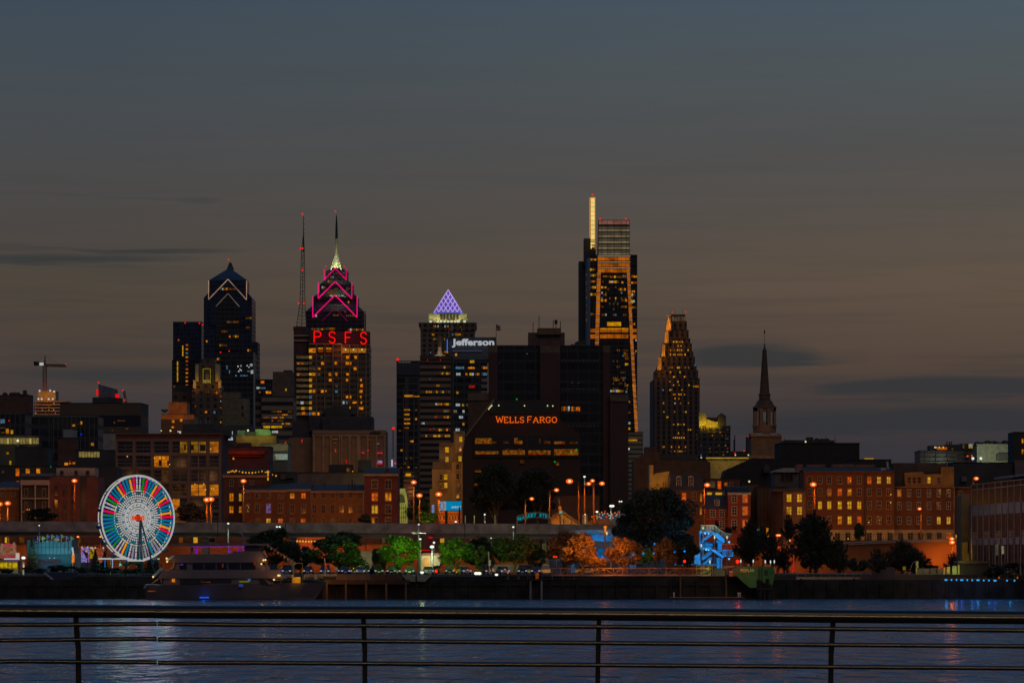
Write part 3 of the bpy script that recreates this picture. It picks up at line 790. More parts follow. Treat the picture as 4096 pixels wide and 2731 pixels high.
for x0,x1,y,m in [(1880,1898,1446,WARM[2]),(1872,1898,1471,WARM[0]),(1862,1872,1496,WARM[0]),(1878,1895,1496,WARM[2]),(1900,1918,1496,WARM[0]),(1825,1847,1496,COOL[0]),(1823,1856,1471,COOL[1]),(1826,1836,1570,GOLD[0]),(1823,1845,1619,COOL[0]),(1848,1858,1619,GOLD[0]),(1864,1872,1619,WARM[0]),(1811,1832,1645,GOLD[0]),(1850,1862,1645,COOL[0]),(1932,1950,1471,WARM[0]),(1932,1948,1496,COOL[1]),(1836,1852,1668,COOL[0]),(1802,1816,1718,COOL[0]),(1822,1842,1718,COOL[0]),(1850,1858,1696,GOLD[0]),(1876,1900,1546,emi('room_red', (150,30,12),1,.5)),(1820,1828,1418,GOLD[0])]:
    for a in range(x0,max(x0+1,x1-5),9): pw(r,D-1,a,min(a+8,x1),y-5,y+5,m)
flush(r)


def flag(px,D,y0,y1,label):
    r=thing('flagpole', label,'flag', (X(px,D),D,Z(y1,D)))
    B().tube((X(px,D),D,Z(y1,D)),(X(px,D),D,Z(y0,D)),.22,6,.12).obj('pole', mat('pole_lit', (.4,.3,.16),.6),r)
    b=B();n=6;w=17;h=22
    for i in range(n):
        u,v=i/n,(i+1)/n;f=lambda t: (X(px+t*w,D),D-.3+.5*math.sin(t*6),0)
        a,c=f(u),f(v);zu=Z(y0+2+u*5,D);zv=Z(y0+2+v*5,D);hh=h*K*D
        for k_ in range(6):
            b.use(mat('flag_red', (.4,.1,.05)) if k_%2 else mat('flag_pale', (.5,.3,.2)))
            if k_<3 and u<.4: b.use(mat('flag_blue', (.05,.06,.15)))
            za,zb=zu-hh*k_/6,zu-hh*(k_+1)/6;dz_=zv-zu
            b.box(min(a[0],c[0]),max(a[0],c[0]),a[1],a[1]+.06,zb+dz_*.5,za+dz_*.5)
    b.obj('flag', None,r)


flag(1795,2060,1296,1348,'flag on the left corner of the white name sign tower');flag(1985,2060,1296,1348,'flag on the right corner of the white name sign tower')

# ---- tallest glass tower
D=3800
r=thing('tallest_tower','tallest glass tower with a glowing golden blade and a slatted pale crown','skyscraper', (X(2450,D),D+30,GZ))
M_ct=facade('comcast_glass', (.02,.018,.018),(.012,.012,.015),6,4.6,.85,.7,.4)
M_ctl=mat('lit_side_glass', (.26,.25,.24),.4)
b=B();b.pbox(2362,2549,1019,2000,D,50);b.obj('shaft', M_ct,r)
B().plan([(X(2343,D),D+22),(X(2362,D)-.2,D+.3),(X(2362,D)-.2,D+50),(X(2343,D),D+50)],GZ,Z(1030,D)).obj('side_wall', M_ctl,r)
b=B();b.pbox(2317,2344,1037,2000,D,30,26);b.pbox(2337,2385,947,1060,D,24,20);b.obj('back_slab', mat('back_slab', (.03,.03,.035),.5),r)
bg_=emi('blade_edge', (190,120,20));BL=emi('blade_gold', (218,186,108),1.15,.15,.1)
b=B();b.pbox(2359,2363,785,945,D,5,15);b.pbox(2381,2383,785,990,D,5,15);b.pbox(2362,2383,783,788,D,5,15);b.obj('blade_frame', bg_,r)
b=B()
for i in range(9): b.pbox(2364.5,2380,787+i*18.2,787+i*18.2+15.5,D,4,14)
b.obj('blade_panel', BL,r)
b=B()
for y0,y1,x0,x1 in ((950,953,2364,2380),(956,959,2364,2380),(964,968,2364,2380),(964,974,2364,2368),(970,974,2364,2380),(980,984,2364,2378),(976,990,2364,2368)): b.pbox(x0,x1,y0,y1,D,1,13)
b.obj('sign_lettering', BL,r)
B().pprof([(2392,1020),(2395,879),(2517,879),(2520,1020)],D,34,2).obj('crown', mat('crown_core', (.05,.05,.04),.5),r)
b=B();b2=B();b3=B()
for i in range(5):
    y=904+i*23.5
    b.pbox(2394.5,2519,y+2,y+15,D,.4,1.2);b2.pbox(2394,2519.5,y+15,y+21,D,.6,.8)
b.obj('crown_slat', emi('crown_dim', (66,58,46),1,.25,.15),r);b2.obj('crown_strip', emi('crown_bright', (112,98,72),1,.3,.15),r)
b3.pbox(2396,2517,882,897,D,.5,1);b3.obj('crown_top', emi('crown_pink', (120,76,66),1,.25,.12),r)
b=B()
for x in (2393,2407,2428,2456,2484,2504,2518): b.pbox(x,x+1.5,880,1020,D,.4,.4)
b.obj('crown_fin', M_black,r)
LB=emi('mega_glow', (150,75,6),1,.55,.12);CAP=emi('belt_pale', (140,120,105),1,.2)
for i,y in enumerate((1026,1050,1073)):
    for x in range(2391,2520,16): pw(r,D-1,x,min(x+15,2520),y+3,y+17,LB)
    pw(r,D-2,2391,2521,y-3,y,CAP,name='belt')
for i in range(29):
    y=1094+i*23.2 if i<11 else 1094+11*23.2+(i-11)*21.4
    if y>1735: break
    xl=2388-i*.65;xr=2508+i*1.15;w=12
    if y<1375: pw(r,D-1,xl,xl+15,y+3,y+20,LB);pw(r,D-2,xl,xl+15,y-2,y+1.5,CAP,name='belt')
    pw(r,D-1,xr,xr+w,y+3,y+19,LB);pw(r,D-2,xr,xr+w,y-2,y+1.5,CAP,name='belt')
for x0,x1,y in [(2362,2388,1037),(2360,2386,1077),(2362,2388,1100),(2362,2386,1124),(2362,2384,1148),(2362,2384,1176),(2362,2382,1255),(2412,2432,1104),(2440,2505,1106),(2408,2420,1124),(2436,2480,1126),(2486,2495,1128),(2404,2425,1148),(2430,2438,1155),(2472,2505,1156),(2412,2426,1178),(2404,2426,1200),(2486,2508,1200),(2460,2464,1203),(2406,2418,1225),(2484,2508,1225),(2525,2548,1105),(2525,2546,1129),(2524,2544,1203),(2526,2546,1228),(2525,2540,1177),(2495,2512,1412),(2500,2516,1432),(2500,2513,1455),(2455,2483,1518),(2490,2500,1518),(2498,2516,1540),(2440,2500,1562),(2502,2514,1565),(2530,2546,1540),(2535,2545,1412),(2515,2520,1605),(2514,2521,1648),(2514,2522,1690),(2514,2521,1712),(2536,2545,1690)]:
    for a in range(x0,max(x0+1,x1-4),8): pw(r,D-1,a,min(a+7,x1),y-3,y+6,R.choice([WARM[0],WARM[1],GOLD[1],GOLD[2]]))
grid(r,D,2404,2506,1094,1270,13,8,.3,[WARM[1],GOLD[1]],.7,.35,clump=2);grid(r,D,2526,2548,1090,1480,3,18,.3,[WARM[1],GOLD[1],WARM[0]],.7,.35);grid(r,D,2450,2512,1390,1720,8,15,.2,[WARM[1],GOLD[1]],.6,.35,clump=3)
for x in (2429,2457): pw(r,D-1,x,x+27,1288,1304,emi('lobby_glow', (185,125,8),1,.3,.3))
for x in (2400,2429,2457,2486): pw(r,D-1,x,x+27,1312,1329,LB);pw(r,D-2,x,x+27,1312,1317,emi('lobby_glow', (185,125,8),1,.3,.3));pw(r,D-1,x,x+27,1337,1353,LB)
for x0,x1 in ((2362,2382),(2530,2547)): pw(r,D-1,x0,x1,1315,1329,LB);pw(r,D-1,x0,x1,1338,1354,LB)
for x in (2401,2503): beacon(r,x,876,D,r=3.4)
beacon(r,2370,779,D+10,r=3.4)
for y in range(1096,1300,30): win(r,X(2347,D+18),D+17,Z(y,D),.8,3.4,WARM[0])
flush(r)
r=bld('stepped_roof_block','pale stepped roofline peeping out left of the tallest tower', 3300,2285,2345,1378,M_conc,dep=20)
B().pprof([(2297,1378),(2303,1366),(2343,1360),(2343,1378)],3300,10,2).obj('upper_block', M_dark,r)

# ---- stepped tower with gold uplights
D=3400
M_bny=facade('stepped_stone', (.105,.066,.05),(.018,.016,.018),4.6,4.2,.5,.8)
r=thing('stepped_pinnacle_tower','tall stepped tower whose left terraces glow gold, crowned with lit columns','skyscraper', (X(2707,D),D+20,GZ))
b=B();st=[(2616,2799,1512),(2622,2793,1479),(2633,2787,1460),(2640,2781,1425),(2650,2775,1404),(2655,2769,1371),(2662,2763,1351),(2668,2757,1317),(2676,2750,1281)]
for i,(x0,x1,y) in enumerate(st): b.pbox(x0,x1,y,(st[i-1][2] if i else 2000),D,60-i*5,i*1.6)
b.obj('wall', M_bny,r)
B().pbox(2689,2744,1253,1283,D,22,15).obj('crown', M_dark,r)
b=B()
for i in range(9): b.pbox(2690+i*6.1,2692.6+i*6.1,1262,1280,D,.6,13.8)
b.obj('crown_column', emi('column_glow', (92,74,54),1,.5,.3),r)
b=B();M_gd=mat('gold_limestone', (.36,.25,.14),.9)
terr=[(2669,2680,1264,1294),(2664,2684,1292,1322),(2656,2673,1326,1372),(2644,2660,1378,1426),(2630,2645,1428,1480)]
for i,(x0,x1,y0,y1) in enumerate(terr): b.pprof([(x0-1,y1),(x0+3,y0),(x1,y0),(x1+1,y1)],D,10,-3.5+i*.2)
b.obj('terrace_wall', M_gd,r)
for x0,x1,y0,y1 in terr: light('terrace_light','POINT', (X((x0+x1)/2+2,D),D-8,Z(y1-4,D)),(255,165,20),1300,.5)
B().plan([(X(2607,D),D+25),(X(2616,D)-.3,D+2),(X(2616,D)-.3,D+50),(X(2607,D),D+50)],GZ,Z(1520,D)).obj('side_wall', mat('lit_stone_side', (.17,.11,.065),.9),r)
for x,y in ((2690,1248),(2743,1248),(2669,1263)): beacon(r,x,y,D+8,r=2.6)
for x in (2681,2700,2730): spires(r,D+20,[(x,1238,1258)],.1)
for y,xs in {1367: range(2694,2732,6),1383: (2712,2724),1400: (2682,2698,2710,2718,2726,2752),1418: (2682,2694,2700,2712,2720,2728,2740),1470: (2680,2688,2710,2716,2724,2742,2754),1488: (2682,2720),1507: (2694,2698,2738,2744),1526: (2680,2712),1540: (2694,2716,2756),1545: (2776,2784,2792),1559: (2652,2680,2686,2728),1577: (2694,2699,2716,2724,2738),1593: (2700,2716),1612: (2654,2700,2722,2754),1647: (2656,2698,2736,2744),1668: (2668,2672),1697: (2694,2712,2718,2724,2736),1718: (2754,2762),1732: (2714,2736),1750: (2694,2702,2710,2718,2726,2736),1787: (2651,2656,2686,2702,2716,2742),1804: (2684,2699,2712,2720,2728,2740),1820: (2710,2722),1460: (2780,),1737: (2790,),1753: (2790,),1771: (2790,)}.items():
    for x in xs: pw(r,D-4,x-2.4,x+2.4,y-3.2,y+3.2,R.choice([WARM[0],GOLD[0],GOLD[2],WARM[2]]))
flush(r)
D=3300
r=bld('curved_crown_tower','squat dark tower with a concave yellow-lit crown beside the stepped tower', D,2797,2922,1704,facade('squat', (.06,.05,.05),(.016,.016,.018),5,4.2,.6,.6),dep=40)
M_cc=mat('crown_stone', (.36,.30,.12),.8)
B().pprof([(2797,1704),(2797,1648),(2812,1650),(2824,1657),(2824,1704)],D,12,3).obj('crown_wing', M_cc,r)
B().pprof([(2824,1704),(2824,1670)]+[(2824+t*48,1672+14*math.sin(t*1.5)) for t in (.15,.3,.5,.7,.85,1)]+[(2872,1704)],D,3,6).obj('curved_wall', M_cc,r)
B().pprof([(2872,1704),(2872,1662),(2887,1650),(2905,1664),(2905,1704)],D,20,2).obj('turret', M_dark,r)
B().pbox(2824,2872,1667,1704,D,8,12).obj('back_block', M_brickd,r)
for x in (2806,2832,2848,2864): light('crown_light','POINT', (X(x,D),D-2,Z(1702,D)),(230,190,30),1400,.5)
grid(r,D,2815,2915,1710,1760,13,4,.25,GOLD,.4,.3);grid(r,D,2800,2915,1775,1825,13,4,.28,GOLD,.5,.35)
flush(r)
r=bld('pale_bank_block','pale office block with black ribbon windows at the foot of the tallest tower', 1700,2513,2572,1728,facade('bank', (.26,.2,.13),(.03,.028,.03),400,18.5*K*1700,1,.35),dep=20)
for x in range(2514,2548,6): pw(r,1699,x,x+4,1757,1763,YEL)
beacon(r,2515,1795,1695,emi('lamp_cool', (190,200,205)),4,'lamp')
flush(r)
D=3000
r=bld('distant_mast_block','tiny distant block carrying red beacons just left of the church steeple', D,2918,2988,1806,M_dark,dep=20)
spires(r,D,[(2939,1740,1806),(2936,1757,1806)],.4);beacon(r,2939,1811,D-4,r=2.8);beacon(r,2976,1803,D-4,r=2.8)
r=bld('distant_slab','narrow distant slab with a red beacon behind the church steeple', D,2989,3020,1747,M_brickd,dep=20);beacon(r,2993,1746,D-4,r=2.6)
# ================================================================ middle distance
def framed(root,D,x0,x1,y0,y1,m,fr,nx=2,ny=2,back=0.0,fw=.14):
    """a window with its own frame, bars and pane"""
    w,h=(x1-x0)*K*D,abs(y1-y0)*K*D
    key=('fr', round(w,1),round(h,1),nx,ny,fr.name)
    if key not in BOXM:
        b=B();f=fw
        b.box(-w/2-f,-w/2,0,.2,-h/2-f,h/2+f);b.box(w/2,w/2+f,0,.2,-h/2-f,h/2+f)
        b.box(-w/2,w/2,0,.2,h/2,h/2+f);b.box(-w/2-f*.6,w/2+f*.6,-.08,.2,-h/2-f*1.3,-h/2)
        for i in range(1,nx): b.box(-w/2+w*i/nx-.04,-w/2+w*i/nx+.04,.04,.16,-h/2,h/2)
        for i in range(1,ny): b.box(-w/2,w/2,.03,.15,-h/2+h*i/ny-.04,-h/2+h*i/ny+.04)
        me=bpy.data.meshes.new('window');me.from_pydata(b.v,[],b.f);me.materials.append(fr);BOXM[key]=me
    o=bpy.data.objects.new('window', BOXM[key]);COL.objects.link(o);o.parent=root
    o.location=Vector((X((x0+x1)/2,D),D-.14+back,Z((y0+y1)/2,D)))-ORG[root.name]
    p=bpy.data.objects.new('pane', unit(m,'pane'));COL.objects.link(p);p.parent=o;p.scale=(w,.06,h);p.location=(0,.1,0)
    return o


def roofbits(r,D,items,m=None):
    for kd,x,w,y0,y1 in items:
        if kd == 'v': B().lathe((X(x,D),D+4,Z(y1,D)),[(w*K*D*.4,0),(w*K*D*.5,(y1-y0)*K*D*.7),(w*K*D*.2,(y1-y0)*K*D)],8).obj('vent', m or M_dark,r)
        elif kd == 'c': B().pbox(x,x+w,y0,y1,D,w*K*D,3).obj('chimney', m or M_brickd,r)
        elif kd == 'a': B().tube((X(x,D),D+4,Z(y1,D)),(X(x,D),D+4,Z(y0,D)),.12,5).obj('antenna', M_black,r)


# ---- big brown bank tower
D=1500
M_bb=mat('bank_brick', (.075,.035,.028),.9,.2,.1);M_bcap=mat('bank_cap', (.14,.085,.05),.9)
r=thing('brown_slab_tower','huge dark brown tower with black window walls between brick piers','skyscraper', (X(2200,D),D,GZ))
FB=facade('bank_glass', (.016,.014,.014),(.009,.009,.01),4,3.9,.9,.75,.5)
b=B();b.pbox(1990,2160,1380,2050,D,34,1.2);b.pbox(2241,2412,1380,2050,D,34,1.2);b.obj('glass_wall', FB,r)
b=B();b.pbox(1953,1990,1408,2050,D,36,0);b.pbox(2160,2241,1410,2050,D,36,-.6);b.pbox(2412,2441,1408,2050,D,36,0);b.obj('pier', M_bb,r)
b=B();b.pbox(1953,1990,1380,1408,D,36,0);b.pbox(2161,2240,1382,1410,D,36,-.6);b.pbox(2412,2441,1382,1408,D,36,0);b.obj('pier_cap', M_bcap,r)
b=B();b.pbox(2113,2260,1325,1380,D,20,8);b.pbox(2150,2245,1308,1336,D,22,7);b.obj('penthouse', mat('penthouse_brick', (.11,.055,.05),.9),r)
B().pbox(2151,2244,1308,1334,D,.5,6.4).obj('penthouse_cap', M_bcap,r)
B().pbox(1872,1954,1576,2050,D,30,-2).obj('wing', mat('wing_brick', (.10,.055,.035),.9),r)
B().pbox(2440,2513,1582,2050,D,30,-2).obj('wing', M_bb,r)
B().pbox(2440,2513,1580,1606,D,.4,-2.5).obj('wing_cap', M_bcap,r);B().pbox(1872,1954,1572,1602,D,.4,-2.5).obj('wing_cap', M_bcap,r)
for px,y0,y1 in [(2133,1282,1325),(2157,1255,1308),(2214,1275,1308),(2225,1281,1308),(2243,1278,1325)]: B().tube((X(px,D),D+10,Z(y1,D)),(X(px,D),D+10,Z(y0,D)),.14,5).obj('antenna', M_black,r)
B().lathe((X(2225,D),D+10,Z(1290,D)),[(.6,0),(.6,1.6)],8).obj('antenna_drum', M_black,r)
D=1498
for x0,x1,y,m in [(2245,2280,1634,WARM[0]),(2286,2322,1635,WARM[1])]:
    for a in range(x0,x1,9): pw(r,D,a,a+7,y-9,y+9,R.choice([m,WARM[3],GOLD[1]]))
for x,y,s in [(2108,1415,3),(2289,1530,2.5),(2314,1531,2),(1997,1452,1.5)]: B().ball((X(x,D),D,Z(y,D)),s*K*D*.6,6).obj('room_light', emi('lamp_dim_white', (110,112,105)),r)
for y in (1441,1556,1703):
    for x in range(2246,2400,14): pw(r,D,x,x+8,y-3,y+3,emi('blind_very_dim', (24,21,20),1,.3))
flush(r)

# ---- sign building with sloping left shoulder
D=1200
M_wf=mat('sign_block_brick', (.062,.03,.022),.9,.2,.1)
r=thing('bank_sign_building','dark terraced office with a sloping left shoulder and glowing orange serif lettering','building', (X(2090,D),D,GZ))
b=B();b.pprof([(1850,2200),(1850,1800),(1862,1745),(1975,1600),(2208,1600),(2214,1660),(2318,1735),(2330,2200)],D,34);b.obj('wall', M_wf,r)
b=B();b.pprof([(1859,1742),(1973,1597),(1980,1597),(1866,1745)],D,30,-.4);b.obj('coping', mat('coping_metal', (.2,.13,.08),.6),r)
b=B();b.pbox(1892,2322,1742,1830,D,.3,-.35);b.obj('window_band', mat('band_black', (.016,.012,.012),.5),r)
b=B()
for x in (1995,2102,2206): b.pbox(x,x+9,1740,1832,D,.4,-.7)
b.obj('mullion_pier', M_wf,r)
b=B();b.pbox(1960,2205,1604,1655,D,.4,-.3);b.obj('upper_panel', M_black,r)
OG=emi('letter_orange', (225,95,18),1.05)
x=1985
for word in ('WELLS','FARGO'):
    for i,ch in enumerate(word):
        w={'W': 27,'E': 17,'L': 17,'S': 16,'F': 17,'A': 22,'R': 20,'G': 20,'O': 21}[ch];tall=24 if i==0 else 22
        b=B();[b.path([(X(x+u*w,D),D-.9,Z(1690-v*tall,D)) for u,v in pl],(1.75 if len(pl)>2 else 1.35)*K*D,5) for pl in ST[ch]]
        b.obj('sign_letter', OG,r);x+=w+4.2
    x+=11
light('sign_glow','AREA', (X(2105,D),D-1.6,Z(1678,D)),(255,90,10),16,rot=(math.radians(-90),0,0),size=(16,1.5))
OFW=[emi('office_mid_amber', (105,58,10),1,.7,1.2),emi('office_low_amber', (60,30,7),1,.7,1.2)]
for x0,x1,y0,y1,m in [(1900,1968,1752,1774,0),(1968,1986,1765,1774,1),(2011,2036,1765,1773,1),(2057,2072,1751,1775,0),(2072,2090,1762,1775,0),(2155,2162,1753,1774,1),(2175,2202,1763,1774,1),(2216,2260,1765,1775,0),(2278,2312,1765,1775,1),(1900,1994,1804,1816,0),(2010,2100,1800,1818,0),(2019,2038,1795,1801,1),(2071,2090,1795,1801,1),(2113,2203,1801,1818,0),(2216,2313,1796,1820,0),(2080,2098,1840,1852,1),(1898,1940,1880,1888,0),(1921,1927,1888,1902,0),(1936,1941,1890,1902,0),(1898,1920,1930,1948,0),(2224,2236,1848,1860,0)]:
    n=max(1,int((x1-x0)/15));s_=(x1-x0)/n
    for i in range(n): pw(r,D-.5,x0+i*s_+.4,x0+(i+1)*s_-.4,y0,y1,OFW[m])
RD=emi('furniture_red', (120,18,8),1,.3)
for x0,x1,y in [(1925,1940,1813),(2118,2135,1815),(2160,2172,1815),(2242,2266,1815),(2245,2260,1772),(2060,2072,1771)]: pw(r,D-1,x0,x1,y,y+4,RD)
for x,y in [(1955,1636),(1959,1631),(1963,1626),(1967,1622),(1995,1622),(2098,1623),(2190,1623),(2211,1624)]:
    B().ball((X(x,D),D-1.6,Z(y,D)),3*K*D,8).obj('roof_lamp', emi('lamp_cream', (215,205,150)),r)
for x,y,c in [(2067,1597,0),(2219,1847,0),(1905,1969,0),(2284,1808,0),(2305,1798,0)]: B().ball((X(x,D),D-2,Z(y,D)),(3.2 if c==0 and y<1900 else 1.8)*K*D,8).obj('green_signal', emi('signal_green', (5,160,30)),r)
flush(r)

# ---- stepped stone apartment left of it
D=1250
M_ap=mat('lit_apartment', (.30,.19,.10),.9,.15,.2)
r=thing('stepped_stone_block','stepped buff stone block with a few tall lit sash windows, lit warm from below','building', (X(1790,D),D,GZ))
b=B();b.pbox(1815,1858,1722,2100,D,18,3);b.pbox(1820,1855,1734,1810,D,18,1.8);b.pbox(1756,1815,1768,2100,D,18,3.6);b.pbox(1728,1808,1876,2100,D,18,1.2);b.pbox(1806,1850,1840,2100,D,18,0);b.pbox(1719,1730,1954,2100,D,12,.5);b.obj('wall', M_ap,r)
b=B();b.pbox(1758,1815,1768,1782,D,.6,3);b.pbox(1806,1850,1840,1845,D,.8,-.5);b.pbox(1730,1806,1846,1876,D,12,2);b.obj('cornice', mat('cornice_dark', (.15,.10,.07),.9),r)
for x,y,m,w in [(1843,1756,YEL,12),(1788,1798,YEL,14),(1788,1836,WARM[2],12),(1840,1834,WARM[2],12),(1783,1907,YEL,13),(1783,1940,WARM[2],12),(1765,1907,DARKG,11),(1765,1942,GOLD[1],11),(1831,1866,DARKG,11),(1831,1904,DARKG,11),(1831,1945,DIMW,11),(1831,1981,DARKG,11),(1841,1793,DARKG,9)]:
    framed(r,D-1.2,x-w/2,x+w/2,y-10,y+10,m,M_ap,1,2)
for x,y,p in [(1845,1800,1800),(1780,1870,2200),(1780,1950,1500),(1830,1990,1200)]: light('street_fill','POINT', (X(x,D),D-14,Z(y,D)),(255,180,80),p*.5,1)  # unseen fill lights added in place of street lamps
D=1100
r=bld('narrow_beige_block','narrow beige block with one yellow window, behind the tall orange mast lamp', D,1614,1655,1885,facade('narrow_beige', (.24,.16,.09),(.03,.025,.022),400,18*K*1100,1,.5),dep=12,side=1668)
pw(r,D-.2,1622,1643,1893,1903,YEL);flush(r)
light('street_fill','POINT', (X(1640,1090),1088,Z(1960,1090)),(255,150,50),900,1)

# ---- 400 building
D=1150
M_400=mat('block400_stone', (.17,.105,.07),.9,.15,.3)
r=thing('numbered_block','square-windowed brown block with the dark number 400 on its top-right corner','building', (X(1350,D),D,GZ))
b=B();b.pbox(1250,1542,1720,2000,D,22,0);b.pbox(1152,1252,1748,2000,D,22,4);b.obj('wall', M_400,r)
b=B()
for x in (1252,1290,1320,1356,1362,1395,1427,1435,1467,1503,1535): b.pbox(x,x+8,1744,1890,D,.5,-.5)
b.pbox(1250,1542,1738,1744,D,.5,-.5);b.obj('pilaster', mat('pilaster_stone', (.23,.145,.095),.9),r)
b=B();b.pbox(1162,1232,1678,1748,D,14,9);b.pbox(1232,1290,1663,1720,D,14,8);b.pbox(1285,1487,1663,1720,D,16,6);b.obj('plant_room', mat('plant_room', (.045,.035,.045),.8),r)
b=B();b.pbox(1294,1398,1630,1664,D,8,9);b.pbox(1326,1366,1618,1632,D,6,10);b.obj('cooling_tower', M_dark,r)
for x in (1290,1403): B().lathe((X(x,D),D+12,Z(1650,D)),[(.3,-1),(1.2,0),(.4,1.4)],8).obj('roof_fan', M_dark,r)
for x in (1300,1324,1372,1385): B().tube((X(x,D),D+12,Z(1630,D)),(X(x,D),D+12,Z(1598,D)),.1,4).obj('antenna', M_black,r)
text('400', 1478,1521,1725,1739,D-.5,mat('number_black', (.02,.016,.014)),r,'number', .3,.02)
XS=[1272,1312,1341,1381,1411,1451,1481,1520];YS=[1768,1806,1846,1884]
for j,y in enumerate(YS):
    for i,x in enumerate(XS):
        m=DARKG
        if (i,j) in ((4,2),(5,2)): m=GOLD[1]
        if (i,j)==(3,2): m=WARM[1]
        framed(r,D-.05,x-11,x+11,y-13,y+13,m,M_400,1,1,.15)
    for x in (1171,1209): framed(r,D+3.9,x-11,x+11,y-13,y+13,DARKG,M_400,1,1,.15)
PK=emi('reflect_pink', (190,30,70),1,.6,1.2);LV=emi('reflect_lavender', (120,105,150),1,.5,1.2)  # reflections in the panes painted as glowing patches
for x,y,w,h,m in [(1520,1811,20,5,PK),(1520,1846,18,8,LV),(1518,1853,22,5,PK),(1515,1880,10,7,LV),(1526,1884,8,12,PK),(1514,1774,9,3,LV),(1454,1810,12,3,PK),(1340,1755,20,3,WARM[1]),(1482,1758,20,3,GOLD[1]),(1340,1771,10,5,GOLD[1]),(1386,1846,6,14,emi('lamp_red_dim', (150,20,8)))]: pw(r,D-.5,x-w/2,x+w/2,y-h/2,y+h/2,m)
for x,y in ((1343,1805),(1208,1766),(1473,1801),(1209,1760),(1342,1798)): beacon(r,x,y,D-1,r=2.2)
flush(r)
for x in (1270,1380,1500): light('street_fill','POINT', (X(x,D),D-16,Z(1860,D)),(255,180,100),500,1)  # added fill for the brown block, no fitting
r=thing('red_mast','slender red-lit mast left of the slim dark tower','antenna mast', (X(1574,1500),1500,GZ))
b=B()
for s_ in (-1,1): b.tube((X(1571+s_*3,1500),1500,GZ),(X(1573+s_*2,1500),1500,Z(1716,1500)),.2,4)
for i in range(16): b.tube((X(1569,1500),1500,Z(1716+i*11,1500)),(X(1576,1500),1500,Z(1725+i*11,1500)),.1,4)
b.obj('mast', M_steel,r);beacon(r,1574,1713,1499,r=6);beacon(r,1581,1852,1499,r=4)
B().pbox(1565,1571,1838,1865,1499,.5).obj('light_tube', emi('tube_white', (170,178,200)),r);B().pbox(1565,1571,1866,1880,1499,.5).obj('tube_mount', emi('tube_blue', (20,45,110)),r)

# ---- rooftop cluster between grid block and 400 building
D=1300
r=thing('rotated_sign_block','dark block with a glowing white sideways letter on its right edge','building', (X(905,D),D,GZ))
b=B();b.pbox(870,1000,1700,2000,D,20,2);b.obj('wall', M_dark,r)
b=B()
for x0,x1,y0,y1 in [(914,931,1724,1729),(925,931,1724,1737),(914,929,1741,1746),(924,929,1737,1752),(914,931,1755,1760),(926,932,1750,1760)]: b.pbox(x0,x1,y0,y1,D,.5,-.8)
b.obj('sign_letter', LW,r)
r=bld('green_lit_roof_block','low brick block under a pale green floodlit roof screen with one bright lamp', 1180,945,1105,1742,mat('lit_brick', (.2,.07,.03),.9),dep=14)
b=B();b.pprof([(1018,1741),(1018,1714),(1072,1714),(1080,1722),(1081,1741)],1180,3,4);b.pbox(945,975,1719,1741,1180,3,5);b.obj('roof_screen', mat('green_screen', (.32,.42,.26),.8),r)
b=B();b.pbox(978,1020,1726,1742,1180,5,2);b.obj('roof_unit', M_dark,r)
B().ball((X(992,1176),1176,Z(1721,1176)),4.4*K*1176,8).obj('flood_lamp', emi('lamp_lime_white', (225,225,180)),r)
light('roof_flood','POINT', (X(1050,1174),1176,Z(1735,1176)),(200,255,120),650,.5);light('roof_flood','POINT', (X(975,1174),1177,Z(1730,1176)),(220,255,150),260,.5)
r=bld('rooftop_cornice_house','dark house with a red-lit cornice under its flat roof', 1060,912,1080,1786,M_brickd,dep=14)
b=B();b.pbox(914,1060,1802,1816,1060,.8,-.8);b.pbox(914,1050,1822,1825,1060,.8,-.8);b.obj('cornice', mat('cornice_red', (.3,.05,.02),.8),r)
light('red_glow','POINT', (X(950,1052),1055,Z(1812,1055)),(255,40,5),110,.5);light('red_glow','POINT', (X(1010,1052),1055,Z(1812,1055)),(255,40,5),50,.5)
B().pbox(945,1000,1770,1788,1060,6,1).obj('roof_shed', M_dark,r)
pw(r,1059,931,937,1830,1837,WARM[2]);flush(r)
r=bld('pale_parking_block','pale slab block with one wide white-lit opening, left of the square-windowed block', 1120,1040,1152,1774,mat('parking_beige', (.26,.24,.17),.9),dep=16)
b=B();b.pbox(1046,1150,1803,1812,1120,.5,-.4);b.pbox(1078,1150,1840,1900,1120,.5,-.4);b.obj('recess', M_dark,r)
for x0,x1,y0,y1 in ((1112,1150,1815,1838),(1100,1112,1815,1824),(1103,1110,1826,1838)): pw(r,1119,x0,x1,y0,y1,emi('opening_glow', (112,124,112),1,.2))
beacon(r,1143,1770,1118,r=3);beacon(r,1110,1826,1118,r=2);flush(r)
light('roof_flood','POINT', (X(1110,1112),1112,Z(1790,1112)),(255,250,190),420,.5)

# ---- white grid block
D=960
M_grid=mat('grid_concrete', (.17,.10,.08),.85,.15,.3);M_gb=mat('grid_brick', (.10,.035,.03),.9)
M_gw=mat('grid_window_dark', (.02,.018,.025),.2)
r=thing('grid_window_block','wide loft block with pale frame grid and big paired windows, some glowing amber','building', (X(675,D),D,GZ))
D2=D+20;xs=X(913,D2)-X(884,D)
b=B();b.plan([(X(465,D),D+.8),(X(884,D),D+.8),(X(913,D2),D2),(X(465,D)+xs,D2)],GZ,Z(1738,D));b.obj('wall', M_gb,r)
b=B();b.pbox(463,886,1736,1756,D,.8,-.2);b.obj('parapet', M_gb,r)
rowsY=[1759,1816,1873,1930,1987,2044,2101]
b=B()
for y in rowsY: b.pbox(463,886,y-4,y+5,D,.9,-.4)
b.pbox(463,890,1733,1736,D,1.2,-.8)
cols=[463,536,609,682,756,831,881]
for x in cols: b.pbox(x-4 if x>463 else 463,x+5,1756,2140,D,.8,-.5)
b.obj('frame', M_grid,r)
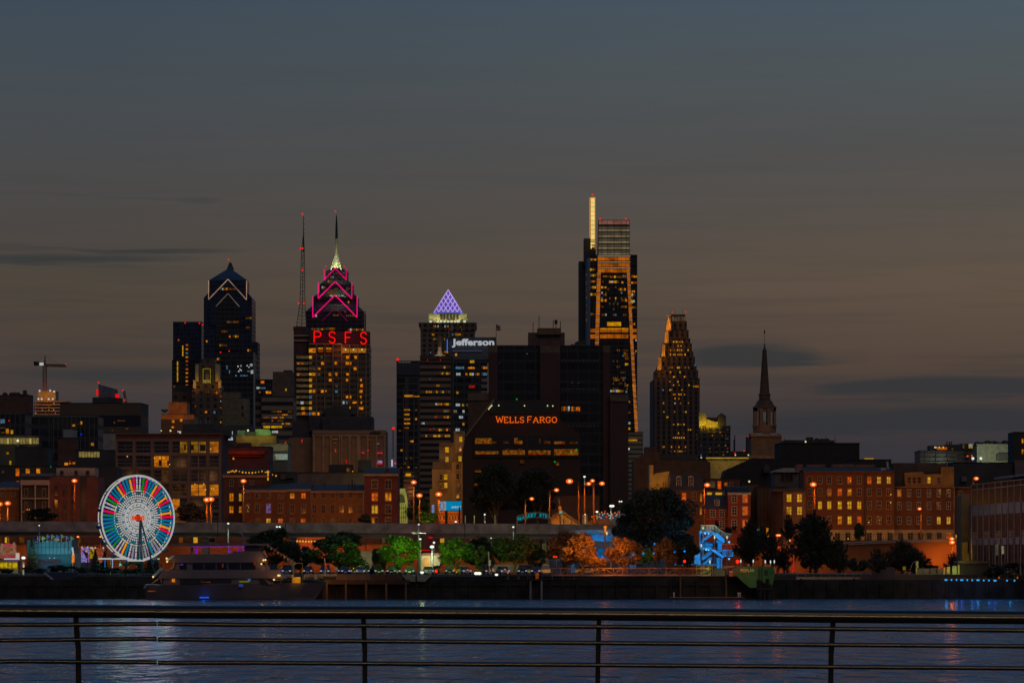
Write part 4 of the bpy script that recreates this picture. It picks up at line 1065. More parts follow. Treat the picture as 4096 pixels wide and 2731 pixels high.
lit={(3,0): 1,(4,0): 1,(5,0): 2,(2,1): 3,(4,3): 3,(5,3): 3,(2,2): 4,(3,3): 5,(3,4): 3,(3,5): 6}
LR={1: emi('loft_yellow', (118,80,14),1,.5,.5),2: emi('loft_orange', (150,85,16),1,.5,.6),3: emi('loft_bright', (170,95,10),1,.6,.5),4: emi('loft_dim', (60,38,14),1,.6,.6),5: emi('loft_part', (50,30,14),1,.8,.6),6: WARM[1]}
for j in range(6):
    for i in range(6):
        x0,x1=cols[i]+7,cols[i+1]-6;y0,y1=rowsY[j]+7,rowsY[j+1]-6
        n=2 if i<5 else 1;w=(x1-x0)/n
        for k_ in range(n):
            L=lit.get((i,j),0)
            if (i,j)==(2,2): L=4 if k_ else 0
            if (i,j)==(3,0) and k_==0: L=0
            if (i,j)==(3,4) and k_==1: L=0
            framed(r,D-.0,x0+k_*w+1,x0+(k_+1)*w-1,y0,y1,LR[L] if L else M_gw,mat('sash_grey', (.26,.2,.18),.7),1,3,.1,.1)
for x,y in [(618,1831),(640,1831),(655,1831),(678,1857),(843,1795),(780,1936),(815,1935),(822,1957),(846,1953),(855,1953),(509,1825)]: B().ball((X(x,D-1),D-1,Z(y,D-1)),2.4*K*D,8).obj('room_lamp', emi('lamp_gold', (240,190,70)),r)
DKF=mat('furniture_dark', (.03,.02,.015))
for x,y0,y1,w in [(740,1778,1800,7),(768,1778,1800,14),(811,1778,1803,22),(640,1840,1862,10),(672,1842,1862,6)]: pw(r,D-.3,x-w/2,x+w/2,y0,y1,DKF,name='blind')
b=B();b.pbox(722,850,1692,1738,D,12,6);b.pbox(765,905,1710,1738,D,12,8);b.obj('roof_plant', M_dark,r)
for x,y0 in ((770,1668),(791,1670),(815,1668),(828,1672),(840,1690),(742,1640),(729,1645)): B().tube((X(x,D),D+8,Z(1738,D)),(X(x,D),D+8,Z(y0,D)),.1,4).obj('antenna', M_steel,r)
b=B();b.pbox(708,722,1723,1727,D,.4,1);b.pbox(715,722,1723,1739,D,.4,1);b.obj('roof_sign', LW,r)
for x,y,s in ((645,1722,2.6),(682,1722,4)): B().ball((X(x,D),D,Z(y,D)),s*K*D,8).obj('roof_lamp', emi('lamp_cream', (215,205,150)),r)
flush(r)
for x,y,p in [(500,1900,1500),(600,1960,1500),(700,1850,1500),(820,1900,1800),(760,2020,1500)]: light('street_fill','POINT', (X(x,D),D-18,Z(y,D)),(255,170,90),p*.17,1)  # fill spots added before the loft block

# ---- church-like arched front, billboard, arcade
D=900
r=thing('arched_facade','pale green-lit arched facade glimpsed right of the tall brick house','building', (X(1610,D),D,GZ))
pts=[(1590,2120),(1590,1953),(1620,1953),(1626,1975),(1630,2000),(1630,2120)]
B().pprof(pts,D,8).obj('wall', mat('arch_stone', (.38,.36,.22),.8),r)
B().pprof([(1594,2010),(1594,1985),(1600,1976),(1608,1976),(1616,1984),(1620,2000),(1620,2010)],D,.3,-.3).obj('arch_window', M_dark,r)
b=B()
for x in (1598,1606,1614,1622): b.pbox(x,x+1.6,2014,2085,D,.3,-.4)
for y in (2030,2048,2066): b.pbox(1594,1626,y,y+1.2,D,.3,-.4)
b.obj('tracery', M_dark,r)
light('facade_light','POINT', (X(1612,D),D-7,Z(1995,D)),(235,255,130),700,.5);light('facade_light','POINT', (X(1612,D),D-6,Z(2060,D)),(255,240,130),450,.5)
D=880
r=thing('arcaded_brick_hall','orange-lit brick hall with a row of round-arched windows under the blue billboard','building', (X(1795,D),D,GZ))
M_arc=mat('arcade_brick', (.36,.15,.05),.9)
b=B();b.pbox(1752,1848,2044,2130,D,14);b.pprof([(1728,2130),(1730,2062),(1742,2052),(1752,2050),(1752,2130)],D,10,2);b.obj('wall', M_arc,r)
b=B();b.pbox(1750,1848,2044,2050,D,.6,-.6);b.obj('cornice', mat('terracotta', (.42,.2,.08),.8),r)
for x,w in [(1763,8),(1776,9),(1799,7),(1810,7),(1822,7),(1833,7)]:
    b=B();pf=[(x-w/2,2078)]+[(x+w/2*math.cos(math.pi-t*math.pi/6),2064-w/2*math.sin(t*math.pi/6)) for t in range(7)]+[(x+w/2,2078)]
    b.pprof(pf,D,.2,-.15);b.obj('arched_window', M_brickd,r)
    b=B();b.path([(X(a,D),D-.3,Z(c-1,D)) for a,c in pf],.1,5);b.pbox(x-w/2-1,x+w/2+1,2078,2081,D,.5,-.5);b.obj('arch_trim', mat('arch_trim', (.5,.28,.12),.8),r)
for x,y,p in ((1765,2085,420),(1795,2070,420),(1830,2085,420),(1738,2060,260)): light('arcade_light','POINT', (X(x,D),D-4,Z(y,D)),(255,150,40),p*.4,.4)
D=866
r=thing('billboard','lit blue and white billboard reading #HEALT with a ringed bell emblem','billboard', (X(1799,D),D,GZ))
B().pbox(1752,1847,2002,2043,D,.6,.2).obj('frame', M_black,r)
B().pbox(1784,1845.5,2004,2041,D,.2).obj('panel', emi('panel_cyan', (0,120,165),1,.1,.6),r)
B().pbox(1754,1784,2004,2041,D,.2).obj('panel', emi('panel_white', (130,132,138),1,.08),r,label='white left panel')
EB=emi('emblem_blue', (8,95,140))
b=B();b.path([(X(1762+13.5*math.cos(t/14*2.9-1.45),D),D-.12,Z(2022-17*math.sin(t/14*2.9-1.45),D)) for t in range(15)],.09,5)
b.pprof([(1754,2034),(1754,2012),(1762,2011),(1766,2014),(1763,2018),(1761,2024),(1764,2032),(1766,2034)],D,.1,-.15);b.obj('bell_emblem', EB,r)
B().pprof([(1755,2022),(1757,2016),(1761,2016),(1757.5,2022),(1758,2031),(1755,2031)],D,.1,-.22).obj('bell_highlight', emi('panel_white', (130,132,138)),r)
text('#HEALT', 1806,1845,2023,2032,D-.12,emi('letter_pale', (165,185,190)),r,'lettering', .1,.02)
b=B();b.tube((X(1838,D),D-.6,GZ),(X(1838,D),D-.6,Z(2026,D)),.16,6);b.tube((X(1785,D),D+1,GZ),(X(1785,D),D+1,Z(2043,D)),.3,6);b.obj('post', M_black,r)
r=thing('small_lit_sign','narrow upright blue-white light box left of the billboard','sign', (X(1732,860),860,GZ))
B().pbox(1727,1737,2018,2055,860,.5).obj('light_box', emi('box_lilac', (95,115,160),1,.2),r);B().tube((X(1732,860),860.2,GZ),(X(1732,860),860.2,Z(2055,860)),.15,6).obj('post', M_black,r)

# ---- brick rows behind the highway (left half)
DB=862
M_rowA=mat('row_brick', (.16,.053,.017),.9,.2,.8);M_rowB=mat('row_brick_warm', (.21,.08,.02),.9,.2,.8)
M_sill=mat('sill_stone', (.32,.17,.09),.8)


def house(name,label,x0,x1,yt,m,wins,dep=12,D=DB,cornice=True,group=None,sill=None,pn=2,roofx=None,fw=.14):
    r=thing(name,label,'house', (X((x0+x1)/2,D),D,GZ),group)
    B().pbox(x0,x1,yt,2290,D,dep).obj('wall', m,r)
    xa,xb=X(x0,D),X(x1,D);z=Z(yt,D)
    B().add([(xa,D,z),(xb,D,z),(xb,D+dep,z+1.6),(xa,D+dep,z+1.6),(xa,D,z-.2),(xb,D,z-.2),(xb,D+dep,z),(xa,D+dep,z)],[(0,1,2,3),(7,6,5,4),(0,4,5,1),(1,5,6,2),(2,6,7,3),(3,7,4,0)]).obj('roof', M_roof,r)
    if cornice: B().box(xa-.1,xb+.1,D-.35,D-.01,z-.45,z+.05).obj('cornice', sill or M_sill,r)
    for x,y,w,h,mm in wins: framed(r,D,x-w/2,x+w/2,y-h/2,y+h/2,mm,sill or M_sill,2,pn,0,fw)
    return r


DK=mat('sash_pane', (.03,.024,.026),.15,.4,.5);DKL=emi('curtained_room', (42,22,12),1,.5,1.2)
LT=[emi('home_amber', (185,105,12),1,.55,1.2),emi('home_orange', (185,75,8),1,.5,1.2),emi('home_yellow', (185,135,30),1,.4,1.2),emi('home_violet', (90,70,120),1,.7,1.5)]
r=house('left_brick_house','low brick house at the left edge behind the highway, one bright lamp before it', -20,78,1950,M_rowB,[(12,1972,14,24,DKL),(52,1972,14,24,DKL),(9,2080,11,16,DKL),(50,2080,12,16,DKL)])
r=bld('dark_tenement','dark tenement with a row of amber upper windows behind the white-framed house', 930,0,222,1862,M_dark,dep=12)
for x,y,w,h in [(70,1888,14,30),(111,1883,15,18),(153,1883,14,18),(71,1929,10,12)]: pw(r,929,x-w/2,x+w/2,y-h/2,y+h/2,WARM[3] if x<100 else WARM[0])
for x,y in ((12,1886),): pw(r,929,x-3,x+3,y-4,y+4,GOLD[1])
beacon(r,205,1866,928,emi('signal_green', (5,160,30)),2.5,'green_signal');beacon(r,281,1845,928,r=2);flush(r)
D=858
r=thing('white_frame_house','modern house with white frame around four large dark balcony bays','house', (X(140,D),D,GZ))
B().pbox(82,198,1920,2280,D,12,.8).obj('wall', M_dark,r)
M_wf2=mat('white_frame', (.40,.27,.20),.7,.1)
b=B();b.pbox(82,198,1919,1939,D,1.0,0)
for x in (83,138,193): b.pbox(x,x+5,1939,2090,D,.8,.1)
for y in (1990,2044): b.pbox(83,198,y,y+5,D,.9,.05)
b.obj('frame', M_wf2,r)
for x0 in (98,170): framed(r,D+.7,x0,x0+13,1952,1984,DKL,M_wf2,1,1,.1,.05);framed(r,D+.7,x0,x0+13,2006,2038,DKL,M_wf2,1,1,.1,.05)
b=B();b.pbox(80,222,1892,1902,D,.1,2);b.obj('glass_railing', mat('railing_glass', (.12,.13,.14),.2),r)
for x in (109,117): B().ball((X(x,D),D,Z(2037,D)),.14,6).obj('candle_lamp', emi('lamp_orange_small', (235,120,20)),r)
r=thing('brick_terrace_block','brick block with tall slot windows and a white rooftop penthouse','house', (X(295,D),D,GZ))
B().pbox(198,392,1905,2280,D,14,0).obj('wall', mat('terrace_brick', (.16,.05,.035),.9),r)
B().pbox(321,345,1905,2280,D,.2,-.2).obj('dark_bay', mat('bay_glass', (.02,.02,.028),.3),r)
B().pbox(219,373,1869,1902,D,8,3).obj('penthouse', M_wf2,r)
for x in (248,305,351): framed(r,D+2.9,x-7,x+6,1882,1897,DK,M_wf2,1,1,0,.05)
for x in (225,259,293,330):
    for y0,y1 in ((1942,1982),(1998,2034),(2042,2075)): framed(r,D,x-7,x+7,y0,y1,DK if R.random()<.5 else DKL,M_gb,1,2,0,.05)
for x,y in ((327,2032),(337,2032)): pw(r,D,x-3,x+3,y-4,y+4,WARM[3])
B().pbox(372,470,1868,2280,D+18,10).obj('rear_wing', M_dark,r);flush(r)
w2=[]
r=house('tall_dark_house','dark brick house with a beige cornice and string lights on its roof terrace', 893,1076,1901,mat('night_brick', (.11,.04,.03),.9),[(926,1930,13,24,DK),(964,1930,13,22,DK),(1008,1930,13,16,DK),(926,1988,15,30,LT[0]),(961,1988,9,30,LT[2]),(926,2037,15,26,LT[0]),(961,2037,9,24,LT[0])],D=868)
for i in range(26):
    t=i/25;B().ball((X(912+t*162,867),867,Z(1888-6*math.sin(t*9)*R.random(),867)),.13+.1*R.random(),6).obj('bulb', emi('bulb_warm', (220,140,30)),r) if i%2 or t>.9 or t<.2 else None
for y in (1885,1892,1900,1912,1918): B().ball((X(1073,867),866,Z(y,867)),.2,6).obj('bulb', emi('bulb_warm', (220,140,30)),r)
b=B();b.pbox(905,1076,1880,1898,868,.1,1);b.obj('terrace_fence', M_black,r)
r=house('corner_brick_house','three-storey brick house with a violet-lit window beside a tall lamp mast', 968,1146,1960,M_rowA,[(991,1981,13,17,DK),(1030,1981,15,18,DK),(1073,1981,16,20,DKL),(1123,1981,16,20,DKL),(991,2032,13,30,DK),(1029,2032,16,34,DKL),(1074,2032,17,36,LT[3]),(1122,2032,17,36,DKL),(1032,2082,14,16,DKL),(1074,2082,16,16,LT[2]),(1122,2082,16,16,LT[1])])
r=house('two_bay_brick_house','narrow brick house with two glowing orange upper windows', 1147,1242,1957,M_rowA,[(1169,1982,17,20,LT[0]),(1214,1982,17,20,LT[1]),(1169,2035,17,34,DKL),(1214,2035,17,34,DK),(1169,2081,17,14,DKL),(1213,2081,17,14,LT[1])])
xs6=[1258,1294,1330,1367,1403,1440]
r=house('long_brick_house','long brick house with six dark windows per floor lit evenly by street light', 1244,1457,1963,M_rowB,[(x,1981,15,20,DK) for x in xs6]+[(x,2035,15,32,DK) for x in xs6]+[(x,2081,14,14,DKL if x != 1330 else DIMW) for x in xs6],sill=mat('row_sill', (.30,.13,.06),.8))
for x in (1244,1454): B().tube((X(x,DB),DB-.3,GZ),(X(x,DB),DB-.3,Z(1966,DB)),.12,6).obj('downpipe', M_sill,r)
roofbits(r,DB,[('v', 1296,8,1928,1948),('v', 1392,7,1932,1950),('v', 1416,7,1930,1950),('a', 1406,2,1918,1955)])
r=house('tall_brick_house','tall dark red brick house with double windows under pale arched lintels', 1457,1593,1895,mat('deep_red_brick', (.15,.035,.025),.9),[],sill=mat('lintel_buff', (.36,.21,.11),.8))
ML=MT['lintel_buff']
for x in (1499,1553):
    for j,y in enumerate((1937,1987,2037,2083)):
        h=30 if j<3 else 22;mm={0: (LT[0] if x<1520 else DKL),1: LT[0 if x>1520 else 1],2: (LT[2] if x<1520 else DKL),3: (LT[0] if x<1520 else DKL)}[j]
        if j==0: mm=DKL if x<1520 else DK
        for s_ in (-6.5,6.5): framed(r,DB,x+s_-5,x+s_+5,y-h/2,y+h/2,mm if s_<0 or j != 3 else DKL,ML,1,2,0,.12)
        B().pprof([(x-15,y-h/2-2),(x-12,y-h/2-5),(x,y-h/2-7),(x+12,y-h/2-5),(x+15,y-h/2-2)],DB,.3,-.3).obj('lintel', ML,r)
roofbits(r,DB,[('c', 1540,14,1872,1895),('c', 1586,8,1884,1895)])
r=bld('grey_rear_hall','long grey windowless hall behind the row of brick houses', 900,1178,1456,1889,mat('grey_render', (.17,.11,.085),.9),dep=14)
B().pbox(1312,1405,1856,1890,900,8,3).obj('roof_shed', M_dark,r);B().pbox(1428,1477,1838,1890,900,8,3).obj('stair_head', M_dark,r)
pw(r,902,1387,1400,1872,1886,WARM[1]);B().ball((X(1411,900),899,Z(1885,900)),.14,6).obj('lamp', emi('bulb_warm', (220,140,30)),r);flush(r)
r=bld('slate_row','dark row with dormer and grey hatch behind the corner brick house', 885,1080,1180,1888,M_dark,dep=10)
B().pbox(1122,1143,1896,1916,885,.5,-.4).obj('hatch', mat('hatch_grey', (.12,.08,.07)),r)
B().pprof([(1145,1900),(1160,1883),(1175,1900),(1175,1912),(1145,1912)],885,6,-.8).obj('dormer', mat('slate_dormer', (.05,.05,.055)),r)
for x,y in ((1089,1898),(1104,1902)): B().ball((X(x,883),883,Z(y,883)),.2,6).obj('lamp', emi('bulb_warm', (220,140,30)),r)

# ---- right half: church, halls, brick apartments
D=1250
M_ch=mat('steeple_paint', (.17,.10,.07),.9,.15,.3);M_sh=mat('steeple_shingle', (.075,.045,.035),.9)
kk=K*D;cx=X(3063,D);yc=D+6
r=thing('church_steeple','tall white church steeple with an open arched belfry, ball and weathervane','church', (cx,yc,GZ))
q2=math.sqrt(2)
lz=lambda y: Z(y,D)
B().box(cx-58*kk,cx+64*kk,yc-6,yc+6,GZ,lz(1740)).obj('tower', mat('church_brick', (.13,.085,.055),.9),r)
b=B();b.pprof([(3002,1745),(3002,1732),(3012,1732),(3040,1740),(3052,1734),(3066,1731),(3080,1734),(3092,1740),(3112,1732),(3120,1732),(3120,1745)],D,12,-.6);b.pbox(2990,3137,1822,1834,D,14,-1);b.obj('cornice', mat('church_trim', (.22,.14,.09),.9),r)
B().lathe((cx,yc,lz(1728)),[(47*kk*1.05,0),(47*kk*1.05,30*kk)],8,1,.9).obj('drum', M_ch,r)
b=B();hw=44*kk;z0,z1=lz(1698),lz(1628)
for px in (-44,-21,-7,9,24,41):
    pass
b.box(cx-hw,cx-30*kk,yc-hw*.8,yc+hw*.8,z0,z1);b.box(cx+34*kk,cx+hw,yc-hw*.8,yc+hw*.8,z0,z1)
for s_ in (-1,1):
    for a,c in ((-22,-8),(9,23)): b.box(cx+a*kk,cx+c*kk,yc+s_*hw*.8-.4,yc+s_*hw*.8+.4,z0,z1)
b.box(cx-hw,cx+hw,yc-hw*.8,yc+hw*.8,z1-14*kk,z1+2*kk)
b.obj('belfry', M_ch,r)
B().box(cx-hw-.3,cx+hw+.3,yc-hw*.85,yc+hw*.85,z0-.4,z0).obj('belfry_floor', M_ch,r)
B().lathe((cx,yc,lz(1702)),[(.5,0),(.9,.3),(.6,1.2),(.1,1.5)],8).obj('bell', M_gold,r)
B().lathe((cx,yc,lz(1629)),[(50*kk*1.03,0),(50*kk*1.03,.3),(45*kk,.6),(38*kk,14*kk),(33*kk,26*kk),(24*kk,34*kk)],8,1,.9,).obj('dome', M_sh,r)
B().lathe((cx,yc,lz(1594)),[(24*kk,0),(24*kk,16*kk),(27*kk,18*kk),(27*kk,20*kk),(21*kk,24*kk),(9*kk,190*kk),(10*kk,192*kk),(10*kk,194*kk),(4*kk,206*kk),(1.2*kk,222*kk)],8).obj('spire', M_sh,r)
B().ball((cx,yc,lz(1373)),4.8*kk,10).obj('ball', M_gold,r)
b=B();b.tube((cx,yc,lz(1372)),(cx,yc,lz(1325)),.7*kk,5);b.tube((cx-5*kk,yc,lz(1330)),(cx+5*kk,yc,lz(1330)),.5*kk,4);b.pprof([(3061,1328),(3060,1320),(3063,1314),(3066,1320),(3065,1328)],D,.2,5.9);b.obj('weathervane', M_black,r)
light('church_glow','POINT', (cx-6,yc-22,lz(1700)),(255,180,90),900,1);light('church_glow','POINT', (cx+4,yc-22,lz(1790)),(255,190,110),300,1)
D=1150
r=bld('dark_right_block','long unlit black block right of the steeple with rooftop tanks', D,3120,3438,1772,mat('unlit_block', (.03,.022,.018),.9),dep=24)
B().pprof([(3120,1772),(3140,1758),(3340,1760),(3340,1772)],D,18,2).obj('upper_roof', M_dark,r)
b=B();b.pbox(3233,3258,1746,1762,D,6,4);b.pbox(3288,3322,1752,1762,D,6,4);b.lathe((X(3275,D),D+7,Z(1762,D)),[(.8,0),(.8,.7),(.3,1)],8);b.obj('roof_tank', M_dark,r)
for x,y0 in ((3292,1748),(3312,1736),(3346,1734),(3350,1752),(3145,1744)): B().tube((X(x,D),D+6,Z(1770,D)),(X(x,D),D+6,Z(y0,D)),.07,4).obj('antenna', M_black,r)
B().ball((X(3222,D),D-.5,Z(1766,D)),4*K*D,8).obj('roof_lamp', emi('lamp_cream', (215,205,150)),r)
r=bld('low_right_block','low dark block with one yellow strip light, right of the long unlit block', 1100,3400,3565,1838,mat('unlit_brown', (.04,.028,.02),.9),dep=14)
B().pbox(3458,3494,1831,1836,1100,.3,-.3).obj('strip_light', emi('strip_gold', (150,110,30)),r)
D=1050
r=thing('long_pitched_hall','dark hall with a long slate roof stretching in front of the steeple base','building', (X(3040,D),D,GZ))
B().pprof([(2860,2100),(2900,1880),(3010,1832),(3260,1836),(3290,1860),(3290,2100)],D,16).obj('wall', mat('hall_slate', (.028,.022,.02),.9),r)
B().pprof([(3053,1890),(3053,1868),(3066,1856),(3079,1868),(3079,1890)],D,3,-2).obj('dormer', mat('dormer_grey', (.07,.05,.05)),r)
D=1080
r=bld('yellow_cornice_hall','pale hall with a bright yellow-lit straight cornice, left of the steeple', D,2826,2992,1840,mat('hall_stone', (.22,.18,.1),.9),dep=16)
B().pbox(2824,2994,1829,1834,D,.6,-.8).obj('cornice_light', emi('cornice_gold', (150,120,42),1,.2),r)
for x in (2858,2878): pw(r,D,x-2,x+2,1864,1874,WARM[1])
for x,y in ((2803,1830),(2784,1836),(2939,1820),(2991,1820)): B().ball((X(x,D),D-3,Z(y,D)),3*K*D,8).obj('roof_lamp', emi('lamp_cream', (215,205,150)),r)
flush(r)
light('hall_light','POINT', (X(2870,D),D-5,Z(1845,D)),(255,210,80),260,.5);light('hall_light','POINT', (X(2940,D),D-5,Z(1845,D)),(255,210,80),260,.5)
r=thing('brown_warehouse','broad windowless brown warehouse with a sloping left gable and roof vents','warehouse', (X(2680,1000),1000,GZ))
B().pprof([(2535,2150),(2535,1840),(2585,1806),(2640,1806),(2640,1840),(2826,1842),(2842,1850),(2842,2150)],1000,16).obj('wall', mat('warehouse_brick', (.11,.05,.025),.9),r)
B().pbox(2575,2790,1816,1842,1000,10,2).obj('roof_sheds', M_dark,r);B().pbox(2581,2620,1786,1808,1000,8,3).obj('stair_head', M_brickd,r)
roofbits(r,1000,[('v', 2760,8,1820,1842),('v', 2774,8,1824,1842)])
light('street_fill','POINT', (X(2610,985),985,Z(1920,985)),(255,170,70),350,1)
D=880
r=thing('yellow_side_house','house with a tall yellow-lit side wall rising above the big dark tree','house', (X(2648,D),D,GZ))
B().pprof([(2598,2200),(2598,1860),(2613,1860),(2613,1900),(2625,1892),(2650,1888),(2678,1884),(2678,2200)],D,12).obj('wall', mat('yellow_render', (.36,.23,.08),.9),r)
light('side_light','POINT', (X(2655,D),D-7,Z(1930,D)),(255,180,40),700,.5)
b=B();[b.pbox(2652+i*7,2655+i*7,1925,1990,D,.2,-.15) for i in range(3)];b.obj('slot_window', M_dark,r)
r=thing('mansard_house','brick house with dark mansard roof and two arched dormers, left of a tall lamp','house', (X(2738,D),D-4,GZ));D=872
B().pbox(2676,2812,1960,2290,D,12).obj('wall', M_rowA,r)
B().add([(X(2676,D),D,Z(1960,D)),(X(2812,D),D,Z(1960,D)),(X(2812,D),D+12,Z(1960,D)),(X(2676,D),D+12,Z(1960,D)),(X(2680,D),D+2,Z(1892,D)),(X(2808,D),D+2,Z(1892,D)),(X(2808,D),D+10,Z(1892,D)),(X(2680,D),D+10,Z(1892,D))],[(0,1,5,4),(1,2,6,5),(2,3,7,6),(3,0,4,7),(4,5,6,7)]).obj('mansard_roof', mat('mansard_slate', (.035,.022,.02),.7),r)
for x in (2715,2763):
    framed(r,D+.6,x-8,x+8,1908,1948,DKL,M_trim,2,3)
    B().pprof([(x-12,1908),(x-8,1904),(x,1901),(x+8,1904),(x+12,1908)],D,.8,.2).obj('dormer_lintel', M_trim,r)
for x,y,m in [(2699,1985,DKL),(2736,1985,LT[1]),(2777,1985,DKL),(2804,1990,LT[0]),(2777,2034,DKL),(2803,2042,LT[0])]: framed(r,D,x-(8 if x<2800 else 3),x+(8 if x<2800 else 3),y-14,y+14,m,M_sill,2,2)
r=thing('dormer_cottage','small brick house with slate slope and a single white dormer window','house', (X(2868,D),D,GZ))
B().pbox(2822,2914,2033,2290,D,11).obj('wall', mat('cottage_brick', (.3,.05,.02),.9),r)
B().add([(X(2820,D),D-.3,Z(2033,D)),(X(2916,D),D-.3,Z(2033,D)),(X(2912,D),D+6,Z(1978,D)),(X(2826,D),D+6,Z(1978,D)),(X(2820,D),D+11,Z(2033,D)),(X(2916,D),D+11,Z(2033,D))],[(0,1,2,3),(3,2,5,4),(0,3,4),(1,5,2)]).obj('roof', mat('slate_blue', (.05,.045,.045),.8),r)
framed(r,D+1.2,2860,2876,1999,2019,DK,M_trim,3,3)
for x,y in ((2851,2053),(2888,2053),(2888,2096)): framed(r,D,x-9,x+9,y-13,y+13,DKL,M_trim,2,3)
B().pbox(2822,2914,2074,2077,D,.3,-.2).obj('string_course', M_sill,r)
r=bld('recessed_penthouse','set-back storey with small lit windows behind the slate-roofed brick house', 890,2822,2960,1915,M_brickd,dep=10)
B().pbox(2826,2898,1964,1982,886,3,0).obj('lower_storey', M_beige,r)
for x0,x1,y0,y1,m in [(2828,2847,1969,1978,LT[2]),(2862,2888,1969,1978,LT[2]),(2842,2859,1925,1948,DIMW),(2871,2884,1924,1955,LT[1]),(2898,2909,1930,1942,LT[1]),(2919,2931,1930,1946,DKL)]: framed(r,885.8 if y0>1960 else 890,x0,x1,y0,y1,m,M_sill,1,1)
r=house('three_floor_brick_house','flat-fronted bright red brick house with six pale-framed sash windows', 2912,3002,1970,mat('bright_brick', (.26,.05,.02),.9),[(2937,1993,18,30,DKL),(2980,1993,18,30,LT[1]),(2937,2042,18,32,DKL),(2980,2042,18,32,LT[1]),(2937,2095,18,32,DKL),(2980,2095,18,32,LT[1])],D=870,pn=3,sill=M_trim)
B().add([(X(2912,870),870,Z(1968,870)),(X(3002,870),870,Z(1968,870)),(X(2996,870),876,Z(1946,870)),(X(2908,870),876,Z(1946,870))],[(0,1,2,3),(3,2,1,0)]).obj('roof_slope', MT['slate_blue'],r)
r=bld('plain_side_building','plain dim grey-brown wall between the red house and the ribbed building', 895,2965,3035,1936,mat('dim_render', (.09,.06,.05),.9),dep=12)
B().ball((X(2997,890),890,Z(1925,890)),.24,8).obj('porch_lamp', emi('lamp_cream', (215,205,150)),r);light('porch_light','POINT', (X(2997,890),889.3,Z(1927,890)),(255,170,50),60,.2)
r=bld('ribbed_storefront_building','dim building with vertical ribs and a cluster of bright ground-floor windows', 885,3030,3145,1948,mat('ribbed_render', (.10,.055,.035),.9),dep=12)
b=B()
for x in (3048,3062,3076,3092,3110,3126): b.pbox(x,x+1.6,1955,2150,885,.25,-.25)
for y in (1985,2032,2064): b.pbox(3032,3084,y,y+1,885,.2,-.15)
b.obj('rib', mat('rib_brown', (.17,.09,.05),.8),r)
for x0,y0,m in [(3028,2114,COOL[0]),(3038,2112,COOL[0]),(3047,2114,DIMW),(3056,2112,LT[2]),(3064,2110,LT[0]),(3070,2112,LT[2])]: pw(r,884.5,x0,x0+5,y0,y0+34,m)
flush(r)
r=bld('grey_roof_pavilion','grey metal-roofed pavilion with dark openings left of the apartment block', 905,3098,3195,1893,mat('pavilion_grey', (.10,.075,.07),.8),dep=12)
B().pprof([(3094,1888),(3096,1880),(3130,1871),(3190,1872),(3196,1880),(3196,1888)],905,12,-.8).obj('metal_roof', M_steel,r)
for x in (3131,3148,3164): framed(r,905,x-6,x+6,1890,1922,DK,M_brickd,1,1)
# apartments
M_ab=mat('apartment_brick', (.155,.048,.015),.9,.2,.8);M_ab2=mat('apartment_base', (.40,.27,.12),.85)
D=870
r=thing('long_brick_apartments','long four-storey brick apartment block, about half of its windows glowing yellow','apartment block', (X(3400,D),D,GZ))
B().pbox(3218,3577,1888,2118,D,14).obj('wall', M_ab,r)
B().pbox(3218,3577,2118,2290,D,14,-.2).obj('ground_floor', M_ab2,r)
b=B();b.pbox(3216,3579,1885,1888,D,14.6,-.5);b.pbox(3218,3577,1949,1952,D,.3,-.15);b.obj('cornice', mat('cornice_brick', (.16,.055,.03),.9),r)
B().add([(X(3216,D),D-.2,Z(1885,D)),(X(3579,D),D-.2,Z(1885,D)),(X(3570,D),D+7,Z(1866,D)),(X(3222,D),D+7,Z(1866,D)),(X(3216,D),D+14,Z(1885,D)),(X(3579,D),D+14,Z(1885,D))],[(0,1,2,3),(3,2,5,4),(0,3,4),(1,5,2)]).obj('roof', M_roof,r)
b=B();b.pbox(3236,3312,1854,1880,D,5,7);b.pbox(3340,3430,1853,1880,D,5,7);b.pbox(3433,3511,1854,1880,D,5,7);b.pbox(3196,3221,1853,1878,D,5,7);b.obj('roof_storey', mat('roof_storey', (.15,.08,.065),.9),r)
B().pprof([(3526,1880),(3548,1878),(3552,1872),(3530,1870)],D,2,2).obj('skylight', mat('skylight_glass', (.3,.3,.34),.2),r)
B().pprof([(3552,1842),(3560,1842),(3564,1880),(3558,1880)],D,1,4).obj('flue', M_steel,r)
AX=[3240,3280,3317,3359,3398,3437,3477,3516,3555]
st_=['..%o%oLLL'.replace('%','d'),'...LL.d..','dLLLLL...','..dLLd d.'.replace(' ','L')]
PAT=['...dod1LL','...1L.d..','dLLLLL...','..dLLod..']
for j,y in enumerate((1920,1968,2020,2080)):
    for i,x in enumerate(AX):
        c=PAT[j][i];m={'.': DK,'d': DKL,'o': LT[1],'L': LT[0] if R.random()<.5 else LT[2],'1': LT[1]}[c]
        h=26 if j<2 else 30;framed(r,D,x-7,x+7,y-h/2,y+h/2,m,M_sill,2,2,0,.07)
for x in range(3350,3570,42): framed(r,D-.2,x-9,x+9,2130,2162,DKL,mat('door_green', (.2,.2,.12)),2,1,0,.08)
B().tube((X(3461,D),D-.2,GZ),(X(3461,D),D-.2,Z(1890,D)),.2,6).obj('downpipe', M_brickd,r)
for x,y in [(3400,1923),(3395,1963),(3354,2012),(3391,2012),(3354,2071),(3392,2070),(3474,2088),(3562,1977),(3561,2009),(3391,2154)]: B().ball((X(x,D),D-.8,Z(y,D)),.13 if y != 2012 else .16,6).obj('room_lamp', emi('lamp_gold', (240,190,70)),r)
r=thing('low_brick_wing','three-storey brick wing with four yellow windows left of the long apartments','apartment block', (X(3165,D),D-4,GZ))
D=866
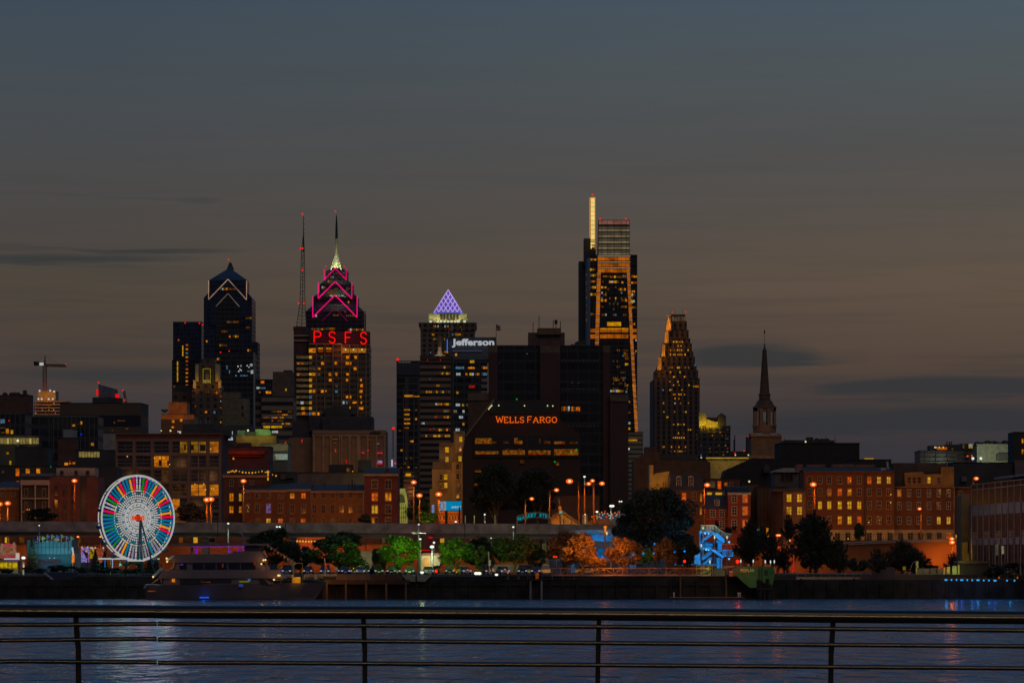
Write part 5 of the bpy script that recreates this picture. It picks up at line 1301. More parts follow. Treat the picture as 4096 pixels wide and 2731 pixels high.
b=B();b.pbox(3133,3222,1965,2290,D,12);b.plan([(X(3098,D),D+10),(X(3133,D)-.05,D),(X(3133,D)-.05,D+12),(X(3098,D),D+12)],GZ,Z(1965,D));b.obj('wall', mat('wing_brown', (.17,.08,.04),.9),r)
B().pprof([(3092,1966),(3128,1966),(3222,1966),(3215,1952),(3096,1954)],D,12,-.2).obj('roof', M_roof,r)
for x,y,m in [(3156,1991,LT[2]),(3198,1991,LT[2]),(3156,2042,LT[2]),(3198,2042,LT[2])]: framed(r,D,x-9,x+9,y-15,y+15,m,M_sill,2,3,0,.1)
B().pprof([(3192,2110),(3192,2088),(3198,2083),(3206,2088),(3206,2110)],D,.2,-.2).obj('arched_door', mat('door_green', (.2,.2,.12)),r)
D=872
r=thing('stuccoed_top_apartments','brick apartments topped by an ochre stucco storey and a black roof','apartment block', (X(3695,D),D,GZ))
B().pbox(3577.5,3815,1948,2118,D,14).obj('wall', M_ab,r);B().pbox(3577.5,3815,2118,2290,D,14,-.2).obj('ground_floor', M_ab2,r)
M_oc=mat('ochre_stucco', (.30,.15,.035),.9)
b=B();b.pprof([(3622,1946),(3618,1890),(3696,1885),(3696,1895),(3766,1895),(3766,1866),(3817,1866),(3817,1946)],D,10,.6);b.obj('stucco_storey', M_oc,r)
B().pbox(3578,3817,1945,1948.5,D,.8,-.5).obj('cornice', M_sill,r)
B().pprof([(3577,1946),(3577,1850),(3790,1850),(3790,1866),(3766,1868),(3766,1893),(3620,1888),(3622,1946)],D,8,2).obj('roof', M_roof,r)
for x,m in ((3637,DK),(3657,DK),(3677,DK),(3716,LT[2]),(3755,DKL)): framed(r,D+.6,x-6,x+6,1908,1932,m,M_oc if m is DK else M_sill,1,2)
for j,y in enumerate((1971,2022,2081)):
    for i,x in enumerate((3597,3636,3675,3716,3755,3794)):
        lit_=(j==2 and i>3);framed(r,D,x-7,x+7,y-14,y+14,LT[2] if lit_ else (DKL if (i,j)==(3,1) else DK),M_trim if not lit_ else M_sill,2,2,0,.1)
for x in (3602,3642,3682,3717,3757): framed(r,D-.2,x-9,x+9,2130,2162,DKL,MT['door_green'],2,1,0,.08)
framed(r,D-.2,3786,3806,2132,2160,LT[1],M_trim,2,1)
B().tube((X(3816,D),D-.2,GZ),(X(3816,D),D-.2,Z(1948,D)),.14,6).obj('downpipe', M_sill,r)
r=thing('rear_brick_house','shadowed brick house at the right between the apartments and the pier building','house', (X(3860,D),D+4,GZ));D=876
B().pbox(3818,3960,1951,2290,D,12).obj('wall', M_rowA,r);B().pbox(3818,3960,1947,1951,D,12.5,-.5).obj('cornice', M_sill,r)
for x,y,m in [(3842,1977,DKL),(3842,2031,DKL),(3842,2088,DK),(3897,1970,LT[0])]: framed(r,D,x-9,x+9,y-14,y+14,m,M_sill,2,2)
framed(r,D,3822,3832,2138,2156,LT[2],M_sill,1,1)
# far right hill of flats
D=1500
r=bld('terrace_flats','distant pink-framed flats with an orange-lit roof terrace behind two bright lamps', D,3680,3900,1802,facade('flats', (.17,.10,.095),(.035,.03,.035),45*K*D,17*K*D,.9,.7),dep=20)
b=B();b.pbox(3722,3788,1780,1802,D,8,4);b.pbox(3788,3850,1776,1802,D,8,4);b.pbox(3850,3910,1772,1830,D,8,4);b.obj('penthouse', M_dark,r)
for x0,x1,y0,y1,m in [(3737,3748,1786,1792,WARM[3]),(3748,3788,1786,1799,WARM[3]),(3850,3858,1773,1792,GOLD[2]),(3875,3903,1775,1783,GOLD[2]),(3875,3903,1784,1792,GOLD[1]),(3866,3874,1820,1828,WARM[3]),(3884,3900,1818,1826,WARM[3]),(3807,3812,1792,1800,WARM[1])]: pw(r,D+3 if y0<1800 else D,x0,x1,y0,y1,m)
for x in (3740,3757,3773): B().ball((X(x,D+2),D+2,Z(1788,D)),.3,6).obj('terrace_lamp', emi('lamp_gold', (240,190,70)),r)
for x in (3795,3805,3812): B().tube((X(x,D),D+6,Z(1780,D)),(X(x,D),D+6,Z(1764,D)),.25,5).obj('roof_plant', M_dark,r)
flush(r)
r=bld('pale_hillside_block','pale floodlit wall with dark roof trees, behind two bright lamps at right', 1450,3908,4060,1775,mat('pale_wall', (.2,.19,.14),.9),dep=14)
B().pbox(3985,4060,1814,1840,1450,4,-3).obj('lower_block', M_dark,r)
b=B()
for x in range(3915,4055,14): b.ball((X(x,1450),1455,Z(1772+R.uniform(-3,4),1450)),R.uniform(.6,1.1),8,1.6)
b.obj('roof_planting', foliage('dark_leaves', (.02,.028,.015)),r)
r=thing('twin_floodlights','pair of brilliant white floodlights on posts before the pale hillside wall','floodlight', (X(3906,1430),1430,GZ))
for x in (3891,3923):
    B().tube((X(x,1430),1430,GZ),(X(x,1430),1430,Z(1834,1430)),.15,6).obj('post', M_steel,r)
    B().ball((X(x,1430),1429.6,Z(1833,1430)),6*K*1430,10).obj('lamp', emi('lamp_brilliant', (225,228,215)),r)
    light('flood','POINT', (X(x,1430)+3,1433,Z(1833,1430)),(235,255,215),3200,.5)
r=bld('right_edge_tower','dark narrow tower cut by the right edge, two tall amber windows', 1300,4056,4130,1728,mat('edge_tower', (.045,.032,.025),.9),dep=16)
for x,y in ((4090,1763),(4090,1806)): pw(r,1300,x-3,x+3,y-9,y+9,GOLD[0])
flush(r)
r=bld('slate_shed_row','dark sheds and grey gable below the hillside flats', 1000,3812,4100,1850,M_dark,dep=12)
b=B();b.pbox(3845,3865,1905,1925,1000,4,-1);b.obj('gable', mat('gable_grey', (.16,.12,.11)),r);b=B();b.pbox(4056,4110,1840,1905,1000,6,-2);b.obj('mauve_wall', mat('mauve_wall', (.14,.08,.075)),r)
# ================================================================ river, banks, highway
m,q,b_=base_mat('river_water')
b_.inputs['Base Color'].default_value=(.03,.10,.18,1);b_.inputs['Specular Tint'].default_value=(.68,1,1.3,1);b_.inputs['Roughness'].default_value=.16;b_.inputs['IOR'].default_value=1.33
tcw=q.n('ShaderNodeNewGeometry');mp=q.n('ShaderNodeMapping');mp.inputs['Scale'].default_value=(.42,.11,1);q.l(tcw.outputs['Position'],mp.inputs[0])
n1=q.n('ShaderNodeTexNoise');n1.inputs['Scale'].default_value=1.0;n1.inputs['Detail'].default_value=4;n1.inputs['Roughness'].default_value=.5;n1.inputs['Distortion'].default_value=.6;q.l(mp.outputs[0],n1.inputs[0])
mp2=q.n('ShaderNodeMapping');mp2.inputs['Scale'].default_value=(.035,.02,1);q.l(tcw.outputs['Position'],mp2.inputs[0])
n2=q.n('ShaderNodeTexNoise');n2.inputs['Detail'].default_value=4;n2.inputs['Scale'].default_value=1;q.l(mp2.outputs[0],n2.inputs[0])
bp=q.n('ShaderNodeBump');bp.inputs['Strength'].default_value=1.0;bp.inputs['Distance'].default_value=6.5
q.l(q.m('ADD', n1.outputs[0],q.m('MULTIPLY', n2.outputs[0],1.2)),bp.inputs['Height']);q.l(bp.outputs[0],b_.inputs['Normal'])
M_water=m
b=B();b.add([(-6000,-60,0),(6000,-60,0),(6000,723,0),(-6000,723,0)],[(0,1,2,3)])
struct(b.obj('water', M_water))
# near promenade the viewer stands on, ending at the railing
b=B();b.box(-60,60,-40,21.6,5.35,5.55);struct(b.obj('promenade', mat('paving', (.16,.15,.14),.9,.2,1.5)))
b=B();b.box(-60,60,20.6,21.6,-.5,5.34);struct(b.obj('quay_wall', M_conc))
# far embankment
M_bulk=mat('bulkhead_timber', (.026,.021,.017),.95,.6,.45)
M_prom=mat('far_paving', (.06,.055,.05),.95)
DW=701.0
b=B();b.box(-400,X(1290,DW),DW+8,724,-1,4.0);b.box(X(1290,DW),X(3070,DW),DW,724,-1,4.0);b.box(X(3070,DW),400,DW+6,724,-1,3.4)
for i in range(150):
    x=-165+i*2.35;d_=DW if X(1290,DW)<x<X(3070,DW) else (DW+8 if x<0 else DW+6)
    b.box(x,x+R.uniform(.22,.4),d_-.3,d_+.01,-1,R.uniform(2.6,3.7))
b.box(X(1290,DW),X(3070,DW),DW-.22,DW+.01,2.3,2.6);b.box(-165,X(1290,DW),DW+7.8,DW+8.01,2.2,2.5)
struct(b.obj('embankment', M_bulk))
b=B();b.box(-400,400,724,726,GZ-.3,GZ+.004);b.box(-400,X(1290,DW),DW+8.2,724,3.95,4.05);b.box(X(1290,DW),X(3070,DW),DW+.2,724,3.95,4.05)
struct(b.obj('waterfront_path', M_prom))
# railing close to the viewer
DR=22.0
M_rail=mat('rail_paint', (.003,.003,.0035),.2,.3,160,0,bump=.35,spec=.5)
r=thing('railing','black steel railing crossing the foreground, kinked where two sections meet','railing', (0,DR,5.55))


def railpath(ys,rr,gap=None):
    b=B();pts=[(X(px,DR),DR,Z(py,DR)) for px,py in ys]
    b.path(pts,rr,14);return b


kx=629
for nm,L,Rr,rr in [('top_rail', [(-80,2441),(kx-1,2445)],[(kx+1,2446),(1600,2449),(2600,2456),(3400,2464),(4180,2470)],27*K*DR),('middle_rail', [(-80,2497),(240,2497),(kx-2,2493)],[(kx+2,2493),(1000,2498),(2400,2505),(4180,2521)],9.4*K*DR),('middle_rail', [(-80,2560),(240,2557),(kx-2,2553)],[(kx+2,2555),(1000,2559),(2400,2570),(4180,2584)],9.4*K*DR),('middle_rail', [(-80,2646),(60,2643),(kx-2,2647)],[(kx+2,2649),(1000,2649),(2400,2658),(4180,2672)],9.4*K*DR),('bottom_rail', [(-80,2738),(kx-2,2738)],[(kx+6,2738),(2400,2748),(4180,2764)],9.4*K*DR)]:
    railpath(L,rr).obj(nm,M_rail,r,True);railpath(Rr,rr).obj(nm,M_rail,r,True)
for pts in ([(300,2462),(306,2560),(310,2590),(311,2860)],[(1452,2466),(1458,2600),(1459,2860)],[(2397,2470),(2393,2606),(2390,2860)],[(3335,2484),(3327,2612),(3324,2860)]):
    b=B()
    for a,c in zip(pts,pts[1:]):
        b.add([(X(a[0]+sx,DR),DR+sy,Z(a[1],DR)) for sx,sy in ((-9,.02),(9,.02),(9,.07),(-9,.07))]+[(X(c[0]+sx,DR),DR+sy,Z(c[1],DR)) for sx,sy in ((-10,.02),(10,.02),(10,.07),(-10,.07))],[(0,1,5,4),(1,2,6,5),(2,3,7,6),(3,0,4,7),(0,3,2,1),(4,5,6,7)])
    b.obj('post', mat('post_paint', (.006,.006,.006),.75,.3,40,spec=.12),r)
light('rail_highlight_light','AREA', (0,-13,8.6),(255,205,140),2200,rot=(math.radians(90),0,0),size=(22,.12))  # unseen strip light added behind the viewer for the highlight along the rails

# ---- elevated highway
DH=800
M_hw=mat('highway_concrete', (.32,.23,.19),.9,.45,.45,bump=.4);M_gir=mat('highway_girder', (.36,.27,.22),.85,.2,.3)
r=thing('elevated_highway','long stained concrete elevated highway crossing in front of the brick houses','highway', (X(1200,DH),DH,GZ))
HT=[(-60,2083),(0,2084),(600,2087),(1200,2090),(1700,2092),(2100,2094),(2330,2096),(2560,2098),(2740,2104)]
b=B();b2=B();b3=B()
for (xa,ya),(xc_,yc_) in zip(HT,HT[1:]):
    f=lambda x,y,d: (X(x,DH),DH+d,Z(y,DH))
    for bb,t0,t1,d0,d1 in ((b,0,42,-.2,.25),(b2,44,60,.6,1.0),(b3,40,44,-.5,17)):
        bb.add([f(xa,ya+t1,d0),f(xc_,yc_+t1,d0),f(xc_,yc_+t1,d1),f(xa,ya+t1,d1),f(xa,ya+t0,d0),f(xc_,yc_+t0,d0),f(xc_,yc_+t0,d1),f(xa,ya+t0,d1)],[(0,3,2,1),(4,5,6,7),(0,1,5,4),(1,2,6,5),(2,3,7,6),(3,0,4,7)])
b.obj('parapet', M_hw,r);b2.obj('girder', M_gir,r);b3.obj('deck', mat('deck_concrete', (.10,.08,.07),.9),r)
for x in (140,822,1170,1590,2185,2500):
    b=B();b.pbox(x-11,x+11,2160,2300,DH+2,2);b.pbox(x-11,x+11,2160,2300,DH+12,2);b.pprof([(x-14,2150),(x+14,2150),(x+11,2166),(x-11,2166)],DH,15,1.2);b.obj('pier', M_conc,r)
b=B()
for x in (870,1140,1858,2060): b.pbox(x,x+3,2092,2150,DH,.1,-.25)
b.obj('joint', M_black,r)
# orange underpass glow + warm lit walls beyond
r=thing('underpass_wall','orange-lit brick retaining wall under the highway, seen between its piers','wall', (X(900,840),840,GZ))
B().pbox(-40,2160,2176,2290,846,1).obj('wall', mat('underpass_brick', (.32,.10,.03),.9,.3,.2),r)
b=B();b.pbox(-40,2160,2172,2176,846,1.4,-.3);b.obj('coping', M_dark,r)
for x in range(20,2150,58):
    if R.random()<.6: pw(r,852,x,x+R.randint(8,22),2148,2170,R.choice([WARM[1],DIMW,GOLD[1],WARM[2],DARKG]))
b=B();b.pbox(-40,2160,2120,2176,853,1);b.obj('ground_floor_row', M_brickd,r)
flush(r)
for x,p in [(60,900),(350,900),(820,1700),(960,1900),(1230,2600),(1500,1200),(1640,1500),(2060,800)]: light('underpass_light','POINT', (X(x,838),836,Z(2185,838)),(255,150,45),p*.3,.5)
# retaining wall of the ramp, right
DX=812
r=thing('ramp_wall','tall ramp wall at right glowing deep orange beneath the brick apartments','wall', (X(3300,DX),DX,GZ))
b=B();b.pprof([(2700,2310),(2700,2212),(3380,2172),(3420,2168),(3860,2158),(3860,2310)],DX,2);b.obj('wall', mat('ramp_wall_render', (.19,.066,.017),.85,.2,.12),r)
b=B();b.pprof([(3100,2185),(3380,2166),(3860,2150),(3860,2158),(3380,2173),(3100,2193)],DX,.4,-.4);b.obj('kerb', mat('kerb_red', (.32,.12,.06),.8),r)
b=B()
for y in (0,6): b.path([(X(3360,DX),DX-.6,Z(2172+y,DX)),(X(3600,DX),DX-.6,Z(2162+y,DX)),(X(3862,DX),DX-.6,Z(2155+y,DX))],.09,5)
for i in range(12): x=3365+i*44;y=2171-(x-3365)*.036;b.tube((X(x,DX),DX-.6,Z(y+10,DX)),(X(x,DX),DX-.6,Z(y,DX)),.09,5)
b.obj('guardrail', M_steel,r)
for x,y,p,d in [(3745,2245,1600,2.6),(3800,2200,1000,3),(3660,2255,200,2.6),(3150,2270,1700,5),(3120,2225,900,4),(3300,2260,150,3)]: light('wall_light','POINT', (X(x,DX),DX-d,Z(y,DX)),(255,150,45),p*.3,.6)
r=thing('red_ramp_band','dull red and cream banded ramp parapet behind the blue stair tower','wall', (X(2960,806),806,GZ))
b=B();b.pbox(2760,3110,2178,2200,806,1);b.obj('band', mat('band_red', (.3,.08,.04),.85),r);B().pbox(2860,3060,2173,2177,806,1.1,-.1).obj('stripe', mat('stripe_cream', (.5,.3,.18),.8),r)
light('band_light','POINT', (X(2950,798),800,Z(2185,800)),(255,110,30),380,.4)
# terrace fence in front of the apartments
r=thing('iron_fence','thin dark iron fence on the terrace in front of the apartments','fence', (X(3600,830),830,Z(2165,830)))
b=B();b.tube((X(3350,830),830,Z(2136,830)),(X(3860,830),830,Z(2136,830)),.05,4);b.tube((X(3350,830),830,Z(2158,830)),(X(3860,830),830,Z(2158,830)),.05,4)
for i in range(64): x=3350+i*8;b.tube((X(x,830),830,Z(2160,830)),(X(x,830),830,Z(2136,830)),.028,4)
b.obj('bars', M_black,r)
b=B();b.box(X(3340,826),X(3870,826),814.1,870,GZ,Z(2162,826));struct(b.obj('terrace', M_prom))
b=B();b.box(X(2700,826),X(3340,826),814.1,858,GZ,Z(2195,826));struct(b.obj('lower_terrace', M_prom))
for x,p in ((3360,1500),(3525,1500),(3640,1300),(3755,1500),(3250,1500),(3440,1200)): light('terrace_light','POINT', (X(x,850),850,Z(2120,850)),(255,180,80),p*.25,.4)
for x,y,p in [(2700,2050,1300),(2860,2030,1500),(2955,2040,1500),(3080,2080,1300),(3170,2010,900)]: light('street_fill','POINT', (X(x,846),842,Z(y,846)),(255,140,30),p*.5,.6)  # unseen fill spots that stand in for street light on the brick rows
for x,y,p in [(3400,1960,900),(3700,1960,1500),(3560,2060,900),(3850,2000,500)]: light('street_fill','POINT', (X(x,846),842,Z(y,846)),(255,140,32),p*.62,.6)
for x,y,p in [(1000,2030,900),(1180,2050,1000),(1350,2040,2800),(1530,2040,900),(30,2030,1500),(290,1990,1300),(140,1990,1200)]: light('street_fill','POINT', (X(x,840),838,Z(y,840)),(255,140,32),p*.36,.6)

# ================================================================ street lamps
M_polo=mat('lamp_pole', (.20,.075,.025),.7,spec=.1)  # sodium glow on the poles put into their orange colour
LO=emi('sodium_halo', (238,96,18),1.1);LOc=emi('sodium_core', (255,225,170),1.3);LWm=emi('white_lamp', (225,230,215),1.4)  # halo orange put around a pale core
M_head=mat('lamp_housing', (.2,.15,.12),.5)


def lamp(px,py,D,label,base=None,col='o', power=600,arm=0,s=7,group=None,double=0,zb=None,ly=2.5):
    """arm: how many bearings the pole stands left (-) or right (+) of its head"""
    D_=D;xb=X(px+arm,D);zz=zb if zb is not None else (Z(base,D) if base else GZ);zt=Z(py,D)
    r=thing('street_lamp', label,'street lamp', (xb,D,zz),group)
    b=B();b.tube((xb,D,zz),(xb,D,zt+(.0 if not arm else -.3)),.2,8,.15)
    if arm: b.tube((xb,D,zt-.3),(X(px,D),D,zt+.15),.07,6)
    b.obj('pole', M_polo if col == 'o' else M_steel,r)
    for i in range(1+bool(double)):
        x=X(px+i*double,D)
        B().ball((x,D,zt+.12),s*K*D*.8,8,1.3,1,.35).obj('lamp_hood', M_head,r)
        B().ball((x,D-.05,zt-.05),s*K*D*(1.7 if col == 'o' else 1.1),10,1.2,.9,.8).obj('lamp_glow_glass', LO if col == 'o' else LWm,r)  # orange glass oversized so its glow stands in for the halo
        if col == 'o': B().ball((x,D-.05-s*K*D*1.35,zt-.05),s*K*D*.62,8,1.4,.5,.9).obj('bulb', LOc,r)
    if power: light('lamp_light','POINT', (X(px,D),D-2.6,zt-1.4),(255,165,60) if col == 'o' else (230,255,210),power,.25)
    return r


GL = 'orange street lamps along the highway'
HZ=Z(2100,806)
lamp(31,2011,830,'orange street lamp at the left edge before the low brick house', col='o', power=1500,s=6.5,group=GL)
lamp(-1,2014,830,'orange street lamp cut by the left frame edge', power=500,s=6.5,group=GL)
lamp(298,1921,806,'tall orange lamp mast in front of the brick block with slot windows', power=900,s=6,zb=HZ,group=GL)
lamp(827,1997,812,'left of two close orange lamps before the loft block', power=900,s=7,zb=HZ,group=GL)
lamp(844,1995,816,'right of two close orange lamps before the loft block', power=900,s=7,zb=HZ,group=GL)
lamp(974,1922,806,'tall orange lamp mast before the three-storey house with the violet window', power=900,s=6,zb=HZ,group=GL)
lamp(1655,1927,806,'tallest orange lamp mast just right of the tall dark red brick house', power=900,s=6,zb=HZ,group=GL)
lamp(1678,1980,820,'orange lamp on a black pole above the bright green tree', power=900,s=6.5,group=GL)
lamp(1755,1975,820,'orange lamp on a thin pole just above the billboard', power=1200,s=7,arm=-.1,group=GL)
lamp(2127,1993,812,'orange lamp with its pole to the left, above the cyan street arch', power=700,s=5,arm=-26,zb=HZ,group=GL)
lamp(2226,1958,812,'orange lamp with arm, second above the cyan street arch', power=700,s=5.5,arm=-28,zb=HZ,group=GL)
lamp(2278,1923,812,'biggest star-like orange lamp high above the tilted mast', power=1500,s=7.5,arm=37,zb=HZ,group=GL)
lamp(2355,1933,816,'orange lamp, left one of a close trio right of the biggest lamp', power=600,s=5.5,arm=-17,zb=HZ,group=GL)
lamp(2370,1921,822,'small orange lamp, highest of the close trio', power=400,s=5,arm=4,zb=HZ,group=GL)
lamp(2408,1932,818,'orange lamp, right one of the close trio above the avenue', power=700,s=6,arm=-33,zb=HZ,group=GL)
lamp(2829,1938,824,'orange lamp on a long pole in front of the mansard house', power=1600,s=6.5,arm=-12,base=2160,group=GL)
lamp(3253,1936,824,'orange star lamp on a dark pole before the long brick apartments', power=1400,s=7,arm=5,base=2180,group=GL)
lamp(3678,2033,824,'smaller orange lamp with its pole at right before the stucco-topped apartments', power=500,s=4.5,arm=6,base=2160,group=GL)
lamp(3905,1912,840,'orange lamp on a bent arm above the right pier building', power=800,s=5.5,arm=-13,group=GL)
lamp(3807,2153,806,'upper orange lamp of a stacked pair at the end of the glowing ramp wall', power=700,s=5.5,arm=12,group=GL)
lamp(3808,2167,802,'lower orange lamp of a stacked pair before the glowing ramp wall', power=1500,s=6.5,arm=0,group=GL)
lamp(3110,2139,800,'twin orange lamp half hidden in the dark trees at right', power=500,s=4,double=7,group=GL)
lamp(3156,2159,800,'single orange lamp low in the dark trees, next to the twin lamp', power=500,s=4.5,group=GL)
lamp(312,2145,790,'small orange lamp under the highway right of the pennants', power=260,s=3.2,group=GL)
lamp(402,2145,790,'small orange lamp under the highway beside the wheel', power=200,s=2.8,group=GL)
GW = 'white lamps on the waterfront'
r=thing('roof_floodlight','bright starred floodlight in front of the long glowing window band','floodlight', (X(71,1240),1240,GZ))
B().ball((X(71,1240),1240,Z(1762,1240)),5.5*K*1240,10).obj('lamp', emi('lamp_lime_white', (225,225,180)),r);B().tube((X(71,1240),1240.5,GZ),(X(71,1240),1240.5,Z(1762,1240)),.2,6).obj('post', M_black,r)
light('flood','POINT', (X(71,1240),1237,Z(1755,1240)),(255,245,150),700,.5)
lamp(913,2092,770,'white lamp on a grey pole above the stern of the cruise boat', col='w', power=300,s=3.6,group=GW)
lamp(1108,2105,770,'double-headed white lamp right of the cruise boat canopy', col='w', power=260,s=3.4,double=11,group=GW)
lamp(157,2100,765,'pale green lit pole in front of the teal pavilion', col='w', power=0,s=2.5,group=GW)
lamp(1675,2096,770,'pale cross-armed pole with a white lamp between two green trees', col='w', power=250,s=3,group=GW)
lamp(1681,2154,748,'low white lamp on the cross-armed pole, left of the starred light', col='w', power=300,s=4,base=2290,group=GW)
lamp(2053,2106,775,'white lamp poking above the dark round tree', col='w', power=250,s=3.6,group=GW)
lamp(1964,2150,770,'unlit-looking pale lamp on a bent arm left of the dark round tree', col='w', power=100,s=2.2,arm=2,group=GW)
lamp(1823,2085,806,'small white lamp standing on the highway before the arcaded hall', col='w', power=250,s=3.8,zb=HZ,group=GW)
lamp(1939,2056,840,'white lamp at the foot of the big dark tree behind the highway', col='w', power=250,s=3.2,group=GW)
lamp(1728,2185,760,'brilliant warm-white star lamp above the parked cars, left of the green tree', col='w', power=1500,s=7,group=GW)
lamp(1736,2168,770,'small pale lamp just above the brilliant star lamp', col='w', power=100,s=4,group=GW)
lamp(1688,2287,705,'white lamp low on the quay before the cross-armed pole', col='w', power=250,s=6,group=GW)
lamp(1905,2291,704,'most brilliant white quay lamp in the middle of the waterfront', col='w', power=500,s=7,double=12,group=GW)
lamp(1986,2296,704,'small bluish-white quay lamp right of the most brilliant one', col='w', power=200,s=5.4,group=GW)
lamp(2388,2045,835,'white globe lamp at the mouth of the busy avenue', col='w', power=300,s=4.5,zb=HZ,group=GW)
lamp(2444,2022,850,'double white lamp high over the busy avenue', col='w', power=500,s=5.5,double=7,group=GW)
lamp(2338,1905,835,'pale high lamp between the biggest orange lamp and the trio', col='w', power=200,s=4,group=GW)
lamp(2478,2004,880,'pair of small white lamps above the avenue traffic', col='w', power=120,s=2.8,double=8,group=GW)
lamp(2341,2056,812,'tiny white lamp on the brick gate pier right of the tilted mast', col='w', power=120,s=2.4,zb=HZ,group=GW)
for x,lb in ((1861,'first'),(1897,'second'),(1980,'third')):
    r=thing('bollard_pole','short pale green post on the highway, %s right of the billboard' % lb,'post', (X(x,804),804,HZ));B().tube((X(x,804),804,HZ),(X(x,804),804,Z(2062 if x<1950 else 2060,804)),.13,6).obj('post', mat('post_lit', (.4,.4,.2),.6),r);light('post_light','POINT', (X(x,804),801,Z(2075,804)),(240,240,130),60,.2)
# crossarm on the pale pole
r=thing('crossarm_sign','pale horizontal crossbar fixed high on the lamp pole between the green trees','crossbar', (X(1675,770),769.7,Z(2132,770)))
b=B();b.tube((X(1648,770),769.6,Z(2132,770)),(X(1704,770),769.6,Z(2132,770)),.14,6)
for i in range(9): b.ball((X(1650+i*6.5,770),769.6,Z(2131,770)),.16,6)
b.obj('bar', mat('crossbar_pale', (.5,.5,.4),.6),r)
r=thing('ornate_orange_lamp','flat-topped orange glowing lamp column in front of the big orange trees','street lamp', (X(2421,745),745,GZ));D=745
b=B();b.tube((X(2421,D),D,GZ),(X(2421,D),D,Z(2104,D)),.13,8);b.tube((X(2397,D),D,Z(2137,D)),(X(2446,D),D,Z(2137,D)),.08,6);b.obj('pole', M_polo,r)
B().lathe((X(2421,D),D,Z(2106,D)),[(.12,-1.2),(.2,-.3),(.33,.0),(.33,.12),(.05,.2)],10).obj('lamp_head', emi('column_orange', (235,120,20)),r)
b=B();b.ball((X(2427,D),D-.2,Z(2132,D)),.16,8,1,1,2.2);b.obj('lantern', emi('lantern_pale', (235,215,130)),r)
light('open_lamp','POINT', (X(2421,D),D-1.5,Z(2112,D)),(255,120,30),110,.3)
GB = 'slim lantern posts on the park steps'
for x,y,D,lb in [(2343,2143,742,'slim lantern glowing at the top of the widest orange tree'),(2805,2181,752,'slim lantern in front of the blue stair tower, left side'),(2858,2148,756,'slim lantern under the upper flight of the blue stair tower'),(2908,2148,756,'slim lantern right of the blue stair tower top'),(2840,2246,740,'slim lantern before the lowest flight of the blue stair tower'),(2812,2111,764,'small lantern on the top landing of the stair tower'),(2963,2243,740,'slim lantern beside the red light on the green boat'),(3013,2243,742,'second slim lantern above the green boat'),(3061,2245,742,'star-like white lantern over the right end of the green boat'),(3082,2246,745,'faint lantern right of the star-like one'),(3097,2245,748,'rightmost faint lantern by the dark trees')]:
    r=thing('lantern_post', lb,'lantern', (X(x,D),D,GZ),GB)
    B().tube((X(x,D),D+.1,GZ),(X(x,D),D+.1,Z(y-6,D)),.07,6).obj('post', M_steel,r)
    B().ball((X(x,D),D-.1,Z(y,D)),3*K*D,8,1,1,2.3 if y != 2111 else 1.6).obj('lantern', emi('lantern_warm', (235,215,165)) if x<2930 else emi('lantern_white', (200,205,195)),r)
    light('lantern_light','POINT', (X(x,D),D-1,Z(y,D)),(255,200,120) if x<2930 else (240,245,230),14,.2)

# ================================================================ trees
BARK=mat('bark', (.09,.06,.04),.9,.3,2)


def crown_mesh(seed,n,blobs,leaf,name='crown', conifer=False):
    rr=random.Random(seed);b=B()
    for _ in range(n):
        if conifer:
            t=rr.random() ** 1.4;tier=(t*9)%1
            rad=(1-t)*(.55+.45*(1-tier));a=rr.random()*6.283;q_=rad*(rr.random() ** .4)
            p=Vector((q_*math.cos(a),q_*math.sin(a),t*2-1))
        else:
            c=rr.choice(blobs);v=Vector((rr.gauss(0,1),rr.gauss(0,1),rr.gauss(0,1))).normalized()*(rr.random() ** .33)
            if rr.random()<.16: v *= 1+rr.random()*.5
            p=Vector((c[0]+v.x*c[3],c[1]+v.y*c[3],c[2]+v.z*c[3]*.85))
        s=leaf*(.5+rr.random());a1=Vector((rr.gauss(0,1),rr.gauss(0,1),rr.gauss(0,1))).normalized();a2=a1.orthogonal().normalized()*s;a3=a1.cross(a2).normalized()*s*(.6+.5*rr.random())
        b.add([p-a2,p+a3*.8,p+a2,p-a3],[(0,1,2,3)])
    me=bpy.data.meshes.new(name);me.from_pydata(b.v,[],b.f);return me


def blobs(seed,n,flat=1.0):
    rr=random.Random(seed);o=[(0,0,.1,.55)]
    for _ in range(n):
        a=rr.random()*6.283;e=rr.uniform(-.75,.95);q_=math.sqrt(max(0,1-e*e))*rr.uniform(.4,.8)
        o.append((q_*math.cos(a),q_*math.sin(a),e*.72*flat,rr.uniform(.15,.34)))
    return o




def spiky_mesh(seed,nb,leaf,per):
    rr=random.Random(seed);b=B()
    for _ in range(nb):
        a=rr.random()*6.283;lean=rr.random() ** .8;top=Vector((math.cos(a)*lean,math.sin(a)*lean,1.05-1.25*lean ** 1.6+rr.uniform(-.25,.12)))
        st=Vector((top.x*.12,top.y*.12,-.95+.5*rr.random()));b.tube(st,top,.008,3,.003)
        for j in range(per):
            t=rr.random() ** .6;p=st.lerp(top,t)+Vector((rr.gauss(0,1),rr.gauss(0,1),rr.gauss(0,1)))*(.10*(1.15-t))
            s=leaf*(.5+rr.random());a1=Vector((rr.gauss(0,1),rr.gauss(0,1),rr.gauss(0,1))).normalized();a2=a1.orthogonal().normalized()*s;a3=a1.cross(a2).normalized()*s*.6
            b.add([p-a2,p+a3,p+a2,p-a3],[(0,1,2,3)])
    me=bpy.data.meshes.new('crown');me.from_pydata(b.v,[],b.f);return me


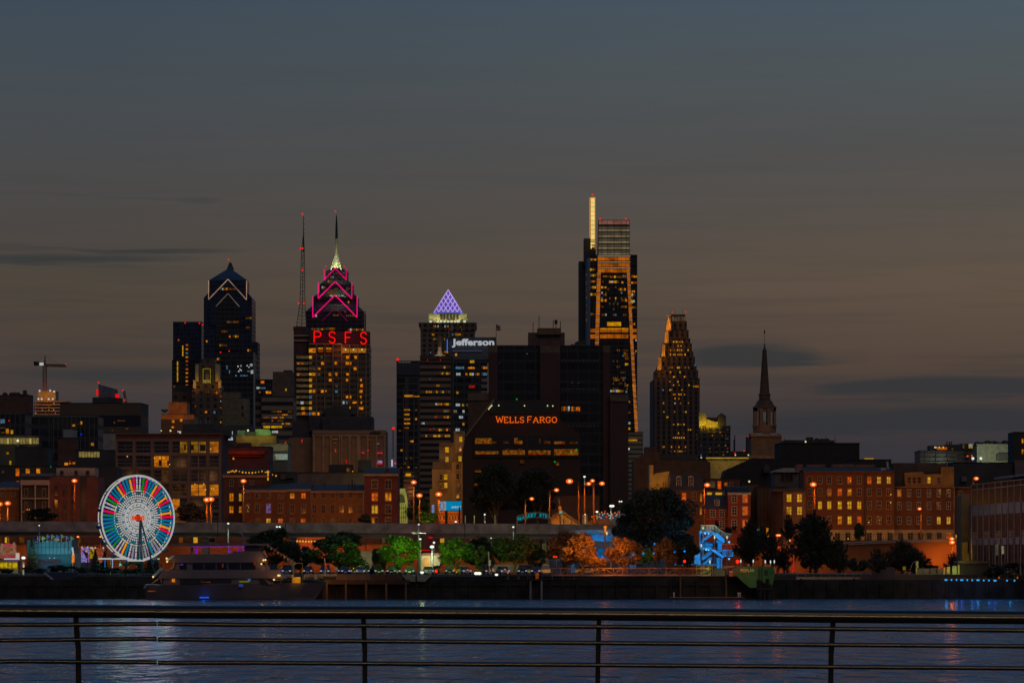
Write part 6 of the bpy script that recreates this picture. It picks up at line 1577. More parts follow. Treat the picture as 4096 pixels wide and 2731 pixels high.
CM=[crown_mesh(i,9000,blobs(i*7+1,24),.042) for i in range(4)]+[crown_mesh(9,2600,[(0,0,0,1)],.045,conifer=True)]+[crown_mesh(10+i,1500,blobs(40+i,9,.8),.07) for i in range(2)]+[crown_mesh(20,20000,blobs(77,40),.028),spiky_mesh(21,60,.045,90),spiky_mesh(22,120,.034,130)]
TREE_N=[0]


def tree(x0,x1,yt,yb,D,col,label,kind=0,name='tree', trunk=True,group=None,base=None):
    i=TREE_N[0];TREE_N[0]+=1
    cx,w=X((x0+x1)/2,D),(x1-x0)*K*D/2*(1.1 if D>790 or kind == 'big' else 1.2);zt,zb=Z(yt,D),Z(yb,D);h=(zt-zb)/2
    zg=GZ if base is None else base
    r=thing(name,label,{'tree': 'tree','conifer': 'conifer','bush': 'bush'}[name],(cx,D,zg),group)
    if kind == 'big': me=CM[7]
    elif kind == 'sparse': me=CM[8]
    elif kind == 'spiky': me=CM[9]
    elif name == 'conifer': me=CM[4]
    elif name == 'bush': me=CM[5+i%2]
    else: me=CM[(i+(kind if isinstance(kind,int) else 0))%4]
    key=me.name+col
    me2=BOXM.get(key)
    if me2 is None: me2=me.copy();me2.materials.clear();me2.materials.append(MT[col]);BOXM[key]=me2
    o=bpy.data.objects.new('crown' if name != 'bush' else 'leaves', me2);COL.objects.link(o);o.parent=r
    o.location=(0,0,(zt+zb)/2-zg);o.scale=(w,min(w,6),h*(1.18 if name == 'tree' and not isinstance(kind,str) else 1));o.rotation_euler=(0,0,0) if kind == 'big' else (0,0,R.choice([0,3.14159]))
    if trunk and name != 'bush':
        b=B();rr=max(.12,w*.07);zm=(zt+zb)/2
        b.tube((cx,D,zg-.2),(cx+.1*w,D,zb+h*.4),rr,7,rr*.6)
        if name == 'tree':
            for a in range(5): an=a*1.26+i;b.tube((cx+.05*w,D,zb+h*.1*a*.6),(cx+w*.6*math.cos(an),D+w*.4*math.sin(an),zm+h*(.1+.1*a)),rr*.5,5,rr*.12)
        else: b.tube((cx,D,zb),(cx,D,zt),rr*.7,5,.03)
        b.obj('trunk', BARK,r)
    return r


foliage('leaf_dark', (.02,.034,.012));foliage('leaf_mid', (.035,.07,.015));foliage('leaf_green', (.075,.18,.012));foliage('leaf_olive', (.05,.045,.02));foliage('leaf_orange', (.20,.10,.03));foliage('leaf_lime', (.13,.22,.02));foliage('leaf_black', (.016,.022,.011));foliage('leaf_brown', (.09,.05,.025))
tree(1005,1180,2110,2272,752,'leaf_dark','dark full tree behind the bow of the cruise boat')
tree(1300,1450,2125,2200,756,'leaf_dark','dark upper crown rising behind the wide green-tinged tree')
tree(1225,1470,2150,2275,744,'leaf_mid','wide dark tree, lit green on its right, above the parked cars')
tree(1488,1560,2180,2290,748,'leaf_dark','small dark tree tucked left of the vivid green round tree')
tree(1520,1672,2138,2268,742,'leaf_green','vivid green floodlit round tree, left of the cross-armed pole')
tree(1748,1900,2150,2270,746,'leaf_green','soft green floodlit tree right of the brilliant star lamp')
tree(1860,1985,2152,2275,756,'leaf_dark','shadowy tree between the soft green tree and the dark round tree')
tree(1968,2140,2133,2264,742,'leaf_mid','dark round tree with a white lamp poking out above it')
tree(2105,2180,2180,2280,752,'leaf_mid','small dim green tree right of the dark round tree')
tree(2185,2330,2122,2272,744,'leaf_brown','tall brownish-orange tree, left half of the widest orange clump')
tree(2255,2400,2138,2270,738,'leaf_orange','bright orange sodium-lit tree before the blue-lit bridge deck')
tree(2365,2426,2225,2275,732,'leaf_orange','small orange bush-like tree at the foot of the bright orange one')
tree(2424,2562,2146,2272,738,'leaf_orange','orange lit rounded tree in the middle, left of the ivy pillar')
tree(2612,2715,2150,2270,738,'leaf_brown','dull orange-brown oval tree left of the blue stairs')
tree(2438,2800,1938,2240,772,'leaf_black','huge black-green tree towering over the small orange trees','big')
tree(2690,2790,2150,2275,752,'leaf_black','dark low tree directly left of the blue stair tower')
tree(1872,2080,1845,2085,850,'leaf_black','huge dark tree in front of the orange-lettered office, left half','big')
tree(2040,2240,1862,2085,854,'leaf_black','large dark tree in front of the orange-lettered office, right half','big')
tree(1628,1730,1988,2092,836,'leaf_dark','dark tree behind the black lamp pole left of the billboard')
tree(1662,1752,2043,2096,832,'leaf_lime','small lime-green glowing tree under the dark tree by the billboard')
tree(100,230,2030,2092,832,'leaf_black','dark bushy tree before the white-framed house')
tree(700,830,2010,2095,832,'leaf_brown','leafy dark brown tree before the loft block, beside the twin lamps')
tree(1435,1490,2056,2092,836,'leaf_mid','small tree in front of the long brick house')
tree(2180,2230,2062,2094,850,'leaf_brown','russet shrubby tree right under the cyan street arch')
tree(2938,3062,2080,2262,760,'leaf_black','round dark tree right of the blue stair tower','spiky')
tree(3050,3130,2140,2275,764,'leaf_black','thin dark tree between the round dark tree and the tall spiky one','sparse')
tree(3122,3182,2048,2170,786,'leaf_black','slender dark tree in front of the three-storey brick wing','sparse')
tree(3160,3360,2052,2285,758,'leaf_black','large spiky dark tree before the left end of the apartments','spiky')
tree(3180,3300,2052,2140,762,'leaf_black','feathery dark top rising out of the large spiky tree','sparse')
tree(3412,3460,2088,2164,822,'leaf_mid','small round street tree in front of the cream ground floor')
tree(3528,3690,2160,2290,776,'leaf_olive','ragged dim tree before the glowing ramp wall','spiky')
tree(3600,3700,2205,2292,772,'leaf_black','low dark tree joined to the ragged tree before the ramp wall','sparse')
tree(3425,3520,2215,2300,780,'leaf_olive','low olive bush left of the ragged dim tree', name='bush')
tree(3680,3760,2250,2290,786,'leaf_black','low hedge silhouetted against the brightest part of the ramp wall', name='bush')
tree(3775,3850,2205,2295,786,'leaf_olive','spiky shrub under the stacked pair of lamps','sparse')
tree(2832,2900,2080,2135,800,'leaf_black','small dark conifer behind the top landing of the blue stairs', name='conifer')
tree(2890,2965,2092,2150,798,'leaf_black','dark shrub behind the landing, before the red brick house', name='bush')
tree(2562,2622,2190,2262,748,'leaf_lime','yellow-green ivy-covered clump between the two rounded trees')
tree(88,165,2155,2290,735,'leaf_dark','dark conifer standing before the teal pavilion', name='conifer')
tree(352,410,2195,2285,722,'leaf_dark','dark conifer in front of the prize booths', name='conifer')
tree(395,440,2200,2290,728,'leaf_black','slim dark conifer left of the wheel base', name='conifer')
tree(560,660,2205,2290,722,'leaf_dark','bushy dark conifer right of the wheel base', name='conifer')
tree(590,640,2195,2290,726,'leaf_black','narrow conifer behind the bushy one by the wheel', name='conifer')
for x0,x1,y,lb in [(-10,60,2268,'low dark hedge in front of the ice cream kiosk'),(60,200,2262,'low hedge below the dark conifer'),(180,290,2250,'dark bushes under the teal pavilion'),(250,360,2255,'bushes left of the prize booths'),(350,500,2262,'hedge under the cyan light posts'),(480,600,2265,'hedge at the foot of the big wheel'),(1775,1830,2292,'yellow-green weeds on the quay edge')]:
    tree(x0,x1,y,2300 if y<2290 else 2315,716,'leaf_dark' if y<2290 else 'leaf_lime', lb,name='bush')
tree(3930,4110,2230,2330,712,'leaf_black','black shrub mass at the foot of the pier building', name='bush')
tree(1160,1240,2170,2285,760,'leaf_black','dark tree filling the gap under the signal flags')
tree(1700,1765,2215,2290,764,'leaf_dark','small dark tree behind the brilliant star lamp post')
tree(1895,1960,2180,2290,742,'leaf_dark','dark narrow tree beside the leaning pale pole')
tree(3200,3290,2180,2295,748,'leaf_black','dark lower foliage under the large spiky tree', name='bush')
tree(3290,3420,2160,2295,770,'leaf_olive','feathery dim tree right of the large spiky tree','sparse')
tree(3340,3440,2215,2300,764,'leaf_black','low dark bush right of the large spiky tree', name='bush')
tree(3460,3560,2190,2300,790,'leaf_olive','thin half-lit tree before the darker part of the ramp wall','sparse')
tree(3600,3720,2190,2280,784,'leaf_olive','wispy tree catching orange light before the ramp wall','sparse')
tree(3090,3180,2180,2285,766,'leaf_black','ragged dark tree around the twin orange lamp','sparse')
tree(3000,3100,2100,2210,772,'leaf_black','dark crown above the green boat lettering','sparse')
tree(2650,2700,2060,2110,826,'leaf_brown','small brown tree at the foot of the mansard house')
# tree lighting
for x,y,D,c,p in [(1630,2215,732,(205,255,40),1700),(1570,2165,733,(170,255,40),500),(1440,2230,735,(190,240,40),420),(1790,2200,735,(210,255,60),1300),(1850,2240,738,(190,255,50),300),(2030,2200,734,(160,200,40),150),(2360,2170,730,(255,145,35),2700),(2300,2250,730,(255,165,50),500),(2460,2190,730,(255,145,35),2400),(2400,2250,726,(255,165,50),260),(2630,2190,730,(255,165,50),550),(2240,2180,734,(255,165,50),500),(1710,2075,824,(200,255,30),450),(2590,2240,742,(200,220,20),150)]:
    light('tree_light','POINT', (X(x,D),D-1,Z(y,D)),c,p,.4)
# ================================================================ the big wheel
DF=716.0
wc=Vector((X(546,DF),DF,Z(2071,DF)));RW=172*K*DF;YAW=math.radians(37)
ux=Vector((math.cos(YAW),math.sin(YAW),0));uz=Vector((0,0,1));un=ux.cross(uz)   # un points to the viewer side
if un.y>0: un=-un
WP=lambda a,rr,o=0.0: wc+ux*(math.cos(a)*rr)+uz*(math.sin(a)*rr)+un*o
r=thing('ferris_wheel','big Ferris wheel outlined in white with rainbow-lit spokes and red XOXO lettering','ferris wheel', (wc.x,wc.y,GZ))
LWW=emi('led_white', (168,168,166),1);LT_=emi('led_teal', (0,108,138),1);LG=emi('led_green', (10,130,20),1);LOr=emi('led_orange', (222,140,20),1);LR_=emi('led_magenta', (225,5,60),1);LB_=emi('led_blue', (30,25,140),1);LGr=emi('led_pale', (120,130,132),1);LDK=emi('led_off', (30,44,50),1)


def ring(rr,o,th,m,name,n=96,seg=None):
    b=B()
    for i in range(n):
        b.use(LDK if seg and not seg(i) else m if not callable(m) else m(i));b.tube(WP(2*math.pi*i/n,rr,o),WP(2*math.pi*(i+1.02)/n,rr,o),th,6)
    return b.obj(name,None,r)


ring(RW*.985,.55,.17,LWW,'rim');ring(RW*.985,-.55,.12,LWW,'rim');ring(RW*.64,.5,.1,LWW,'inner_ring')  # inner ring added to suggest the turning bulbs' light
# added glowing rings standing for the light trails of the bulbs
cyc=[LT_,LT_,LWW,LGr,LWW,LT_,LG,LOr]
for k_,f in enumerate([.15,.3]): ring(RW*f,.52,.14,LWW,'bulb_trail_ring', 72,lambda i: (i+k_)%4 != 0)
for f in (.80,.93): ring(RW*f,.6,.06,LB_,'dark_ring', 96)
NS=60
for i in range(NS):
    a=2*math.pi*(i+.35)/NS;d=math.degrees(a)
    s_=B().tube(WP(a,.5,.35),WP(a,RW*.97,.35),.05,4).obj('spoke', M_steel,r)
    b=B();n=15;k3_=[0,1,2,2][i%4]
    for j in range(n):
        t0=.09+.88*j/n;t1=t0+.88*(.66 if t0<.62 else .86)/n
        if t0<.6: mm=LWW if (j+k3_)%5 or t0<.35 else LT_
        elif d<175 or d>325: mm=[LR_,LOr,LT_][k3_] if i%12>3 or d<60 else [LR_,LG,LWW][k3_]
        elif d<230: mm=[LT_,LG if j%2 else LT_,LT_][k3_]
        else: mm=[LWW,LT_,LGr][k3_] if d>255 else [LOr,LT_,LWW][k3_]
        if t0>.6 and k3_==1 and j==n-1: mm=LG
        b.use(mm);b.tube(WP(a,RW*t0,.5),WP(a,RW*t1,.5),(.1 if t0<.3 else .14) if t0<.6 else (.2 if mm != LWW else .15),6)
    o=b.obj('light_strip', None,s_)
    B().tube(WP(a+.06,.5,-.5),WP(a+.06,RW*.97,-.5),.045,4).obj('rear_spoke', M_black,r)
for i in range(16):
    a=2*math.pi*i/16+.1;c=WP(a,RW*1.0,0)
    g_=B().lathe((c.x,c.y,c.z-1.25),[(.3,0),(.62,.15),(.66,.55),(.6,.6)],10).obj('gondola', mat('gondola_dark', (.03,.06,.08),.5),r)
    B().lathe((c.x,c.y,c.z-.35),[(.7,0),(.1,.28)],10).obj('canopy', mat('gondola_top', (.1,.12,.3),.5),g_)
B().tube(wc+un*-1.1,wc+un*1.2,.35,12).obj('hub', M_black,r)
b=B();e=.9
for s_ in (-1,1):
    o=un*(1.3*s_)
    b.tube(wc+o,Vector((X(524,DF),DF,GZ))+o*1.6,.16,6);b.tube(wc+o,Vector((X(596,DF),DF,GZ))+o*1.6,.16,6)
b.tube(wc+un*1.3,Vector((wc.x,DF,GZ))+un*2,.2,6)
b.obj('support_leg', mat('wheel_frame', (.01,.03,.03),.5),r)
fw_=RW*.001
b=B();RX=emi('letter_red_orange', (220,60,10),1)
for ch,x0 in (('X', 531),('O', 543),('X', 557),('O', 570)):
    P_=lambda u,v: (X(x0+u*10,DF) , wc.y-1.9 , Z(2079-v*15 , DF))
    if ch == 'X': b.tube(P_(0,0),P_(1,1),.13,5);b.tube(P_(0,1),P_(1,0),.13,5)
    else: b.path([P_(.5+.5*math.cos(t),.5+.5*math.sin(t)) for t in [i*.785 for i in range(9)]],.13,5)
b.obj('hub_lettering', RX,r)
B().ball(wc+un*1.7+ux*-.6,.42,10).obj('hub_lamp', emi('hub_red', (190,30,5)),r)
b=B();b.lathe((X(545,DF),DF-1,Z(2244,DF)),[(.2,-.6),(1.0,-.5),(1.4,0),(1.35,.2)],16);b.obj('turntable_base', mat('base_green', (.05,.2,.08)),r)
B().pbox(510,578,2238,2244,DF-3.4,.6).obj('platform_light', LWW,r)
for a in range(8): an=a*math.pi/4;p=WP(an,RW*.7,2.2);light('wheel_light','POINT', p,[(255,240,230),(140,230,255),(255,190,140),(180,255,200)][a%4],110,1.2)
light('wheel_glow','POINT', wc+un*6,(170,165,255),480,5)  # unseen lights added so the wheel sparkles on the water
light('wheel_glow','POINT', (X(560,706),706,9),(150,200,255),160,2.5)
light('fair_glow','POINT', (X(400,712),711,Z(2240,711)),(120,230,255),70,.6)
light('fair_glow','POINT', (X(620,712),711,Z(2240,711)),(90,200,255),60,.6)

# ================================================================ fairground
D=738
r=thing('teal_pavilion','teal panelled pavilion with a scalloped top and a pale dome on its roof','pavilion', (X(198,D),D,GZ))
M_tp=mat('teal_panel', (.08,.22,.26),.6,.15,.5)
top=[(107,2160),(125,2162),(150,2172),(172,2164),(195,2160),(216,2165),(240,2172),(262,2164),(288,2158)]
B().pprof([(107,2217)]+top+[(288,2217)],D,10).obj('upper_panels', M_tp,r)
B().pbox(150,282,2217,2290,D,9,.6).obj('wall', mat('teal_wall', (.03,.12,.15),.7),r)
b=B()
for i in range(13): x=107+i*15;b.pbox(x,x+1.4,2164 if i%6 else 2160,2217,D,.2,-.15)
b.pbox(107,288,2215.5,2217.5,D,.25,-.2);b.pbox(107,288,2187,2188,D,.1,-.1);b.obj('seam', M_black,r)
B().ball((X(218,D),D+3,Z(2158,D)),14*K*D,12,1,1,.55).obj('dome', mat('dome_pale', (.4,.6,.7),.5),r)
b=B();b.pbox(160,245,2235,2290,D,.4,-2.2);b.obj('awning_fence', mat('fence_navy', (.015,.015,.03)),r)
for i in range(11): B().tube((X(166+i*7.5,D),D-2.4,Z(2236,D)),(X(166+i*7.5,D),D-2.4,Z(2248,D)),.05,4).obj('light_string', emi('string_red', (80,22,10)),r)
for x in (204,222): B().ball((X(x,D),D-2,Z(2231,D)),.12,6).obj('lamp', emi('lamp_lilac', (150,150,190)),r)
for x,y,p in [(200,2215,300),(262,2225,240),(140,2200,120)]: light('pavilion_light','POINT', (X(x,D),D-4.5,Z(y,D)),(150,235,255),p,.4)
light('dome_light','POINT', (X(232,D),D+1,Z(2140,D)),(255,245,180),60,.2)
for i,(x,y,c) in enumerate([(151,2144,'flag_violet'),(170,2144,'flag_lime'),(189,2137,'flag_violet'),(208,2136,'flag_green'),(227,2138,'flag_violet'),(246,2137,'flag_green'),(266,2142,'flag_violet'),(285,2144,'flag_green'),(159,2143,'flag_orange')]):
    cc={'flag_violet': (.16,.12,.5),'flag_lime': (.25,.7,.05),'flag_green': (.1,.4,.1),'flag_orange': (.6,.15,.03)}[c]
    wd={'flag_violet': 'violet','flag_lime': 'bright lime','flag_green': 'green','flag_orange': 'orange'}[c]
    r=thing('pennant','%s pennant, number %s from the left on the pavilion roof' % (wd,['one','three','four','five','six','seven','eight','nine','two'][i]),'pennant', (X(x,D),D-.3,Z(2168,D)),'pennants on the teal pavilion')
    B().tube((X(x,D),D-.3,Z(2168,D)),(X(x,D),D-.3,Z(y-1,D)),.06,5).obj('pole', M_white,r)
    b=B();b.prof([(X(x+1,D),Z(y,D)),(X(x+15,D),Z(y+9,D)),(X(x+1,D),Z(y+16,D))],D-.35,D-.3);b.obj('cloth', mat(c,cc,.8),r)
D=730
r=thing('ice_cream_kiosk','ice cream kiosk with yellow windows under a big waffle and ice cream sign','kiosk', (X(35,D),D,GZ))
B().pbox(-20,72,2238,2292,D,4).obj('wall', mat('kiosk_wall', (.12,.1,.06)),r)
KY=emi('kiosk_yellow', (170,140,12),1,.5,2)
for x0,x1 in ((1,14),(16,30),(34,46),(49,69)): pw(r,D,x0,x1,2249,2271,KY)
sb=B().pprof([(1,2232),(1,2178),(8,2171),(16,2177),(30,2170),(48,2177),(58,2166),(66,2180),(66,2232)],D,.4,-.6).obj('sign_board', emi('sign_board_peach', (112,82,66),1,.45,1.5),r)
B().ball((X(33,D),D-.7,Z(2202,D)),12*K*D,10,1,.15,.8).obj('waffle_picture', emi('waffle_brown', (120,62,28),1,.5,3),sb)
for x in (8,59): b=B();b.add([(X(x-5,D),D-.7,Z(2188,D)),(X(x+5,D),D-.7,Z(2188,D)),(X(x,D),D-.7,Z(2214,D)),(X(x,D),D-.62,Z(2188,D))],[(0,1,2),(0,2,3),(1,3,2),(0,3,1)]);b.ball((X(x,D),D-.7,Z(2186,D)),.2,8);b.obj('cone_picture', emi('cone_tan', (135,92,62),1,.4,4),sb)
text('Waffles', 14,52,2172,2186,D-.75,emi('letter_rose', (165,35,60)),sb,'lettering', .1,.03)
text('Ice Cream', 3,62,2214,2230,D-.75,emi('letter_crimson', (150,25,45)),sb,'lettering', .1,.04)
b=B();b.pbox(18,80,2232,2237,D,.3,-.9);b.pbox(66,79,2212,2233,D,.3,-.9);b.obj('light_panel', LWW,r)
b=B();b.path([(X(66,D),D-1,Z(2232,D)),(X(66,D),D-1,Z(2210,D)),(X(80,D),D-1,Z(2210,D)),(X(80,D),D-1,Z(2236,D))],.05,5);b.obj('bulb_border', emi('border_orange', (230,130,20)),r)
b=B();b.pbox(16,84,2238,2241,D,.5,-1.1);b.obj('awning', emi('awning_violet', (75,50,110)),r);flush(r)
light('kiosk_light','POINT', (X(40,D),D-4,Z(2250,D)),(255,230,90),160,.3)
lamp(94,2229,726,'very bright floodlight leaning beside the ice cream kiosk', col='w', power=500,s=6.5,group=GW)
D=734
for x0,x1,y0,y1,col,lb in [(323,358,2188,2248,(105,95,150),'lilac and white booth with a red cone-shaped figure'),(358,376,2190,2232,(150,120,12),'yellow prize wall booth'),(376,420,2190,2250,(120,55,30),'booth packed with red and orange prizes beside the wheel')]:
    r=thing('game_booth', lb,'booth', (X((x0+x1)/2,D),D,GZ),'fairground game booths')
    B().pbox(x0,x1,y0-3,2290,D+.5,3).obj('shell', mat('booth_shell', (.12,.11,.14)),r)
    B().pbox(x0+1,x1-1,y0,y1,D,.4).obj('display', emi('display_%d' % x0,col,1,.75,2.2),r)
    b=B()
    for i in range(int((x1-x0)/5)): b.ball((X(x0+3+i*5,D),D-.1,Z(y0+6+(i*7)%(y1-y0-12),D)),.17,6)
    b.obj('prizes', emi('prize_%d' % x0,(150,60,40) if x0 != 358 else (40,30,12),1,.4,5),r)
    for x in (x0+6,x1-6): B().ball((X(x,D),D-.4,Z(y0,D)),.17,6).obj('lamp', LWW,r)
r=MT and thing('cone_figure','dark red pointed figure standing before the lilac booth','figure', (X(345,732),732,GZ))
b=B();b.prof([(X(330,732),Z(2200,732)),(X(352,732),Z(2212,732)),(X(350,732),Z(2238,732))],731.8,732.2);b.tube((X(350,732),732,GZ),(X(350,732),732,Z(2236,732)),.1,6);b.obj('body', mat('figure_red', (.2,.03,.05)),r);B().ball((X(346,732),731.8,Z(2203,732)),.22,8).obj('head', emi('head_pink', (185,120,120)),r)
r=thing('pole_game','tall strip of orange and white lights right of the teal pavilion','game stand', (X(292,736),736,GZ))
b=B();b.pbox(286,298,2218,2250,736,.5);b.obj('panel', emi('strip_mix', (200,110,40),1,.7,3),r);b=B()
for i in range(5): b.ball((X(290+i,736),735.8,Z(2192+i*6,736)),.2,6)
b.obj('bulbs', LWW,r);B().tube((X(289,736),736.3,GZ),(X(292,736),736.3,Z(2186,736)),.15,6).obj('post', M_steel,r)
r=thing('grey_booth','unlit grey cabin between the teal pavilion and the prize booths','cabin', (X(308,742),742,GZ))
b=B();b.pprof([(292,2290),(292,2190),(311,2188),(311,2215),(322,2217),(322,2290)],742,3);b.obj('shell', mat('cabin_grey', (.25,.24,.28)),r)
GR_ = 'cyan light posts in the fairground'
for i,(x,y0,y1) in enumerate([(388,2235,2268),(420,2235,2272),(450,2238,2268)]):
    r=thing('light_post', ['cyan bead-lit post, left one of three','blue bead-lit post in the middle of three','white bead-lit post, right one of three'][i],'light post', (X(x,724),724,GZ),GR_)
    B().tube((X(x,724),724.1,GZ),(X(x,724),724.1,Z(y0,724)),.07,5).obj('post', M_black,r);b=B()
    for k_ in range(6): b.ball((X(x,724),724,Z(y0+(y1-y0)*k_/5,724)),.11,6)
    b.obj('beads', emi(['bead_cyan','bead_blue','bead_white'][i],[(20,170,180),(20,120,210),(150,170,210)][i]),r)
r=thing('light_canopy','long flat canopy edged with white bulbs left of the wheel base','canopy', (X(455,722),722,GZ))
b=B()
for i in range(22): b.ball((X(396+i*5.4,722),722,Z(2233+(i%2),722)),.17,6)
b.obj('bulbs', LWW,r);B().pbox(392,515,2230,2234,722.3,2).obj('roof', mat('canopy_teal', (.04,.2,.22)),r);b=B()
for x in (395,440,475,510): b.tube((X(x,722),722.6,GZ),(X(x,722),722.6,Z(2232,722)),.08,5)
b.obj('post', M_gold,r)
r=thing('side_canopy','short bulb-lit canopy right of the wheel base','canopy', (X(620,722),722,GZ))
b=B()
for x in (606,610,614,618,622,632,636): b.ball((X(x,722),722,Z(2234,722)),.14,6)
b.obj('bulbs', emi('led_mint', (120,170,150)),r);B().pbox(602,640,2231,2233,722.3,2).obj('roof', MT['canopy_teal'],r);b=B();b.tube((X(614,722),722.6,GZ),(X(614,722),722.6,Z(2232,722)),.08,5);b.tube((X(632,722),722.6,GZ),(X(632,722),722.6,Z(2232,722)),.08,5);b.obj('post', M_steel,r)
B().ball((X(614,722),721.9,Z(2246,722)),.2,6,1,1,1.4).obj('violet_lamp', emi('lamp_violet', (150,110,190)),r)
r=thing('ride_block','small ride stand with orange braces and a cyan lamp under the wheel','ride', (X(500,724),724,GZ))
b=B();b.tube((X(476,724),724,Z(2240,724)),(X(492,724),724,Z(2262,724)),.15,5);b.tube((X(506,724),724,Z(2244,724)),(X(486,724),724,Z(2262,724)),.15,5);b.tube((X(551,724),724,GZ),(X(550,724),724,Z(2246,724)),.22,6);b.obj('brace', mat('ride_orange', (.5,.28,.05),.6),r)
B().ball((X(481,724),723.6,Z(2257,724)),.24,8).obj('cyan_lamp', emi('lamp_aqua', (80,190,190)),r)
B().pbox(444,560,2278,2292,716,.5).obj('front_wall', mat('blue_barrier', (.03,.09,.14)),r)
light('ride_light','POINT', (X(500,720),720,Z(2262,720)),(150,255,160),120,.3)

# ================================================================ cruise boat
D=690.0;kd=K*D
r=thing('cruise_boat','three-deck dinner cruise boat in dark profile with violet-lit top deck','boat', (X(930,D),D+4,0))
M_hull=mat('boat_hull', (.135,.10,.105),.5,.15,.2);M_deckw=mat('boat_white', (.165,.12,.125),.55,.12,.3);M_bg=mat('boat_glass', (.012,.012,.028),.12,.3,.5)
b=B()      # lofted hull: bearing at deck, bearing at water, half width
stn=[(574,582,3.2),(640,640,4.0),(800,800,4.2),(980,980,4.0),(1120,1110,3.0),(1220,1180,1.7),(1302,1245,.12)]
ytop=[2336,2338,2338,2334,2332,2331,2327]
vs,fs=[],[]
for (xd,xw,hw_),yt_ in zip(stn,ytop):
    yc_=D+4
    vs+=[(X(xw,D),yc_-hw_*.72,-.6),(X(xw,D),yc_-hw_*.82,.35),(X(xd,D),yc_-hw_,Z(yt_,D)),(X(xd,D),yc_+hw_,Z(yt_,D)),(X(xw,D),yc_+hw_*.82,.35),(X(xw,D),yc_+hw_*.72,-.6)]
n=6
for i in range(len(stn)-1):
    for j in range(n): fs.append((i*n+j,(i+1)*n+j,(i+1)*n+(j+1)%n,i*n+(j+1)%n))
fs+=[tuple(range(n-1,-1,-1)),tuple(range((len(stn)-1)*n,len(stn)*n))]
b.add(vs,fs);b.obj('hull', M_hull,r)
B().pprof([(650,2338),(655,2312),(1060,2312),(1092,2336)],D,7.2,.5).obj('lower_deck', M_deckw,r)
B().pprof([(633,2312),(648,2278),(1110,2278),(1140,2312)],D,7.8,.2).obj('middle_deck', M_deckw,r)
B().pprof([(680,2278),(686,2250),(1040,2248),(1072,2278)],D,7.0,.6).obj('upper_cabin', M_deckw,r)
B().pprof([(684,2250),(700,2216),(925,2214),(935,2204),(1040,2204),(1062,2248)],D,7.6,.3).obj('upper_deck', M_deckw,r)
b=B();b.pprof([(682,2182),(684,2172),(965,2170),(978,2173),(1078,2173),(1070,2180),(970,2181),(962,2180)],D,7.6,.3);b.obj('canopy', mat('boat_canopy', (.16,.13,.14),.5),r)
B().pprof([(975,2204),(978,2180),(1056,2180),(1040,2204)],D,6,1).obj('wheelhouse', M_dark,r)
VIO=emi('violet_line', (110,12,150),1,.4,.8)
B().pbox(758,972,2184.5,2187.5,D,.12,1.2).obj('violet_light', VIO,r)
b=B()
for x in (692,760,798,836,873,960): b.pbox(x,x+2,2180,2214,D,.08,.5)
b.obj('stanchion', M_steel,r)
for x,y0,y1,w in ((785,2192,2210,10),(975,2178,2198,7),(918,2196,2208,9),(958,2194,2203,14)): B().pbox(x-w/2,x+w/2,y0,y1,D+2,1).obj('violet_patch', emi('violet_patch', (105,10,150),1,.7,2),r)
b=B()
for x0,x1 in ((770,812),(818,860),(868,905),(914,958),(964,1020),(718,744)): b.pprof([(x0,2275),(x0,2251),(x1,2251),(x1+2,2275)],D,.3,.4)
b.obj('cabin_windows', M_bg,r)
b=B();b.pbox(720,805,2316,2336,D,.3,.35);b.pbox(810,925,2314,2330,D,.3,.35);b.pprof([(1040,2334),(1036,2314),(1056,2314),(1074,2334)],D,.3,.35);b.obj('lower_windows', M_black,r)
for x0,x1,y0,y1,m in [(687,699,2314,2327,emi('cabin_amber', (205,110,10))),(802,842,2326,2329,WARM[1]),(957,996,2324,2326.5,emi('strip_olive', (120,130,20))),(991,1001,2314,2323,emi('screen_blue', (50,90,130))),(720,732,2254,2260,emi('cabin_violet', (65,35,110))),(1014,1022,2246,2258,emi('cabin_red', (90,35,15))),(888,893,2254,2268,emi('cabin_red', (90,35,15))),(955,972,2334,2346,emi('reflect_green_violet', (30,40,80),1,.8,1)),(592,622,2361,2365,WARM[1])]: pw(r,D,x0,x1,y0,y1,m,-.1 if y0>2330 else .3)  # the green-violet reflection here is painted as a glowing patch
B().pbox(798,836,2386,2391,D,.1,-.15).obj('waterline_light', emi('waterline_blue', (20,90,235)),r)
light('water_blue','POINT', (X(817,D),D-1.2,Z(2388,D)),(20,80,255),12,.2)
b=B();b.pprof([(610,2301),(640,2270),(652,2270),(652,2276),(618,2306)],D,.6,0);b.pprof([(662,2240),(686,2222),(698,2220),(698,2226),(668,2246)],D,.6,0);b.pprof([(572,2350),(586,2336),(590,2337),(578,2352)],D,.5,0)
b.obj('stern_rail_panel', mat('rail_glass_teal', (.2,.38,.48),.3),r)
LG_=emi('deck_lamp_gold', (240,200,120),1.3)
for x,y,p in [(667,2232,90),(669,2245,120),(613,2306,90),(1054,2239,120),(1062,2238,120),(1046,2254,70),(1096,2317,80),(1113,2300,60),(1119,2300,60)]:
    B().ball((X(x,D),D-.25,Z(y,D)),.17,8).obj('deck_lamp', LG_,r);light('deck_light','POINT', (X(x,D),D-.9,Z(y+3,D)),(255,170,40),p*.13,.15)
b=B();b.path([(X(690,D),D+.4,Z(2245,D)),(X(697,D),D+.4,Z(2252,D)),(X(692,D),D+.4,Z(2270,D)),(X(683,D),D+.4,Z(2276,D))],.12,6);b.path([(X(605,D),D+.4,Z(2334,D)),(X(642,D),D+.4,Z(2308,D)),(X(645,D),D+.4,Z(2330,D))],.1,5);b.obj('stair_rail', M_gold,r)
